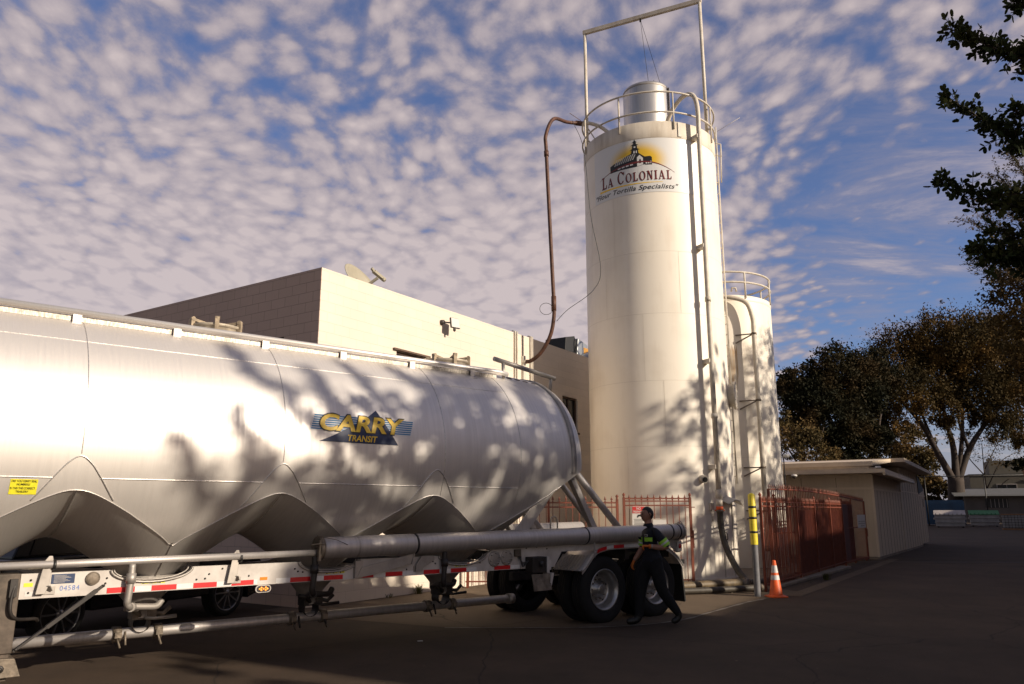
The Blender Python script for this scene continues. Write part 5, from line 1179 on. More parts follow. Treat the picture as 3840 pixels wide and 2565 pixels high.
# sliding gate with an arched top parked behind the fence, sticking out past its end
ga = thing('sliding_gate', 'arched rust red sliding gate behind the long fence, with a white notice', 'gate', (6.28, 19.35, 0), math.atan2(8.75, 6.2))
GL = math.hypot(8.95, 5.87)
gz = lambda x: 2.02 + .22 * math.sin(math.pi * min(1, .35 + .65 * x / GL)) 
mb = MB()
for k in range(66):
    x = .1 + k * (GL - .2) / 65; picket_h(mb, x, gz(x) + .02, fine=False)
mb.obj('picket_panel', M['rust_fence'], ga)
mb = MB(); mb.tube([(x, 0, gz(x)) for x in np.linspace(0, GL, 20)], .02, 6); mb.bar((0, 0, .12), (GL, 0, .12), .04, .05); mb.bar((0, 0, 1.15), (GL, 0, 1.15), .03, .03); mb.bar((GL, 0, .04), (GL, 0, gz(GL) + .02), .06, .06, up=(0, 1, 0)); mb.bar((0, 0, .04), (0, 0, gz(0)), .05, .05, up=(0, 1, 0)); mb.obj('rail', M['rust_fence'], ga)
mb = MB(); mb.cbox((GL - .02, -.03, .95), (.10, .05, .26)); mb.lathe([(0, -.03), (.05, -.03), (.05, .03), (0, .03)], (GL - .3, 0, .06), axis='y', n=14); mb.obj('latch', M['rust_fence'], ga)
nt_ = thing('notice_board', 'blank-looking white notice on the sliding gate by the shed', 'sign', (6.28 + 6.2 * .875, 19.35 + 8.75 * .875, 1.12), math.atan2(8.75, 6.2))
mb = MB(); mb.box(-.05, 1.18, -.04, -.03, 0, .44); nb_ = mb.obj('board', M['sign_white'], nt_, bevel=.01)
mb = MB(); rr = random.Random(3)
for z in (.20, .13, .06):
    x = .05 if z != .06 else .4
    while x < (1.08 if z != .06 else .85): l = .05 + rr.random() * .09; mb.box(x, x + l, -.0435, -.0405, z, z + .032); x += l + .03
mb.obj('notice_print', mat('faded_print', (.30, .28, .26), .7), nb_)
nt_['label'] = 'white notice with faded grey writing on the sliding gate by the shed'

# ------------------------------------------------------------------ bollard, cone, hoses
bo = thing('bollard', 'tall steel bollard with yellow sleeve and black bands beside the cone', 'bollard', (4.98, 16.44, 0))
mb = MB(); mb.lathe([(.066, 0), (.066, 1.03)], n=24); mb.obj('post', M['grey_paint'], bo)
mb = MB(); mb.lathe([(.074, 1.02), (.074, 2.0), (.066, 2.03), (.03, 2.055), (0, 2.06)], n=24); sl = mb.obj('sleeve', M['yellow_paint'], bo)
for z in (1.27, 1.555, 1.775): mb = MB(); mb.lathe([(.0745, z - .022), (.0765, z - .022), (.0765, z + .022), (.0745, z + .022)], n=24); mb.obj('black_band', M['black_print'], sl)
co = thing('traffic_cone', 'orange traffic cone with two white collars at the fence end', 'traffic cone', (5.33, 16.36, 0), .2)
mb = MB()
def sq(r, z, n=24, c=.75): 
    out = []
    for k in range(n):
        a = 2 * math.pi * k / n; q = 1 / max(abs(math.cos(a)), abs(math.sin(a))); out.append((r * min(q, 1.25) * math.cos(a), r * min(q, 1.25) * math.sin(a), z))
    return out
vs = sq(.19, 0) + sq(.19, .022) + sq(.165, .032) + [(.135 * math.cos(2 * math.pi * k / 24), .135 * math.sin(2 * math.pi * k / 24), .045) for k in range(24)]
mb.add(vs, [(j * 24 + k, j * 24 + (k + 1) % 24, (j + 1) * 24 + (k + 1) % 24, (j + 1) * 24 + k) for j in range(3) for k in range(24)]); mb.obj('base', M['orange'], co)
mb = MB(); mb.lathe([(.135, .045), (.128, .06), (.032, .71), (.026, .715), (.022, .70)], n=28); body = mb.obj('cone_body', M['orange'], co)
rc = lambda z: .128 - (z - .06) * (.096 / .65) + .0015
for z0, z1 in ((.335, .425), (.475, .615)): mb = MB(); mb.lathe([(rc(z0), z0), (rc(z1), z1)], n=28); mb.obj('reflective_collar', M['refl_white'], body)
def ribbed(name, pts, r, material, label, base, group='hoses at the foot of the tall silo'):
    e = thing(name, label, 'hose', base, 0, group); P = smooth_path([Vector(p) - Vector(base) for p in pts], 14); rs = [r * (1 + .05 * (i % 2)) for i in range(len(P))]
    mb = MB(); mb.tube(P, rs, 14); mb.obj('hose_body', material, e)
    mb = MB()
    for p, q in ((P[0], P[2]), (P[-3], P[-1])): mb.tube([p, q], r * 1.25, 14)
    mb.obj('hose_coupling', M['steel_dirty'], e); return e
pd = Vector(sb(151, 1, 0)); hp0 = SC + pd * 2.12
ribbed('suction_hose', [hp0 + Vector((0, 0, 1.72)), hp0 + Vector((.01, -.02, 1.3)), hp0 + Vector((.06, -.18, .85)), hp0 + Vector((.16, -.55, .42)), hp0 + Vector((.24, -1.0, .14)), (5.16, 17.85, .10)], .072, M['hose'], 'black ribbed hose hanging from the silo pipe coupler to the ground', (5.05, 18.3, 0))
ribbed('transfer_hose', [(5.15, 17.75, .16), (4.7, 17.45, .17), (4.1, 17.20, .16), (3.5, 16.95, .15), (2.9, 16.75, .14), (2.2, 16.6, .13)], .085, M['hose_brown'], 'brown ribbed hose lying towards the trailer on a low stand', (4, 17.2, 0))
ribbed('transfer_hose', [(5.35, 17.30, .10), (4.8, 17.12, .09), (4.1, 16.88, .08), (3.3, 16.65, .08), (2.4, 16.4, .08)], .062, M['hose'], 'thinner black hose lying on the asphalt in front of the brown hose', (4, 16.9, 0))
ribbed('transfer_hose', [(5.2, 17.8, .14), (5.45, 17.95, .14), (5.8, 18.4, .13), (6.3, 19.0, .13), (6.9, 19.9, .12)], .08, M['hose'], 'black ribbed hose running behind the bollard along the red fence', (5.6, 18.0, 0))
hs_ = thing('hose_stand', 'low steel stand carrying the brown hose in front of the silo', 'stand', (4.25, 17.2, 0), R(25))
mb = MB(); mb.bar((-.25, 0, .07), (.25, 0, .07), .10, .05); mb.obj('cradle', M['black_steel'], hs_)
for x in (-.22, .22):
    mb = MB(); mb.bar((x, -.03, .09), (x + .06, -.30, .01), .04, .02); mb.bar((x, .03, .09), (x - .03, .22, .01), .04, .02); mb.obj('stand_leg', M['steel_dirty'], hs_)
hs2 = thing('hose_stand', 'low steel stand under the hose joint beside the bollard', 'stand', (5.08, 17.62, 0), R(-20))
mb = MB(); mb.tube([(-.08, 0, .15), (.08, 0, .15)], .10, 14); mb.obj('cradle', M['steel_dirty'], hs2)
for x in (-.1, .1):
    mb = MB(); mb.bar((x, -.02, .11), (x * 1.8, -.26, .01), .035, .02); mb.bar((x, .02, .11), (x * 2.2, .2, .01), .035, .02); mb.obj('stand_leg', M['steel_dirty'], hs2)
pp_ = MB(); pp_.cbox((0, 0, .006), (.07, .035, .004)); o = pp_.obj('paper_scrap', M['paper']); o.location = (-1.22, 10.9, .004); o.rotation_euler = (0, 0, .3); tag(o, 'tiny white paper scrap on the dark asphalt before the trailer', 'litter')

# ------------------------------------------------------------------ tan shed
G0 = (13.12, 28.64)
sh = thing('storage_shed', 'tan panelled shed with two low roofs beyond the red fence', 'shed', (*G0, 0), math.atan2(.8328, .5536))
# local: x runs back along the lane (side wall y = 0), y to the left (front wall x = 0)
mb = MB(); mb.box(0, 6.6, .0, 5.2, .08, 3.0); fw = mb.obj('front_block', M['shed'], sh)
mb = MB(); mb.box(6.6, 12.6, -.02, 5.2, .08, 3.55); bw = mb.obj('rear_block', M['shed'], sh)
mb = MB(); mb.box(12.6, 16.3, .10, 4.8, .10, 2.85); lw = mb.obj('lean_to', M['shed'], sh)
mb = MB(); mb.box(-.005, 6.62, -.006, 5.2, 0, .09); mb.box(6.62, 12.6, -.024, 5.0, 0, .085); mb.obj('footing', M['concrete'], sh)
mb = MB()
for k in range(1, 9): mb.box(k * .74, k * .74 + .022, -.006, -.001, .10, 2.42)
for k in range(1, 8): mb.box(6.6 + k * .80, 6.6 + k * .80 + .025, -.026, -.021, .10, 3.4)
for k in range(1, 5): mb.box(12.6 + k * .82, 12.6 + k * .82 + .025, .094, .099, .12, 2.75)
for y in (1.25, 2.5, 3.75): mb.box(-.006, -.001, y, y + .014, .10, 2.9)
mb.obj('panel_groove', M['groove'], sh)
mb = MB(); mb.box(.0, 6.6, -.018, -.001, 2.44, 2.50); mb.box(6.6, 12.6, -.038, -.021, 2.50, 2.56); mb.box(12.6, 16.3, .08, .099, 2.42, 2.48); mb.box(-.018, -.001, 0, 5.2, 2.46, 2.54); mb.box(-.02, .0, -.02, .06, .08, 3.0); mb.obj('trim_band', M['shed_trim'], sh)
mb = MB(); mb.prism([(-.75, 3.02), (-.75, 3.16), (6.9, 3.02), (6.9, 2.90)], -.55, 5.4); mb.obj('front_roof', M['shed_trim'], sh)
mb = MB(); mb.prism([(-.25, 3.30), (-.25, 3.46), (4.2, 3.78), (4.2, 3.64)], -.10, 5.4); mb.prism([(4.2, 3.64), (4.2, 3.80), (13.6, 3.62), (13.6, 3.48)], -.60, 5.4); mb.obj('upper_roof', M['shed_trim'], sh)
mb = MB(); mb.box(-.2, 6.6, .05, 5.2, 3.0, 3.30); mb.obj('upper_wall', M['shed'], sh)
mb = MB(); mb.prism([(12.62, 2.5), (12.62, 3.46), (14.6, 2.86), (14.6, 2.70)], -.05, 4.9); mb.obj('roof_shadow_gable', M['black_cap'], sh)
mb = MB(); mb.tube([(-.72, -.52, 2.98), (6.8, -.56, 2.86)], .05, 8); mb.obj('gutter', M['shed_trim'], sh)
mb = MB(); mb.box(13.4, 13.6, .08, .09, 1.9, 2.2); mb.box(15.3, 15.45, .08, .09, 1.9, 2.3); mb.obj('vent_slot', M['groove'], sh)
for x, y, z, lb in ((-.45, -.30, 3.22, 'white dome camera on the near roof corner of the shed'), (-.80, 2.55, 2.98, 'white dome camera under the shed front eave')):
    c = thing('security_camera', lb, 'camera', (G0[0] + x * .5536 - y * .8328, G0[1] + x * .8328 + y * .5536, z), math.atan2(.8328, .5536), 'cameras on the shed')
    mb = MB(); mb.lathe([(0, .05), (.09, .04), (.11, 0), (.11, -.03), (.0, -.03)], n=16); mb.obj('camera_mount', M['sign_white'], c); mb = MB(); mb.lathe([(.085, -.03), (.075, -.08), (.04, -.11), (0, -.12)], n=16); mb.obj('camera_dome', M['lamp_dark'], c)
pl2 = thing('yard_lamp', 'thin dark lamp pole with a white head between small silo and shed', 'lamp post', (9.1, 26.2, 0))
mb = MB(); mb.tube([(0, 0, 0), (0, 0, 3.45)], .02, 8); mb.tube([(0, 0, 3.42), (.1, 0, 3.46)], .015, 6); mb.obj('pole', M['black_steel'], pl2)
mb = MB(); mb.lathe([(0, .09), (.07, .07), (.11, .02), (.09, -.03), (0, -.05)], (.09, 0, 3.48), n=16); mb.lathe([(0, .07), (.05, .05), (.08, .0), (0, -.03)], (-.30, 0, 3.47), n=14); mb.tube([(-.30, 0, 3.44), (0, 0, 3.42)], .014, 6); mb.obj('lamp_head', M['lamp_glass'], pl2)

# ------------------------------------------------------------------ far yard
def dumpster(x, y, rz, lid, label):
    e = thing('dumpster', label, 'dumpster', (x, y, 0), rz, 'dumpsters at the end of the lane')
    mb = MB(); w_, d_ = 1.38, .95
    mb.add([(-w_ * .93, -d_ * .8, .15), (w_ * .93, -d_ * .8, .15), (w_ * .93, d_ * .8, .15), (-w_ * .93, d_ * .8, .15), (-w_, -d_, 1.3), (w_, -d_, 1.3), (w_, d_, 1.3), (-w_, d_, 1.3)], [(0, 1, 2, 3), (4, 5, 6, 7), (0, 1, 5, 4), (1, 2, 6, 5), (2, 3, 7, 6), (3, 0, 4, 7)])
    for z in (.55, .95): mb.bar((-w_ * 1.0, -d_ * (.86 + z * .1) - .02, z), (w_ * 1.0, -d_ * (.86 + z * .1) - .02, z), .05, .07)
    for x_ in (-w_ - .05, w_ + .05): mb.cbox((x_, 0, .9), (.12, .7, .2))
    mb.obj('bin_body', M['dumpster'], e, bevel=.02)
    mb = MB(); mb.prism([(-d_ - .08, 1.32), (d_, 1.75), (d_, 1.68), (-d_ - .08, 1.27)], -w_ - .05, w_ + .05, 'yz')
    for k in range(7): mb.box(-w_ + .1 + k * .38, -w_ + .2 + k * .38, -d_ - .1, -d_ - .02, 1.30, 1.42)
    mb.obj('lid', lid, e)
    mb = MB()
    for x_ in (-1.1, 1.1): mb.lathe([(0, -.04), (.09, -.04), (.09, .04), (0, .04)], (x_, -.6, .09), axis='y', n=10)
    mb.obj('caster', M['black_steel'], e)
dumpster(44.9, 81.5, -.5, M['dumpster'], 'white dumpster with a pale grey lid in front of the blue container')
dumpster(51.2, 86.2, -.5, M['green_lid'], 'white dumpster with a bright green lid at the lane end')
ib = thing('liquid_tote', 'white caged liquid tote on a pallet near the leaning post', 'tote', (45.9, 72.6, 0), -.55)
mb = MB(); mb.box(-.98, .98, -.55, .55, .16, 1.30); mb.obj('tank_body', M['dumpster'], ib, bevel=.06)
mb = MB()
for k in range(9): x = -1.0 + k * .25; mb.bar((x, -.58, .14), (x, -.58, 1.34), .03, .03, up=(0, 1, 0))
for k in range(6): z = .2 + k * .23; mb.bar((-1.02, -.60, z), (1.02, -.60, z), .03, .03)
mb.obj('wire_cage', M['black_steel'], ib); mb = MB(); mb.box(-1.05, 1.05, -.62, .6, 1.32, 1.42); mb.box(-1.05, 1.05, -.6, .6, 0, .12); mb.obj('pallet', M['wood'], ib)
br_ = thing('barrel', 'pale plastic barrel beside the caged tote', 'barrel', (44.9, 68.4, 0)); mb = MB(); mb.lathe([(0, .03), (.42, .03), (.46, .1), (.48, .6), (.46, 1.1), (.40, 1.16), (0, 1.17)], n=24); mb.obj('barrel_body', M['dumpster'], br_); mb = MB(); mb.lathe([(.465, .38), (.49, .4), (.465, .42)], n=24); mb.lathe([(.465, .80), (.49, .82), (.465, .84)], n=24); mb.obj('hoop', M['galv'], br_)
ct_ = thing('shipping_container', 'dark blue container parked behind the dumpsters', 'container', (49.5, 94.0, 0), -.5)
mb = MB(); mb.box(-3.6, 3.6, -1.2, 1.2, .15, 2.9)
mb.obj('container_body', M['container'], ct_); mb = MB()
for k in range(24): x = -3.5 + k * .30; mb.box(x, x + .14, -1.25, -1.2, .3, 2.6)
mb.obj('corrugation', M['container'], ct_)
mb = MB()
for x in (-3.6, 3.52):
    for z in (.1, 2.8): mb.box(x - .02, x + .12, -1.27, -1.05, z, z + .15)
mb.obj('corner_casting', M['black_steel'], ct_)
# grey two storey house and lean-to
hs = thing('grey_house', 'grey stucco house with a low metal-roofed annex beyond the dumpsters', 'house', (78.5, 122.0, 0), R(-24))
mb = MB(); mb.box(-6.5, 16, 0, 12, 0, 7.2); mb.obj('wall', M['house'], hs)
mb = MB(); mb.box(-6.6, 16, -.1, 12, 7.2, 7.35); mb.obj('roof', M['house_roof'], hs)
mb = MB(); mb.box(-3.2, 16, 4, 10, 7.35, 9.6); mb.box(-3.4, -2.6, 4, 4.6, 9.6, 9.9); mb.obj('upper_storey', M['house'], hs)
mb = MB(); mb.box(4.2, 6.8, 4.4, 6.5, 9.6, 10.5); mb.obj('roof_unit', M['dumpster'], hs)
mb = MB(); mb.box(-3.0, -.2, -.06, .0, 3.6, 5.8); wf = mb.obj('window', M['dumpster'], hs); mb = MB(); mb.box(-2.85, -1.68, -.10, -.07, 3.75, 5.65); mb.box(-1.55, -.35, -.10, -.07, 3.75, 5.65); mb.obj('pane', M['glass'], wf)
mb = MB(); mb.box(.6, 12, -.12, -.02, 6.2, 6.4); mb.obj('wall_recess', M['black_cap'], hs)
an = thing('annex_building', 'low dark stucco annex with a wavy metal roof in front of the grey house', 'annex', (71.5, 112.5, 0), R(-24))
mb = MB(); mb.box(-6.2, 20, 0, 7, 0, 3.9); mb.obj('wall', M['dark_wall'], an); mb = MB(); mb.prism([(-1.2, 3.75), (-1.0, 3.95), (7, 5.0), (7, 4.8)], -7.6, 20.5, 'yz'); mb.obj('roof', M['house_roof'], an)
mb = MB(); mb.box(-3.6, -.8, -.06, 0, 2.1, 3.4); wf = mb.obj('window', M['black_cap'], an); mb = MB()
for k in range(6): mb.box(-3.5 + k * .5, -3.44 + k * .5, -.09, -.065, 2.15, 3.35)
mb.obj('window_bar', M['dumpster'], wf)
wp = thing('leaning_post', 'orange wooden post with a downpipe leaning at the yard entrance', 'post', (31.4, 47.5, 0), 0)
mb = MB(); mb.bar((.35, 0, 0), (-.30, 0, 4.1), .26, .26, up=(0, 1, 0)); mb.obj('timber', M['wood'], wp); mb = MB(); mb.bar((.65, 0, 0), (.05, 0, 4.05), .06, .06, up=(0, 1, 0)); mb.bar((-.25, 0, 3.6), (.1, 0, 3.6), .05, .05); mb.obj('downpipe', M['dish'], wp)
cf = thing('chain_fence', 'thin wire fence rail across the yard in front of the big tree trunk', 'fence', (45.8, 93.8, 0), R(-28))
mb = MB(); mb.tube([(-9, 0, 5.6), (14, 0, 5.6)], .06, 6); mb.obj('top_rail', M['black_steel'], cf); 
for x in (-9, -3, 3, 9, 14): mb = MB(); mb.tube([(x, 0, 0), (x, 0, 5.7)], .07, 6); mb.obj('fence_post', M['black_steel'], cf)

# ------------------------------------------------------------------ parked black car behind the trailer
def make_car():
    e = thing('parked_car', 'black car parked between the trailer and the building, silver spoked wheels showing', 'car', (-5.95, 10.75, 0), R(90 - 24))
    # local x forward (towards the building), y left; right flank faces the trailer
    WB, W_ = 3.0, 1.85
    prof = [(-.85, .45), (-.92, .75), (-.90, 1.0), (-.80, 1.10), (.9, 1.12), (2.35, 1.05), (3.2, .98), (3.72, .88), (3.86, .62), (3.82, .36), (3.45, .24)]
    arch = lambda cx_: [(cx_ + .43 * math.cos(t), .36 + .43 * math.sin(t)) for t in np.linspace(0, math.pi, 12)]
    poly = prof + arch(WB) + arch(0) + [(-.45, .24), (-.80, .30)]
    mb = MB(); mb.prism(poly, -.02, W_); b = mb.obj('car_body', M['car'], e, bevel=.03)
    mb = MB(); g = [(-.72, 1.10), (-.45, 1.55), (.1, 1.66), (1.1, 1.64), (1.6, 1.48), (2.25, 1.07)]
    vs = [(x, .04 + .18 * max(0, z - 1.08) / .6 * 1.0, z) for x, z in g] + [(x, W_ - .06 - .18 * max(0, z - 1.08) / .6, z) for x, z in g]; n = len(g)
    mb.add(vs, [tuple(range(n)), tuple(range(n, 2 * n))] + [(i, i + n, (i + 1) % n + n, (i + 1) % n) for i in range(n)]); mb.obj('cabin', M['car'], e, bevel=.03)
    for pts in ([(-.50, 1.14), (-.33, 1.50), (.12, 1.58), (.40, 1.58), (.40, 1.14)], [(.46, 1.14), (.46, 1.58), (1.06, 1.56), (1.50, 1.42), (2.0, 1.14)]):
        mb = MB(); mb.add([(x, .035 + .18 * (z - 1.08) / .6 - .012, z) for x, z in pts], [tuple(range(len(pts)))]); mb.obj('window', M['car_glass'], e)
    mb = MB(); mb.cbox((1.8, -.12, 1.12), (.16, .16, .12)); mb.obj('wing_mirror', M['car'], e, bevel=.03)
    mb = MB(); mb.cbox((.2, -.03, .92), (.18, .02, .03)); mb.cbox((1.25, -.03, .94), (.18, .02, .03)); mb.obj('door_handle', M['car_rim'], e)
    for x in (0, WB):
        for y, sgn in ((0.0, 1), (W_, -1)):
            w_ = bpy.data.objects.new('wheel', None); COL.objects.link(w_); w_.parent = e; w_.location = (x, y, .37); w_.rotation_euler = (0, 0, 0 if sgn == 1 else math.pi)
            mb = MB(); mb.lathe([(.285, .0), (.30, -.01), (.355, .0), (.37, .03), (.37, .20), (.355, .23), (.28, .23)], n=40, axis='y'); mb.obj('tyre', M['rubber'], w_)
            mb = MB(); mb.lathe([(.285, .0), (.275, -.004), (.268, .02), (.262, .12)], n=40, axis='y')
            for k in range(10):
                a = 2 * math.pi * k / 10; d = Vector((math.cos(a), 0, math.sin(a))); mb.bar(d * .05 + Vector((0, .012, 0)), d * .272 + Vector((0, .004, 0)), .022, .02, up=(0, 1, 0))
            mb.lathe([(0, -.004), (.05, 0), (.06, .02)], n=20, axis='y'); rm = mb.obj('rim', M['car_rim'], w_)
            mb = MB(); mb.lathe([(0, .10), (.255, .10)], n=24, axis='y'); mb.obj('brake_disc', M['black_steel'], rm)
make_car()

# ------------------------------------------------------------------ driver
from mathutils.bvhtree import BVHTree
def skin_mesh(nodes, edges, root, sub=2):
    me = bpy.data.meshes.new('s'); me.from_pydata([n[0] for n in nodes], edges, []); o = bpy.data.objects.new('s', me); COL.objects.link(o)
    md = o.modifiers.new('k', 'SKIN'); md.use_smooth_shade = True; md.branch_smoothing = .6
    if not me.skin_vertices: me.attributes.new('skin', 'FLOAT2', 'POINT')
    sv = me.skin_vertices[0].data
    for i, n in enumerate(nodes): r = n[1]; sv[i].radius = (r, r) if isinstance(r, (int, float)) else r; sv[i].use_root = (i == root)
    sb2 = o.modifiers.new('u', 'SUBSURF'); sb2.levels = sub; sb2.render_levels = sub
    dg = bpy.context.evaluated_depsgraph_get(); dg.update(); out = bpy.data.meshes.new_from_object(o.evaluated_get(dg))
    bpy.data.objects.remove(o); return out
pe = thing('person', 'man in navy work shirt with lime bands and orange gloves striding past the rear wheels', 'person', (2.17, 12.44, 0), R(-168))
N_ = [((0, 0, .93), (.165, .14)), ((.01, 0, 1.08), (.17, .145)), ((.03, 0, 1.24), (.18, .14)), ((.03, 0, 1.38), (.175, .12)), ((.035, 0, 1.455), .085), ((.045, 0, 1.51), .064), ((.05, 0, 1.565), (.055, .055)), ((.055, 0, 1.62), (.055, .06)), ((.055, 0, 1.66), (.045, .05)),
      ((.02, .18, 1.395), .085), ((-.06, .245, 1.28), .072), ((-.15, .265, 1.15), .05), ((.0, .245, 1.155), .045), ((.13, .205, 1.17), .030), 
      ((.02, -.18, 1.395), .085), ((.04, -.235, 1.27), .072), ((.06, -.245, 1.13), .048), ((.14, -.235, 1.02), .042), ((.22, -.22, .93), .030),
      ((.05, -.10, .86), .13), ((.12, -.10, .68), .112), ((.17, -.10, .50), .092), ((.18, -.10, .33), .084), ((.21, -.10, .13), .070), ((.24, -.10, .065), .062), ((.33, -.10, .055), .055), ((.42, -.105, .045), .040),
      ((-.03, .10, .86), .13), ((-.06, .10, .68), .112), ((-.10, .10, .51), .092), ((-.21, .10, .36), .084), ((-.33, .10, .20), .068), ((-.37, .10, .13), .060), ((-.31, .10, .075), .055), ((-.23, .10, .045), .042)]
E_ = [(0, 1), (1, 2), (2, 3), (3, 4), (4, 5), (5, 6), (6, 7), (7, 8), (3, 9), (9, 10), (10, 11), (11, 12), (12, 13), (3, 14), (14, 15), (15, 16), (16, 17), (17, 18), (0, 19), (19, 20), (20, 21), (21, 22), (22, 23), (23, 24), (24, 25), (25, 26), (0, 27), (27, 28), (28, 29), (29, 30), (30, 31), (31, 32), (32, 33), (33, 34)]
MATS = [M['skin'], M['cloth_navy'], M['cloth_black'], M['boots'], M['glove']]
emat = {}
for a, b in E_:
    if a <= 3 and b <= 3: k = 1
    elif (a, b) == (3, 4): k = 1
    elif a in (4, 5, 6, 7): k = 0
    elif (a, b) in ((3, 9), (9, 10), (10, 11), (3, 14), (14, 15), (15, 16)): k = 1
    elif (a, b) in ((11, 12), (12, 13), (16, 17), (17, 18)): k = 0
    elif (a, b) in ((22, 23), (30, 31)): k = 2
    elif a in (23, 24, 25, 31, 32, 33): k = 3
    else: k = 2
    emat[(a, b)] = k
emat[(0, 1)] = 2 if False else 1
bme = skin_mesh(N_, E_, 0)
def hand(mb, wrist, d, up, thumb_side, curl=1.0, s=1.0):
    """palm, four unequal bent fingers and a thumb that leaves the side of the palm"""
    d = Vector(d).normalized(); up = Vector(up).normalized(); side = d.cross(up).normalized(); w0 = Vector(wrist)
    vs = []; rings = [(0, .026, .020), (.03, .036, .019), (.06, .042, .018), (.09, .040, .016)]
    mb_pts = []
    for t, a, b in rings:
        for k in range(10): q = 2 * math.pi * k / 10; mb_pts.append(w0 + d * t * s + side * a * math.cos(q) * s + up * b * math.sin(q) * s)
    fs = [(i * 10 + k, i * 10 + (k + 1) % 10, (i + 1) * 10 + (k + 1) % 10, (i + 1) * 10 + k) for i in range(3) for k in range(10)] + [tuple(range(9, -1, -1)), tuple(range(30, 40))]
    mb.add(mb_pts, fs, 4, True)
    for j, (off, L_) in enumerate(((-.030, .068), (-.010, .078), (.010, .074), (.029, .058))):
        p = w0 + d * .085 * s + side * off * s; dd = d.copy(); pts = [p]; ang = 0
        for seg in (.42, .32, .26):
            ang += R(32) * curl * (1 + .1 * j); dd = (d * math.cos(ang) - up * math.sin(ang)); p = p + dd * L_ * seg * s; pts.append(p)
        mb.tube(pts, [.0105 * s, .0100 * s, .0092 * s, .0075 * s], 8, mi=4)
    p = w0 + d * .025 * s + side * thumb_side * .034 * s; q = p + (d * .6 + side * thumb_side * .6 - up * .3).normalized() * .036 * s; r_ = q + (d * .85 - up * .5).normalized() * .030 * s
    mb.tube([p, q, r_], [.013 * s, .012 * s, .009 * s], 8, mi=4)
mb = MB()
vs = [tuple(v.co) for v in bme.vertices]; seg = [(Vector(N_[a][0]), Vector(N_[b][0]), emat[(a, b)], (N_[a][1] if isinstance(N_[a][1], float) else max(N_[a][1]), N_[b][1] if isinstance(N_[b][1], float) else max(N_[b][1]))) for a, b in E_]
def near_mat(c):
    best = 9; k = 1
    for a, b, m_, rr in seg:
        ab = b - a; t = max(0, min(1, (c - a).dot(ab) / ab.length_squared)); d = (c - (a + ab * t)).length - .8 * (rr[0] * (1 - t) + rr[1] * t)
        if d < best: best = d; k = m_
    if k == 1 and c.z < .95: k = 2
    if k == 0 and c.z < 1.485 and (Vector((c.x - .03, c.y, 0))).length < .14 and c.z > 1.3: k = 1
    return k
for p in bme.polygons: mb.f.append(tuple(p.vertices)); mb.m.append(near_mat(p.center)); mb.s.append(True)
mb.v = vs
# skull and jaw
def head_pt(az, el):
    cx_, sx_ = math.cos(az), math.sin(az); ce, se = math.cos(el), math.sin(el)
    jaw = max(0, -se); fx = .098 if cx_ > 0 else .100
    ry = .079 * (1 - .30 * jaw ** 1.5); rx = fx * (1 - (.10 if cx_ > 0 else .45) * jaw ** 1.5)
    return Vector((.058 + rx * ce * cx_ + (.012 * jaw if cx_ > 0 else 0), ry * ce * sx_, 1.640 + (.112 if se > 0 else .122) * se))
hv = [head_pt(2 * math.pi * k / 28, math.pi / 2 * (1 - 2 * j / 18)) for j in range(1, 18) for k in range(28)]
mb.add(hv + [head_pt(0, math.pi / 2), head_pt(0, -math.pi / 2)], [(j * 28 + k, j * 28 + (k + 1) % 28, (j + 1) * 28 + (k + 1) % 28, (j + 1) * 28 + k) for j in range(16) for k in range(28)] + [(476, k, (k + 1) % 28) for k in range(28)] + [(477, 448 + (k + 1) % 28, 448 + k) for k in range(28)], 0, True)
# face: nose, brow, ears, lips
HC = Vector((.055, 0, 1.64)); face = MB()
mb.tube([(.146, 0, 1.668), (.154, 0, 1.642), (.160, 0, 1.622), (.150, 0, 1.610)], [.008, .011, .014, .009], 8, mi=0)
for y in (-.034, .034): mb.tube([(.128, y * 1.6, 1.667), (.147, y, 1.676), (.152, y * .4, 1.670)], [.006, .009, .006], 6, mi=0)
mb.tube([(.134, -.024, 1.582), (.149, 0, 1.584), (.134, .024, 1.582)], [.004, .007, .004], 6, mi=0); mb.tube([(.132, -.022, 1.571), (.146, 0, 1.571), (.132, .022, 1.571)], [.004, .008, .004], 6, mi=0)
for y in (-.080, .080): mb.tube([(.045, y, 1.610), (.030, y * 1.12, 1.640), (.045, y * 1.10, 1.665), (.060, y * 1.03, 1.640)], [.008, .011, .011, .006], 7, mi=0)
hand(mb, (.13, .205, 1.17), (.97, -.15, .05), (.1, .0, 1), 1, 1.5)
hand(mb, (.215, -.222, .935), (.45, .05, -.9), (.9, 0, .4), 1, .8)
body_ = mb.obj('body', MATS, pe)
bv = BVHTree.FromPolygons([Vector(v) for v in mb.v], mb.f)
# eyes
ey = MB()
for y in (-.031, .031):
    h_ = bv.ray_cast(Vector((.4, y, 1.648)), Vector((-1, 0, 0)))[0]
    if h_: ey.lathe([(0, -.009), (.009, -.006), (.013, 0), (.009, .006), (0, .009)], tuple(h_ - Vector((.003, 0, 0))), n=10)
ey.obj('eye', M['black_print'], body_)
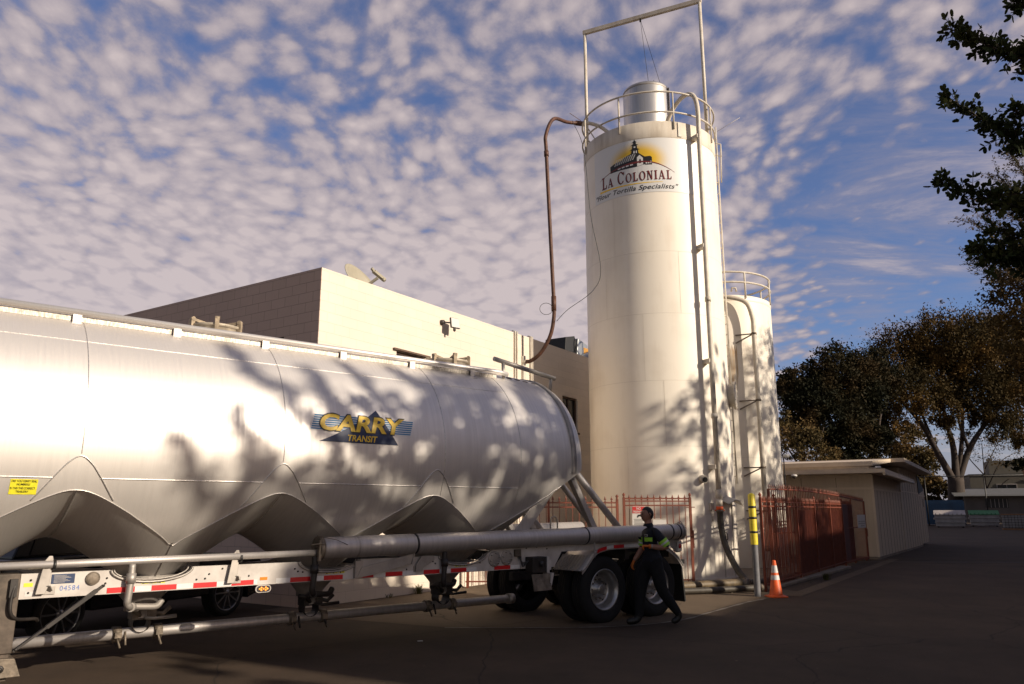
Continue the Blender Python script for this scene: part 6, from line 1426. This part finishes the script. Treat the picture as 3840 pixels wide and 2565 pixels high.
# hair: cap over the skull
hr = MB(); n1, n2 = 24, 10; vs = []
hc = Vector((.052, 0, 1.645))
for j in range(n2 + 1):
    for k in range(n1):
        az = 2 * math.pi * k / n1; c = math.cos(az)
        low = R(38) if c > .35 else (R(38) + (R(-8) - R(38)) * min(1, (.35 - c) / .45) if c > -.10 else R(-8) + (R(-34) - R(-8)) * min(1, (-.10 - c) / .5))
        el = math.pi / 2 + (low - math.pi / 2) * j / n2; p = head_pt(az, el); vs.append(p + (p - hc).normalized() * (.010 * (1 - .75 * j / n2) + .002))
hr.add(vs, [(j * n1 + k, j * n1 + (k + 1) % n1, (j + 1) * n1 + (k + 1) % n1, (j + 1) * n1 + k) for j in range(n2) for k in range(n1)], 0, True); hr.f.append(tuple(range(n1))); hr.m.append(0); hr.s.append(True)
hr.obj('hair', M['hair'], pe)
def patch(name, material, org, u, v, dr, nu=8, nv=4, off=.006, parent=None):
    """a cloth patch laid on the body: grid of rays cast along dr"""
    u = Vector(u); v = Vector(v); dr = Vector(dr).normalized(); mb = MB(); vs = []
    for j in range(nv + 1):
        for i in range(nu + 1):
            o = Vector(org) + u * (i / nu) + v * (j / nv); h_ = bv.ray_cast(o - dr * .4, dr)[0]
            vs.append((h_ if h_ else o) - dr * off)
    mb.add(vs, [(j * (nu + 1) + i, j * (nu + 1) + i + 1, (j + 1) * (nu + 1) + i + 1, (j + 1) * (nu + 1) + i) for j in range(nv) for i in range(nu)], 0, True)
    return mb.obj(name, material, parent or pe)
patch('lime_chest_band', M['hivis'], (.15, .045, 1.235), (0, .105, 0), (0, 0, .062), (-1, 0, 0)); patch('lime_chest_band', M['hivis'], (.15, -.15, 1.235), (0, .105, 0), (0, 0, .062), (-1, 0, 0))
patch('lime_chest_band', M['hivis'], (.05, .17, 1.235), (.07, -.01, 0), (0, 0, .062), (-.2, -1, 0))
n_ = patch('name_patch', M['sign_white'], (.15, .060, 1.312), (0, .075, .0), (0, 0, .034), (-1, 0, 0), off=.008); patch('name_print', M['black_print'], (.15, .068, 1.320), (0, .058, .0), (0, 0, .018), (-1, 0, 0), off=.010, parent=n_)
n_ = patch('name_patch', M['sign_white'], (.15, -.125, 1.312), (0, .06, .0), (0, 0, .028), (-1, 0, 0), off=.008); patch('name_print', M['black_print'], (.15, -.115, 1.319), (0, .04, .0), (0, 0, .012), (-1, 0, 0), off=.010, parent=n_)
def sleeve(a, b, r0, r1):
    a = Vector(a); b = Vector(b); mb = MB(); mb.tube([a, a.lerp(b, .5), b], [r0, (r0 + r1) / 2, r1], 20, caps=False); s_ = mb.obj('lime_sleeve_band', M['hivis'], pe)
    mb = MB(); mb.tube([a.lerp(b, .38), a.lerp(b, .62)], [(r0 + r1) / 2 + .003] * 2, 20, caps=False); mb.obj('silver_stripe', M['refl_white'], s_)
sleeve((-.075, .240, 1.262), (-.135, .262, 1.175), .078, .068); sleeve((.042, -.229, 1.25), (.056, -.242, 1.16), .076, .066)
mb = MB(); mb.lathe([(.074, 1.462), (.066, 1.500), (.070, 1.502), (.082, 1.462)], (.042, 0, 0), n=20); mb.obj('collar', M['cloth_navy'], pe)
mb = MB(); mb.tube([(.100, .214, 1.167), (.130, .205, 1.170)], .034, 14); mb.obj('glove_cuff', M['glove'], pe)
mb = MB(); mb.tube([(.075, .222, 1.163), (.093, .217, 1.166)], .035, 14); mb.obj('wristwatch', M['alu_dull'], pe)

# ------------------------------------------------------------------ trees
def tree(name, label, loc, limbs, lumps, n, size, lm, bark, seed, group=None, cat='tree', clump=60, **kw):
    e = thing(name, label, cat, loc, 0, group); O = Vector(loc); mb = MB()
    for pts, r0, r1 in limbs:
        P = smooth_path([Vector(p) - O for p in pts], 5); rs = [r0 + (r1 - r0) * (i / (len(P) - 1)) ** .8 for i in range(len(P))]; mb.tube(P, rs, 10)
    mb.obj('trunk', bark, e)
    leaves('crown', [(a - O.x, b - O.y, c - O.z, d, f, g) for a, b, c, d, f, g in lumps], n, size, lm, e, seed, clump=clump, **kw)
    return e
EUC = [(65.6, 118.0, 26.3, 5.6, 4.5, 5.6), (61.0, 120.0, 24.9, 5.7, 4.6, 5.3), (69.6, 116.0, 26.9, 5.9, 4.7, 5.2), (76.7, 119.0, 26.5, 5.7, 4.8, 6.1), (55.5, 118.0, 20.1, 4.5, 3.6, 4.5), (60.2, 115.0, 19.3, 4.8, 3.8, 4.0), (68.4, 120.0, 21.1, 4.2, 3.7, 4.6), (71.0, 117.0, 19.9, 4.5, 3.6, 4.1), (76.3, 118.0, 18.1, 4.1, 4.2, 5.3), (57.6, 118.0, 14.4, 2.4, 3.0, 3.8), (54.4, 119.0, 15.2, 2.6, 2.7, 3.4), (65.8, 117.0, 15.9, 1.6, 3.3, 4.1), (63.0, 118.0, 15.7, 1.9, 2.1, 2.6), (72.5, 116.0, 13.5, 1.9, 2.7, 3.3), (70.6, 119.0, 15.5, 1.9, 2.1, 2.6), (76.6, 117.0, 12.6, 2.2, 1.8, 2.2), (79.9, 121.0, 22.7, 3.8, 3.7, 4.6)]
DEN = [(36.5, 95.0, 15.7, 3.9, 3.1, 3.6), (41.1, 96.0, 17.8, 4.6, 3.7, 4.3), (38.8, 94.0, 12.6, 4.5, 3.6, 3.6), (42.3, 95.0, 11.4, 3.0, 2.4, 2.7), (34.8, 96.0, 16.7, 2.1, 2.0, 2.4), (36.1, 97.0, 11.6, 3.4, 2.7, 2.5), (43.7, 96.0, 16.1, 2.7, 2.9, 3.7), (40.7, 95.0, 9.0, 3.6, 2.9, 1.8), (44.6, 95.0, 10.1, 1.8, 1.9, 2.4), (46.5, 97, 18.5, 2.6, 2.5, 3.2)]
tree('eucalyptus_tree', 'largest tree at the lane end, pale forked trunk and drooping brown-green crown', (66.3, 118, 0), [
    ([(66.3, 118, 0), (66.4, 118, 3.2), (66.6, 118, 6.5)], 1.35, 1.1), ([(66.5, 118, 5.5), (64.4, 118, 10.1), (62.2, 117.5, 14.4), (59.9, 118, 17.8), (57, 118, 21)], .62, .12), ([(66.6, 118, 5.5), (66.8, 118, 10.8), (66.1, 118, 16), (65.6, 118, 24)], .66, .12), ([(66.8, 118, 5.8), (69.2, 118, 10.8), (71.5, 117.5, 14.2), (75.2, 118, 18), (77, 118, 23)], .58, .10), ([(66.9, 118, 6), (68.6, 118.4, 13), (69.6, 119, 18.4), (70.5, 119, 25)], .42, .10), ([(64.4, 118, 10.1), (63.5, 119, 15), (62, 120, 23)], .35, .1), ([(71.5, 117.5, 14.2), (72.5, 117, 19), (73, 117, 24)], .3, .1), ([(69.2, 118, 10.8), (67.9, 117.6, 15), (68.2, 117, 21)], .28, .1)],
    EUC, 105000, .21, M['leaf_far'], M['bark'], 5, clump=90, droop=.45, aspect=2.2, shell=.25)
tree('broadleaf_tree', 'dense dark broadleaf tree standing behind the tan shed roof', (40.5, 95.5, 0), [([(40.5, 95.5, 0), (40.3, 95.5, 5), (39.5, 95, 10), (38.5, 95, 15)], .7, .2), ([(40.3, 95.5, 5), (42, 95.5, 10), (42, 96, 16)], .45, .12), ([(40.4, 95.5, 4.5), (44.0, 95.5, 8.5), (46, 96, 14)], .35, .12)],
     DEN, 72000, .19, M['leaf_dense'], M['bark_dark'], 6, clump=75, shell=.3)
tree('sparse_tree', 'thin brownish tree between the small silo and the dense dark tree', (33.5, 88, 0), [([(33.5, 88, 0), (33.2, 88, 5), (32.2, 88, 9), (31.5, 88, 11)], .25, .05), ([(33.3, 88, 4), (34.4, 88, 8), (35.4, 88, 11)], .18, .04), ([(33.2, 88, 5), (31.2, 88, 8.5), (30.2, 88, 10.5)], .15, .04)],
     [(32.4, 88.0, 9.4, 3.1, 2.5, 2.5), (33.5, 86.0, 7.8, 2.5, 2.0, 1.4), (31.0, 88.0, 10.4, 1.4, 1.8, 2.2), (34.6, 87, 6.2, 2.2, 2, 1.5)], 5200, .16, M['leaf_olive'], M['bark'], 8, clump=40)
tree('autumn_tree', 'golden-brown tree behind the forked eucalyptus trunk, above the shed end', (74, 140, 0), [([(77, 139, 0), (74, 139, 6), (68.5, 139, 13)], .35, .12), ([(74, 140, 0), (73, 140, 7), (72, 140, 14)], .3, .1)],
     [(71.4, 140.0, 12.4, 4.0, 3.9, 4.9), (71.8, 138.0, 8.1, 3.5, 2.8, 3.5), (69.4, 140.0, 8.6, 3.1, 3.6, 4.5), (73.6, 139.0, 5.5, 3.1, 2.5, 2.7)], 15000, .28, M['leaf_olive'], M['bark'], 9)
tree('bare_tree', 'almost leafless thin tree between the eucalyptus trunk and the grey house', (72.5, 121, 0), [([(73.2, 121, 0), (72.8, 121, 6), (73.0, 121, 12)], .16, .05), ([(72.9, 121, 5), (75.5, 121, 9), (78.0, 121, 10.5)], .10, .03), ([(72.8, 121, 7), (70.5, 121, 10), (69.5, 121, 13)], .10, .03), ([(73, 121, 8), (75.5, 121, 12), (77, 121, 14)], .08, .03), ([(73, 121, 3.5), (76.5, 121, 6.5), (79, 121, 6.2)], .08, .03)],
     [(76, 121, 10.5, 3.0, 1.5, 2.5), (72, 121, 11.5, 2.5, 1.5, 2.5)], 1300, .13, M['leaf_olive'], M['bark'], 10, clump=8)
tree('roof_shrub', 'dark leafy shrub growing over the roof of the grey house', (76.5, 117.5, 7.35), [([(76.5, 117.5, 7.36), (76.6, 117.5, 8.2)], .1, .05)],
     [(77.2, 117.6, 8.4, 3.0, 1.2, 1.0), (80.5, 116.5, 8.6, 2.6, 1.2, 1.1), (84, 115.5, 8.5, 2.5, 1.2, 1.0)], 5000, .22, M['leaf_dense'], M['bark_dark'], 11, cat='shrub')
# dark tree that fills the right edge, mid distance
tree('roadside_tree', 'big olive-brown tree rising above the leaning orange post', (24.5, 31, 0), [([(24.5, 31, 0), (24.3, 31, 4), (23, 31, 8)], .4, .15), ([(24.4, 31, 3), (21.8, 31, 7), (20.6, 30.5, 9.5)], .22, .06)],
     [(22.6, 31, 10.4, 2.6, 2.2, 2.0), (21.6, 30.6, 8.6, 1.9, 1.6, 1.5), (24.2, 31.5, 8.4, 2.6, 2.4, 2.4), (22.6, 31, 6.9, 1.7, 1.8, 1.2), (25.5, 32, 11.5, 2.8, 2.4, 2.2)], 30000, .09, M['leaf_far'], M['bark_dark'], 12, clump=60)
# feathery tree whose thin twigs show behind the near branches
O = Vector((11.6, 13.4, 0)); ft = thing('feathery_tree', 'thin feathery tree with fine brown twigs behind the dark glossy branches', 'tree', O)
mb = MB(); lf = []; rr = random.Random(21)
mb.tube([p - O for p in smooth_path([(11.6, 13.4, 0), (11.4, 13.4, 2.5), (10.6, 13.3, 4.6), (9.6, 13.2, 6.6), (9.5, 13.2, 8.0)], 5)], [.14 - .005 * i for i in range(21)], 8)
for tip, st in [((8.15, 13.0, 6.75), (10.3, 13.3, 4.9)), ((8.1, 13.0, 6.05), (10.5, 13.3, 4.6)), ((8.45, 13, 7.1), (10, 13.2, 6.0)), ((8.2, 13, 5.9), (10.8, 13.3, 4.2)), ((8.75, 13, 7.6), (9.8, 13.2, 6.3)), ((8.9, 13, 5.6), (10.8, 13.3, 4.3)), ((8.55, 12.9, 6.4), (10.3, 13.3, 5.2)), ((9.0, 13, 8.1), (9.6, 13.2, 7)), ((8.7, 13.3, 6.8), (10, 13.2, 5.6)), ((8.95, 12.7, 5.9), (10.3, 13.2, 4.8)), ((9.2, 13.2, 6.2), (10.2, 13.2, 5.2))]:
    a = Vector(st); b = Vector(tip); P = smooth_path([a, a.lerp(b, .5) + Vector((0, 0, .12)), b], 10); mb.tube([p - O for p in P], [.022 - .0008 * i for i in range(len(P))], 5)
    for i, p in enumerate(P[5:]):
        for s_ in range(4):
            d = ((b - a).normalized() + Vector((rr.gauss(0, .5), rr.gauss(0, .5), rr.gauss(0, .55)))).normalized(); q = p + d * (.18 + .22 * rr.random()); mb.tube([p - O, q - O], [.004, .002], 3)
            for k in range(11): lf.append(p.lerp(q, .2 + .8 * k / 10) + Vector((rr.gauss(0, .02), rr.gauss(0, .02), rr.gauss(0, .02))))
mb.obj('trunk', M['bark_dark'], ft)
def leafset(name, pts, L_, W_, material, parent, O, seed, dirs=None, oval=False):
    rg = np.random.default_rng(seed); n = len(pts); p = np.array([tuple(q - O) for q in pts]); a = rg.normal(size=(n, 3)) if dirs is None else np.array([tuple(d) for d in dirs]) + rg.normal(size=(n, 3)) * .18
    a /= np.linalg.norm(a, axis=1)[:, None]; b = np.cross(a, rg.normal(size=(n, 3))); b /= np.linalg.norm(b, axis=1)[:, None]; s_ = (.75 + .5 * rg.random(n))[:, None]
    if oval:
        pr = [(0, 0), (.25, .85), (.62, 1), (.92, .62), (1, 0), (.92, -.62), (.62, -1), (.25, -.85)]
        v = np.stack([p + a * (L_ * t) * s_ + b * (W_ / 2 * w_) * s_ for t, w_ in pr], 1).reshape(-1, 3); m_ = 8
    else: v = np.stack([p - a * L_ / 2 * s_, p + b * W_ / 2 * s_, p + a * L_ / 2 * s_, p - b * W_ / 2 * s_], 1).reshape(-1, 3); m_ = 4
    me = bpy.data.meshes.new(name); me.vertices.add(m_ * n); me.vertices.foreach_set('co', v.ravel()); me.loops.add(m_ * n); me.loops.foreach_set('vertex_index', np.arange(m_ * n)); me.polygons.add(n)
    me.polygons.foreach_set('loop_start', np.arange(0, m_ * n, m_)); me.polygons.foreach_set('loop_total', np.full(n, m_)); me.materials.append(material); me.update(calc_edges=True); me.validate()
    o = bpy.data.objects.new(name, me); COL.objects.link(o); o.parent = parent; return o
leafset('crown', lf, .055, .022, M['leaf_feather'], ft, O, 3)
# near tree: stands to the right of the camera, reaches into the frame and shades the tank
O = Vector((8.2, 4.9, 0)); ct = thing('carob_tree', 'dark glossy-leaved tree whose leafy branch tips hang across the sky', 'tree', O)
TR_ = MB(); lp = []; ld = []; rr = random.Random(4)
def uvh(u, v, h): return Vector((u * .5 + h * .866, u * .866 - h * .5, (v + .375 * h) / .927))
def leafy(path, n_tw=26, tw=.30, start=.25, r0=.03, leaf=1.0):
    P = smooth_path(path, 14); m_ = len(P); TR_.tube([p - O for p in P], [max(.004, r0 * (1 - .9 * i / m_)) for i in range(m_)], 6)
    for k in range(n_tw):
        i = int(m_ * (start + (1 - start) * k / n_tw)); i = min(i, m_ - 2); p = P[i]; t = (P[i + 1] - P[i]).normalized(); taper = .5 + .5 * (1 - (k / n_tw) ** 2)
        for s_ in (0, 1):
            d = (t * .75 + Vector((rr.gauss(0, .5), rr.gauss(0, .5), rr.gauss(0, .5)))).normalized(); L_ = tw * taper * (.7 + .6 * rr.random()); TR_.tube([p - O, p + d * L_ - O], [.004, .002], 3)
            s1 = d.cross(Vector((rr.gauss(0, 1), rr.gauss(0, 1), rr.gauss(0, 1)))).normalized(); nl = int(L_ / .036)
            for j in range(nl):
                q = p + d * L_ * (j + 1) / nl
                for sg in (-1, 1): lp.append(q); ld.append(d * .45 + s1 * sg)
            lp.append(p + d * L_); ld.append(d)
trunk_top = Vector((8.1, 4.9, 2.6))
TR_.tube([p - O for p in smooth_path([(8.2, 4.9, 0), (8.25, 4.85, 1.3), trunk_top], 5)], [.26, .25, .24, .23, .22, .22, .21, .20, .20, .19, .18], 12)
BR = [ # branches that show in the picture: base, mid, tip
    [trunk_top, (6.6, 5.4, 4.6), (4.95, 5.95, 5.35), (4.41, 6.0, 5.50), (3.78, 6.0, 5.80)],
    [trunk_top, (6.3, 5.4, 4.1), (4.9, 5.9, 4.55), (4.30, 6.0, 4.72), (3.70, 6.0, 5.14)],
    [trunk_top, (6.2, 5.4, 3.6), (4.8, 5.9, 4.05), (4.25, 6.0, 4.12), (3.55, 6.0, 4.36)],
    [trunk_top, (6.2, 5.5, 3.2), (4.8, 6.0, 3.65), (4.2, 6.1, 3.72), (3.86, 6.1, 3.80)],
    [trunk_top, (6.6, 5.4, 5.2), (5.0, 5.9, 6.0), (4.40, 6.0, 6.02)],
    [(5.4, 5.8, 4.9), (4.75, 6.0, 4.95), (4.25, 6.0, 4.98)], [(5.4, 5.8, 4.3), (4.7, 6.1, 4.30), (4.12, 6.1, 4.30)], [(5.3, 5.9, 3.95), (4.7, 6.1, 3.8), (3.95, 6.1, 3.98)]]
for i, b in enumerate(BR): leafy(b, n_tw=64 if i < 4 else 40, tw=.17, start=.50 if i < 5 else .1)
# branches out of frame to the right whose shadows finger across the tank
FG = [((8.2, 4.9, 3.0), (6.4, 5.6, 2.6), (6.17, 6.12, 2.4)), ((8.4, 4.6, 3.0), (7.18, 4.98, 2.7), (6.93, 5.79, 2.5)), ((8.9, 4.6, 3.0), (7.88, 4.94, 2.7), (7.56, 5.91, 2.6)), ((7.6, 4.0, 2.8), (6.24, 4.54, 2.5), (5.93, 5.19, 2.3)), ((7.4, 3.8, 2.8), (5.89, 4.34, 2.4), (5.31, 4.93, 2.2)), ((8.2, 4.4, 3.0), (7.0, 4.79, 2.6), (6.45, 5.42, 2.4)), ((7.5, 3.7, 2.8), (6.05, 4.15, 2.5), (6.32, 4.62, 2.5)), ((9.8, 5.0, 3.0), (8.66, 5.38, 2.8), (8.24, 5.85, 2.7)), ((7.4, 3.6, 2.8), (6.5, 4.0, 2.5), (6.0, 4.1, 2.4)), ((8.4, 4.9, 3.0), (7.5, 4.3, 2.7), (6.9, 4.3, 2.6))]
TR_.obj('trunk', M['bark_dark'], ct)
leafset('branch_foliage', lp, .056, .030, M['leaf_near'], ct, O, 5, dirs=ld, oval=True)
bnd = [Vector((7.6, 5.2, 4.6)), Vector((7.9, 5.0, 5.6)), Vector((7.2, 5.2, 3.6)), Vector((8.6, 4.4, 5.0))]
leaves('crown', [(*(p - O), .9, .9, .8) for p in bnd], 2600, .05, M['leaf_near'], ct, 24, clump=38, aspect=1.7)
# tree behind it, farther towards the sun: its shadow falls on the tank
HS = 5.0
O = uvh(10.5, 0, 3.2 + HS); O.z = 0; ct = thing('shade_tree', 'broad dark-leaved tree that throws leaf shadows on the tank', 'tree', O)
TR_ = MB(); lp = []; ld = []; trunk_top = O + Vector((0, 0, 2.8)); TR_.tube([(0, 0, 0), (0, 0, 1.4), (0, 0, 2.8)], [.30, .26, .22], 10)
for f in FG: leafy([uvh(u, v, h + HS) for u, v, h in f], n_tw=30, tw=.22, start=.10)
TR_.obj('branch', M['bark_dark'], ct)
leafset('branch_foliage', lp, .085, .05, M['leaf_near'], ct, O, 5, dirs=ld, oval=True)
def ul(lst, k=0.0): return [(*(uvh(u, v, h + k) - O), r, r, r * .85) for u, v, h, r in lst]
leaves('crown', ul([(8.9, 5.0, 2.7, .75), (9.8, 5.2, 3, .85), (10.8, 5.0, 3.2, .9), (11.8, 4.8, 3.6, .9), (9.2, 4.0, 3, .9), (10.4, 3.8, 3, .95), (11.8, 3.6, 3.6, .9), (8.1, 4.2, 2.6, .5), (7.4, 3.4, 2.5, .5), (12.8, 4.1, 3.9, .7), (8.6, 3.3, 2.7, .7), (9.8, 3.1, 3.0, .8), (10.6, 5.9, 3.2, .5), (9.3, 5.9, 2.8, .4), (12.2, 5.4, 3.6, .5), (7.0, 4.4, 2.4, .3), (8.2, 5.3, 2.5, .35), (13.0, 3.0, 4, .7), (9.3, 5.6, 2.9, .5), (10.2, 5.5, 3, .55), (11.3, 5.5, 3.3, .5), (8.5, 4.6, 2.8, .6), (8.3, 3.0, 2.7, .6), (7.5, 2.8, 2.6, .5), (6.35, 2.7, 2.4, .33), (6.1, 2.2, 2.4, .25), (6.45, 3.3, 2.4, .22)], HS), 17000, .075, M['leaf_near'], ct, 14, clump=38, aspect=1.7)
lb = MB()
for u, v, h in [(9.8, 5, 3), (11.8, 4.6, 3.6), (9.2, 3.8, 3), (12.6, 4, 3.9), (7.6, 3.6, 2.5), (10.5, 3.4, 3)]: h += HS; lb.tube([p - O for p in smooth_path([trunk_top, trunk_top.lerp(uvh(u, v, h), .5) + Vector((0, 0, .2)), uvh(u, v, h)], 5)], [.09 - .007 * i for i in range(11)], 6)
lb.obj('limb', M['bark_dark'], ct)
# second tree, right of the frame: dapples the silos
base = uvh(22.5, 0, 7.2); base.z = 0; O = base.copy(); t2 = thing('lane_tree', 'leafy tree beside the lane that dapples the two silos with shade', 'tree', O)
leaves('crown', ul([(18.75, 6.1, 3.2, .45), (19.25, 6.5, 3.2, .40), (19.8, 7.1, 3.3, .42), (18.75, 5.2, 3.2, .55), (19.5, 5.6, 3.3, .65), (18.6, 4.2, 3.2, .55), (19.3, 4.4, 3.3, .65), (18.7, 3.2, 3.2, .55), (19.6, 3.2, 3.3, .65), (21.4, 8.0, 3.8, .45), (20.2, 6.6, 3.3, .45), (20.7, 6.0, 3.2, .75), (21.6, 7.0, 3.6, .75), (21.2, 5.0, 3.2, .9), (19.9, 4.7, 3.1, .65), (22.6, 6.2, 3.7, .9), (22.2, 4.3, 3.6, .9), (20.3, 3.5, 3.2, .85), (19.0, 3.7, 3.0, .5), (23.7, 7.3, 4.2, .9), (24.7, 8.0, 4.6, .8), (25.6, 7.3, 4.7, 1.0), (24.4, 6.0, 4.3, 1.0), (26.2, 5.8, 5, 1.1), (25.2, 4.4, 5, 1.1), (23.2, 4.0, 4.2, .9), (27.2, 7.8, 5.2, 1.0), (27.8, 5.4, 5.6, 1.2), (19.2, 2.6, 3.2, .6), (21.2, 2.7, 3.6, .8), (24, 2.7, 4.4, 1.0)], 3.0), 21000, .080, M['leaf_near'], t2, 15, clump=26, aspect=2.2, droop=.6)
lb = MB(); tt = Vector((0, 0, 2.6)); lb.tube([(0, 0, 0), (0, 0, 1.3), tt], [.22, .2, .18], 10)
for u, v, h in [(20.7, 6, 3.2), (21.6, 6.8, 3.6), (21.2, 4.8, 3.2), (22.6, 6, 3.7), (24.7, 7.8, 4.6), (26.2, 5.8, 5), (27, 7.6, 5.2), (20.3, 3.5, 3.2), (19.9, 4.7, 3.1)]:
    q = uvh(u, v, h + 3.0) - O; lb.tube(smooth_path([tt, tt.lerp(q, .5) + Vector((0, 0, .3)), q], 5), [.09 - .0075 * i for i in range(11)], 6)
lb.obj('trunk', M['bark_dark'], t2)
# loose grit and dry leaves on the lane
mb = MB(); rr = random.Random(9)
for k in range(900):
    y = 4.5 + 22 * rr.random() ** 1.4; x = -3.5 + rr.random() * (y * .75 + 3)
    if rr.random() < .35: x, y = 5.7 + rr.random() * 6 + rr.gauss(0, .12), 0; y = 17.0 + (x - 5.6) * 1.54 - abs(rr.gauss(0, .25))
    r = (.004 + .010 * rr.random() ** 2) * (1.6 if rr.random() < .05 else 1); a = rr.random() * 3.14; z = .007 + r * .35
    p = [(x + r * math.cos(a + q), y + r * math.sin(a + q) * .7) for q in (0, 1.6, 3.1, 4.5)]
    mb.add([(p[0][0], p[0][1], .0085), (p[1][0], p[1][1], .0085), (p[2][0], p[2][1], .0085), (p[3][0], p[3][1], .0085), (x, y, z)], [(0, 1, 4), (1, 2, 4), (2, 3, 4), (3, 0, 4)])
tag(mb.obj('gravel', mat('loose_grit', (.16, .12, .08), .9, 0, var=.5, vscale=3)), kind='stuff')
# unseen stepped block added behind and right of the camera to shade the lane
def shade_box(u0, u1, v, h0, h1):
    z = (v + .375 * h0) / .927
    P4 = [uvh(u0, 0, h0), uvh(u1, 0, h0), uvh(u1, 0, h1), uvh(u0, 0, h1)]; return [(p.x, p.y) for p in P4], z
ctr = uvh(40, 0, 15); ctr.z = 0
wh_ = thing('shade_blocker', 'long unseen block added across the lane to shade the yard', 'shade_blocker', ctr)
for nm, (u0, u1, v, h0, h1) in {'tall_shade_wing': (6.65, 13.4, 3.65, 12.0, 22), 'wing': (13.4, 17.6, 1.45, 14.0, 24), 'middle_shade_wing': (17.6, 27, 2.35, 14.0, 24), 'high_shade_wing': (27, 62, 4.3, 14.0, 24), 'far_shade_wing': (62, 122, 2.2, 14.0, 24)}.items():  # each wing's height is set by the shade it must cast
    poly, z = shade_box(u0, u1, v, h0, h1); mb = MB(); mb.prism([(x - ctr.x, y - ctr.y) for x, y in poly], 0, z, 'xy'); w_ = mb.obj(nm, M['shade_blocker'], wh_)

# ------------------------------------------------------------------ give each countable piece its own object
def cluster_split(o, gap=.012):
    me = o.data; nv = len(me.vertices); par = list(range(nv))
    def find(a):
        while par[a] != a: par[a] = par[par[a]]; a = par[a]
        return a
    for p in me.polygons:
        v = list(p.vertices); r = find(v[0])
        for b in v[1:]: par[find(b)] = r
    isl = {}
    for i in range(nv): isl.setdefault(find(i), []).append(i)
    bb = [[np.min([me.vertices[i].co[:] for i in v], axis=0) - gap, np.max([me.vertices[i].co[:] for i in v], axis=0) + gap, list(v)] for v in isl.values()]
    ch = True
    while ch:
        ch = False
        for i in range(len(bb)):
            for j in range(i + 1, len(bb)):
                if np.all(bb[i][0] <= bb[j][1]) and np.all(bb[j][0] <= bb[i][1]):
                    bb[i] = [np.minimum(bb[i][0], bb[j][0]), np.maximum(bb[i][1], bb[j][1]), bb[i][2] + bb[j][2]]; del bb[j]; ch = True; break
            if ch: break
    if len(bb) < 2: return
    own = {}
    for k, b in enumerate(bb):
        for i in b[2]: own[i] = k
    polys = [[] for _ in bb]
    for p in me.polygons: polys[own[p.vertices[0]]].append((tuple(p.vertices), p.material_index, p.use_smooth))
    name = o.name.split('.')[0]
    for k, b in enumerate(bb):
        idx = {}; m2 = MB()
        for f, mi, sm__ in polys[k]:
            for i in f:
                if i not in idx: idx[i] = len(idx); m2.v.append(tuple(me.vertices[i].co))
            m2.f.append(tuple(idx[i] for i in f)); m2.m.append(mi); m2.s.append(sm__)
        n = m2.obj(name, list(me.materials), o.parent); n.matrix_basis = o.matrix_basis.copy()
        for md in o.modifiers:
            if md.type == 'BEVEL': nb = n.modifiers.new('bevel', 'BEVEL'); nb.width = md.width; nb.segments = md.segments; nb.limit_method = 'ANGLE'; nb.angle_limit = md.angle_limit
    bpy.data.objects.remove(o)
SPLIT = {'red_tape', 'white_tape', 'pipe_coupling', 'tube_joint', 'tube_strap', 'clamp_dog', 'bolt', 'hoist_post', 'warning_label', 'conduit', 'cross_member', 'light_diode', 'caster', 'corner_casting', 'vent_slot', 'weld_bead', 'lug_nut', 'hand_hole', 'plate_seam', 'step_cleat', 'hose_coupling', 'upper_roof', 'door_handle', 'pane', 'hoop', 'trim_band', 'rail', 'pipe_bracket', 'pipe_clamp', 'warning_print', 'air_hose', 'church_highlights', 'notch_trim', 'name_letters', 'round_duct', 'tube_bracket', 'footing', 'panel_groove'}
for o in list(bpy.data.objects):
    if o.type == 'MESH' and o.name.split('.')[0] in SPLIT and not any(c.parent == o for c in bpy.data.objects): cluster_split(o, .004 if o.name.startswith(('bolt', 'light', 'lug', 'hand')) else .012)
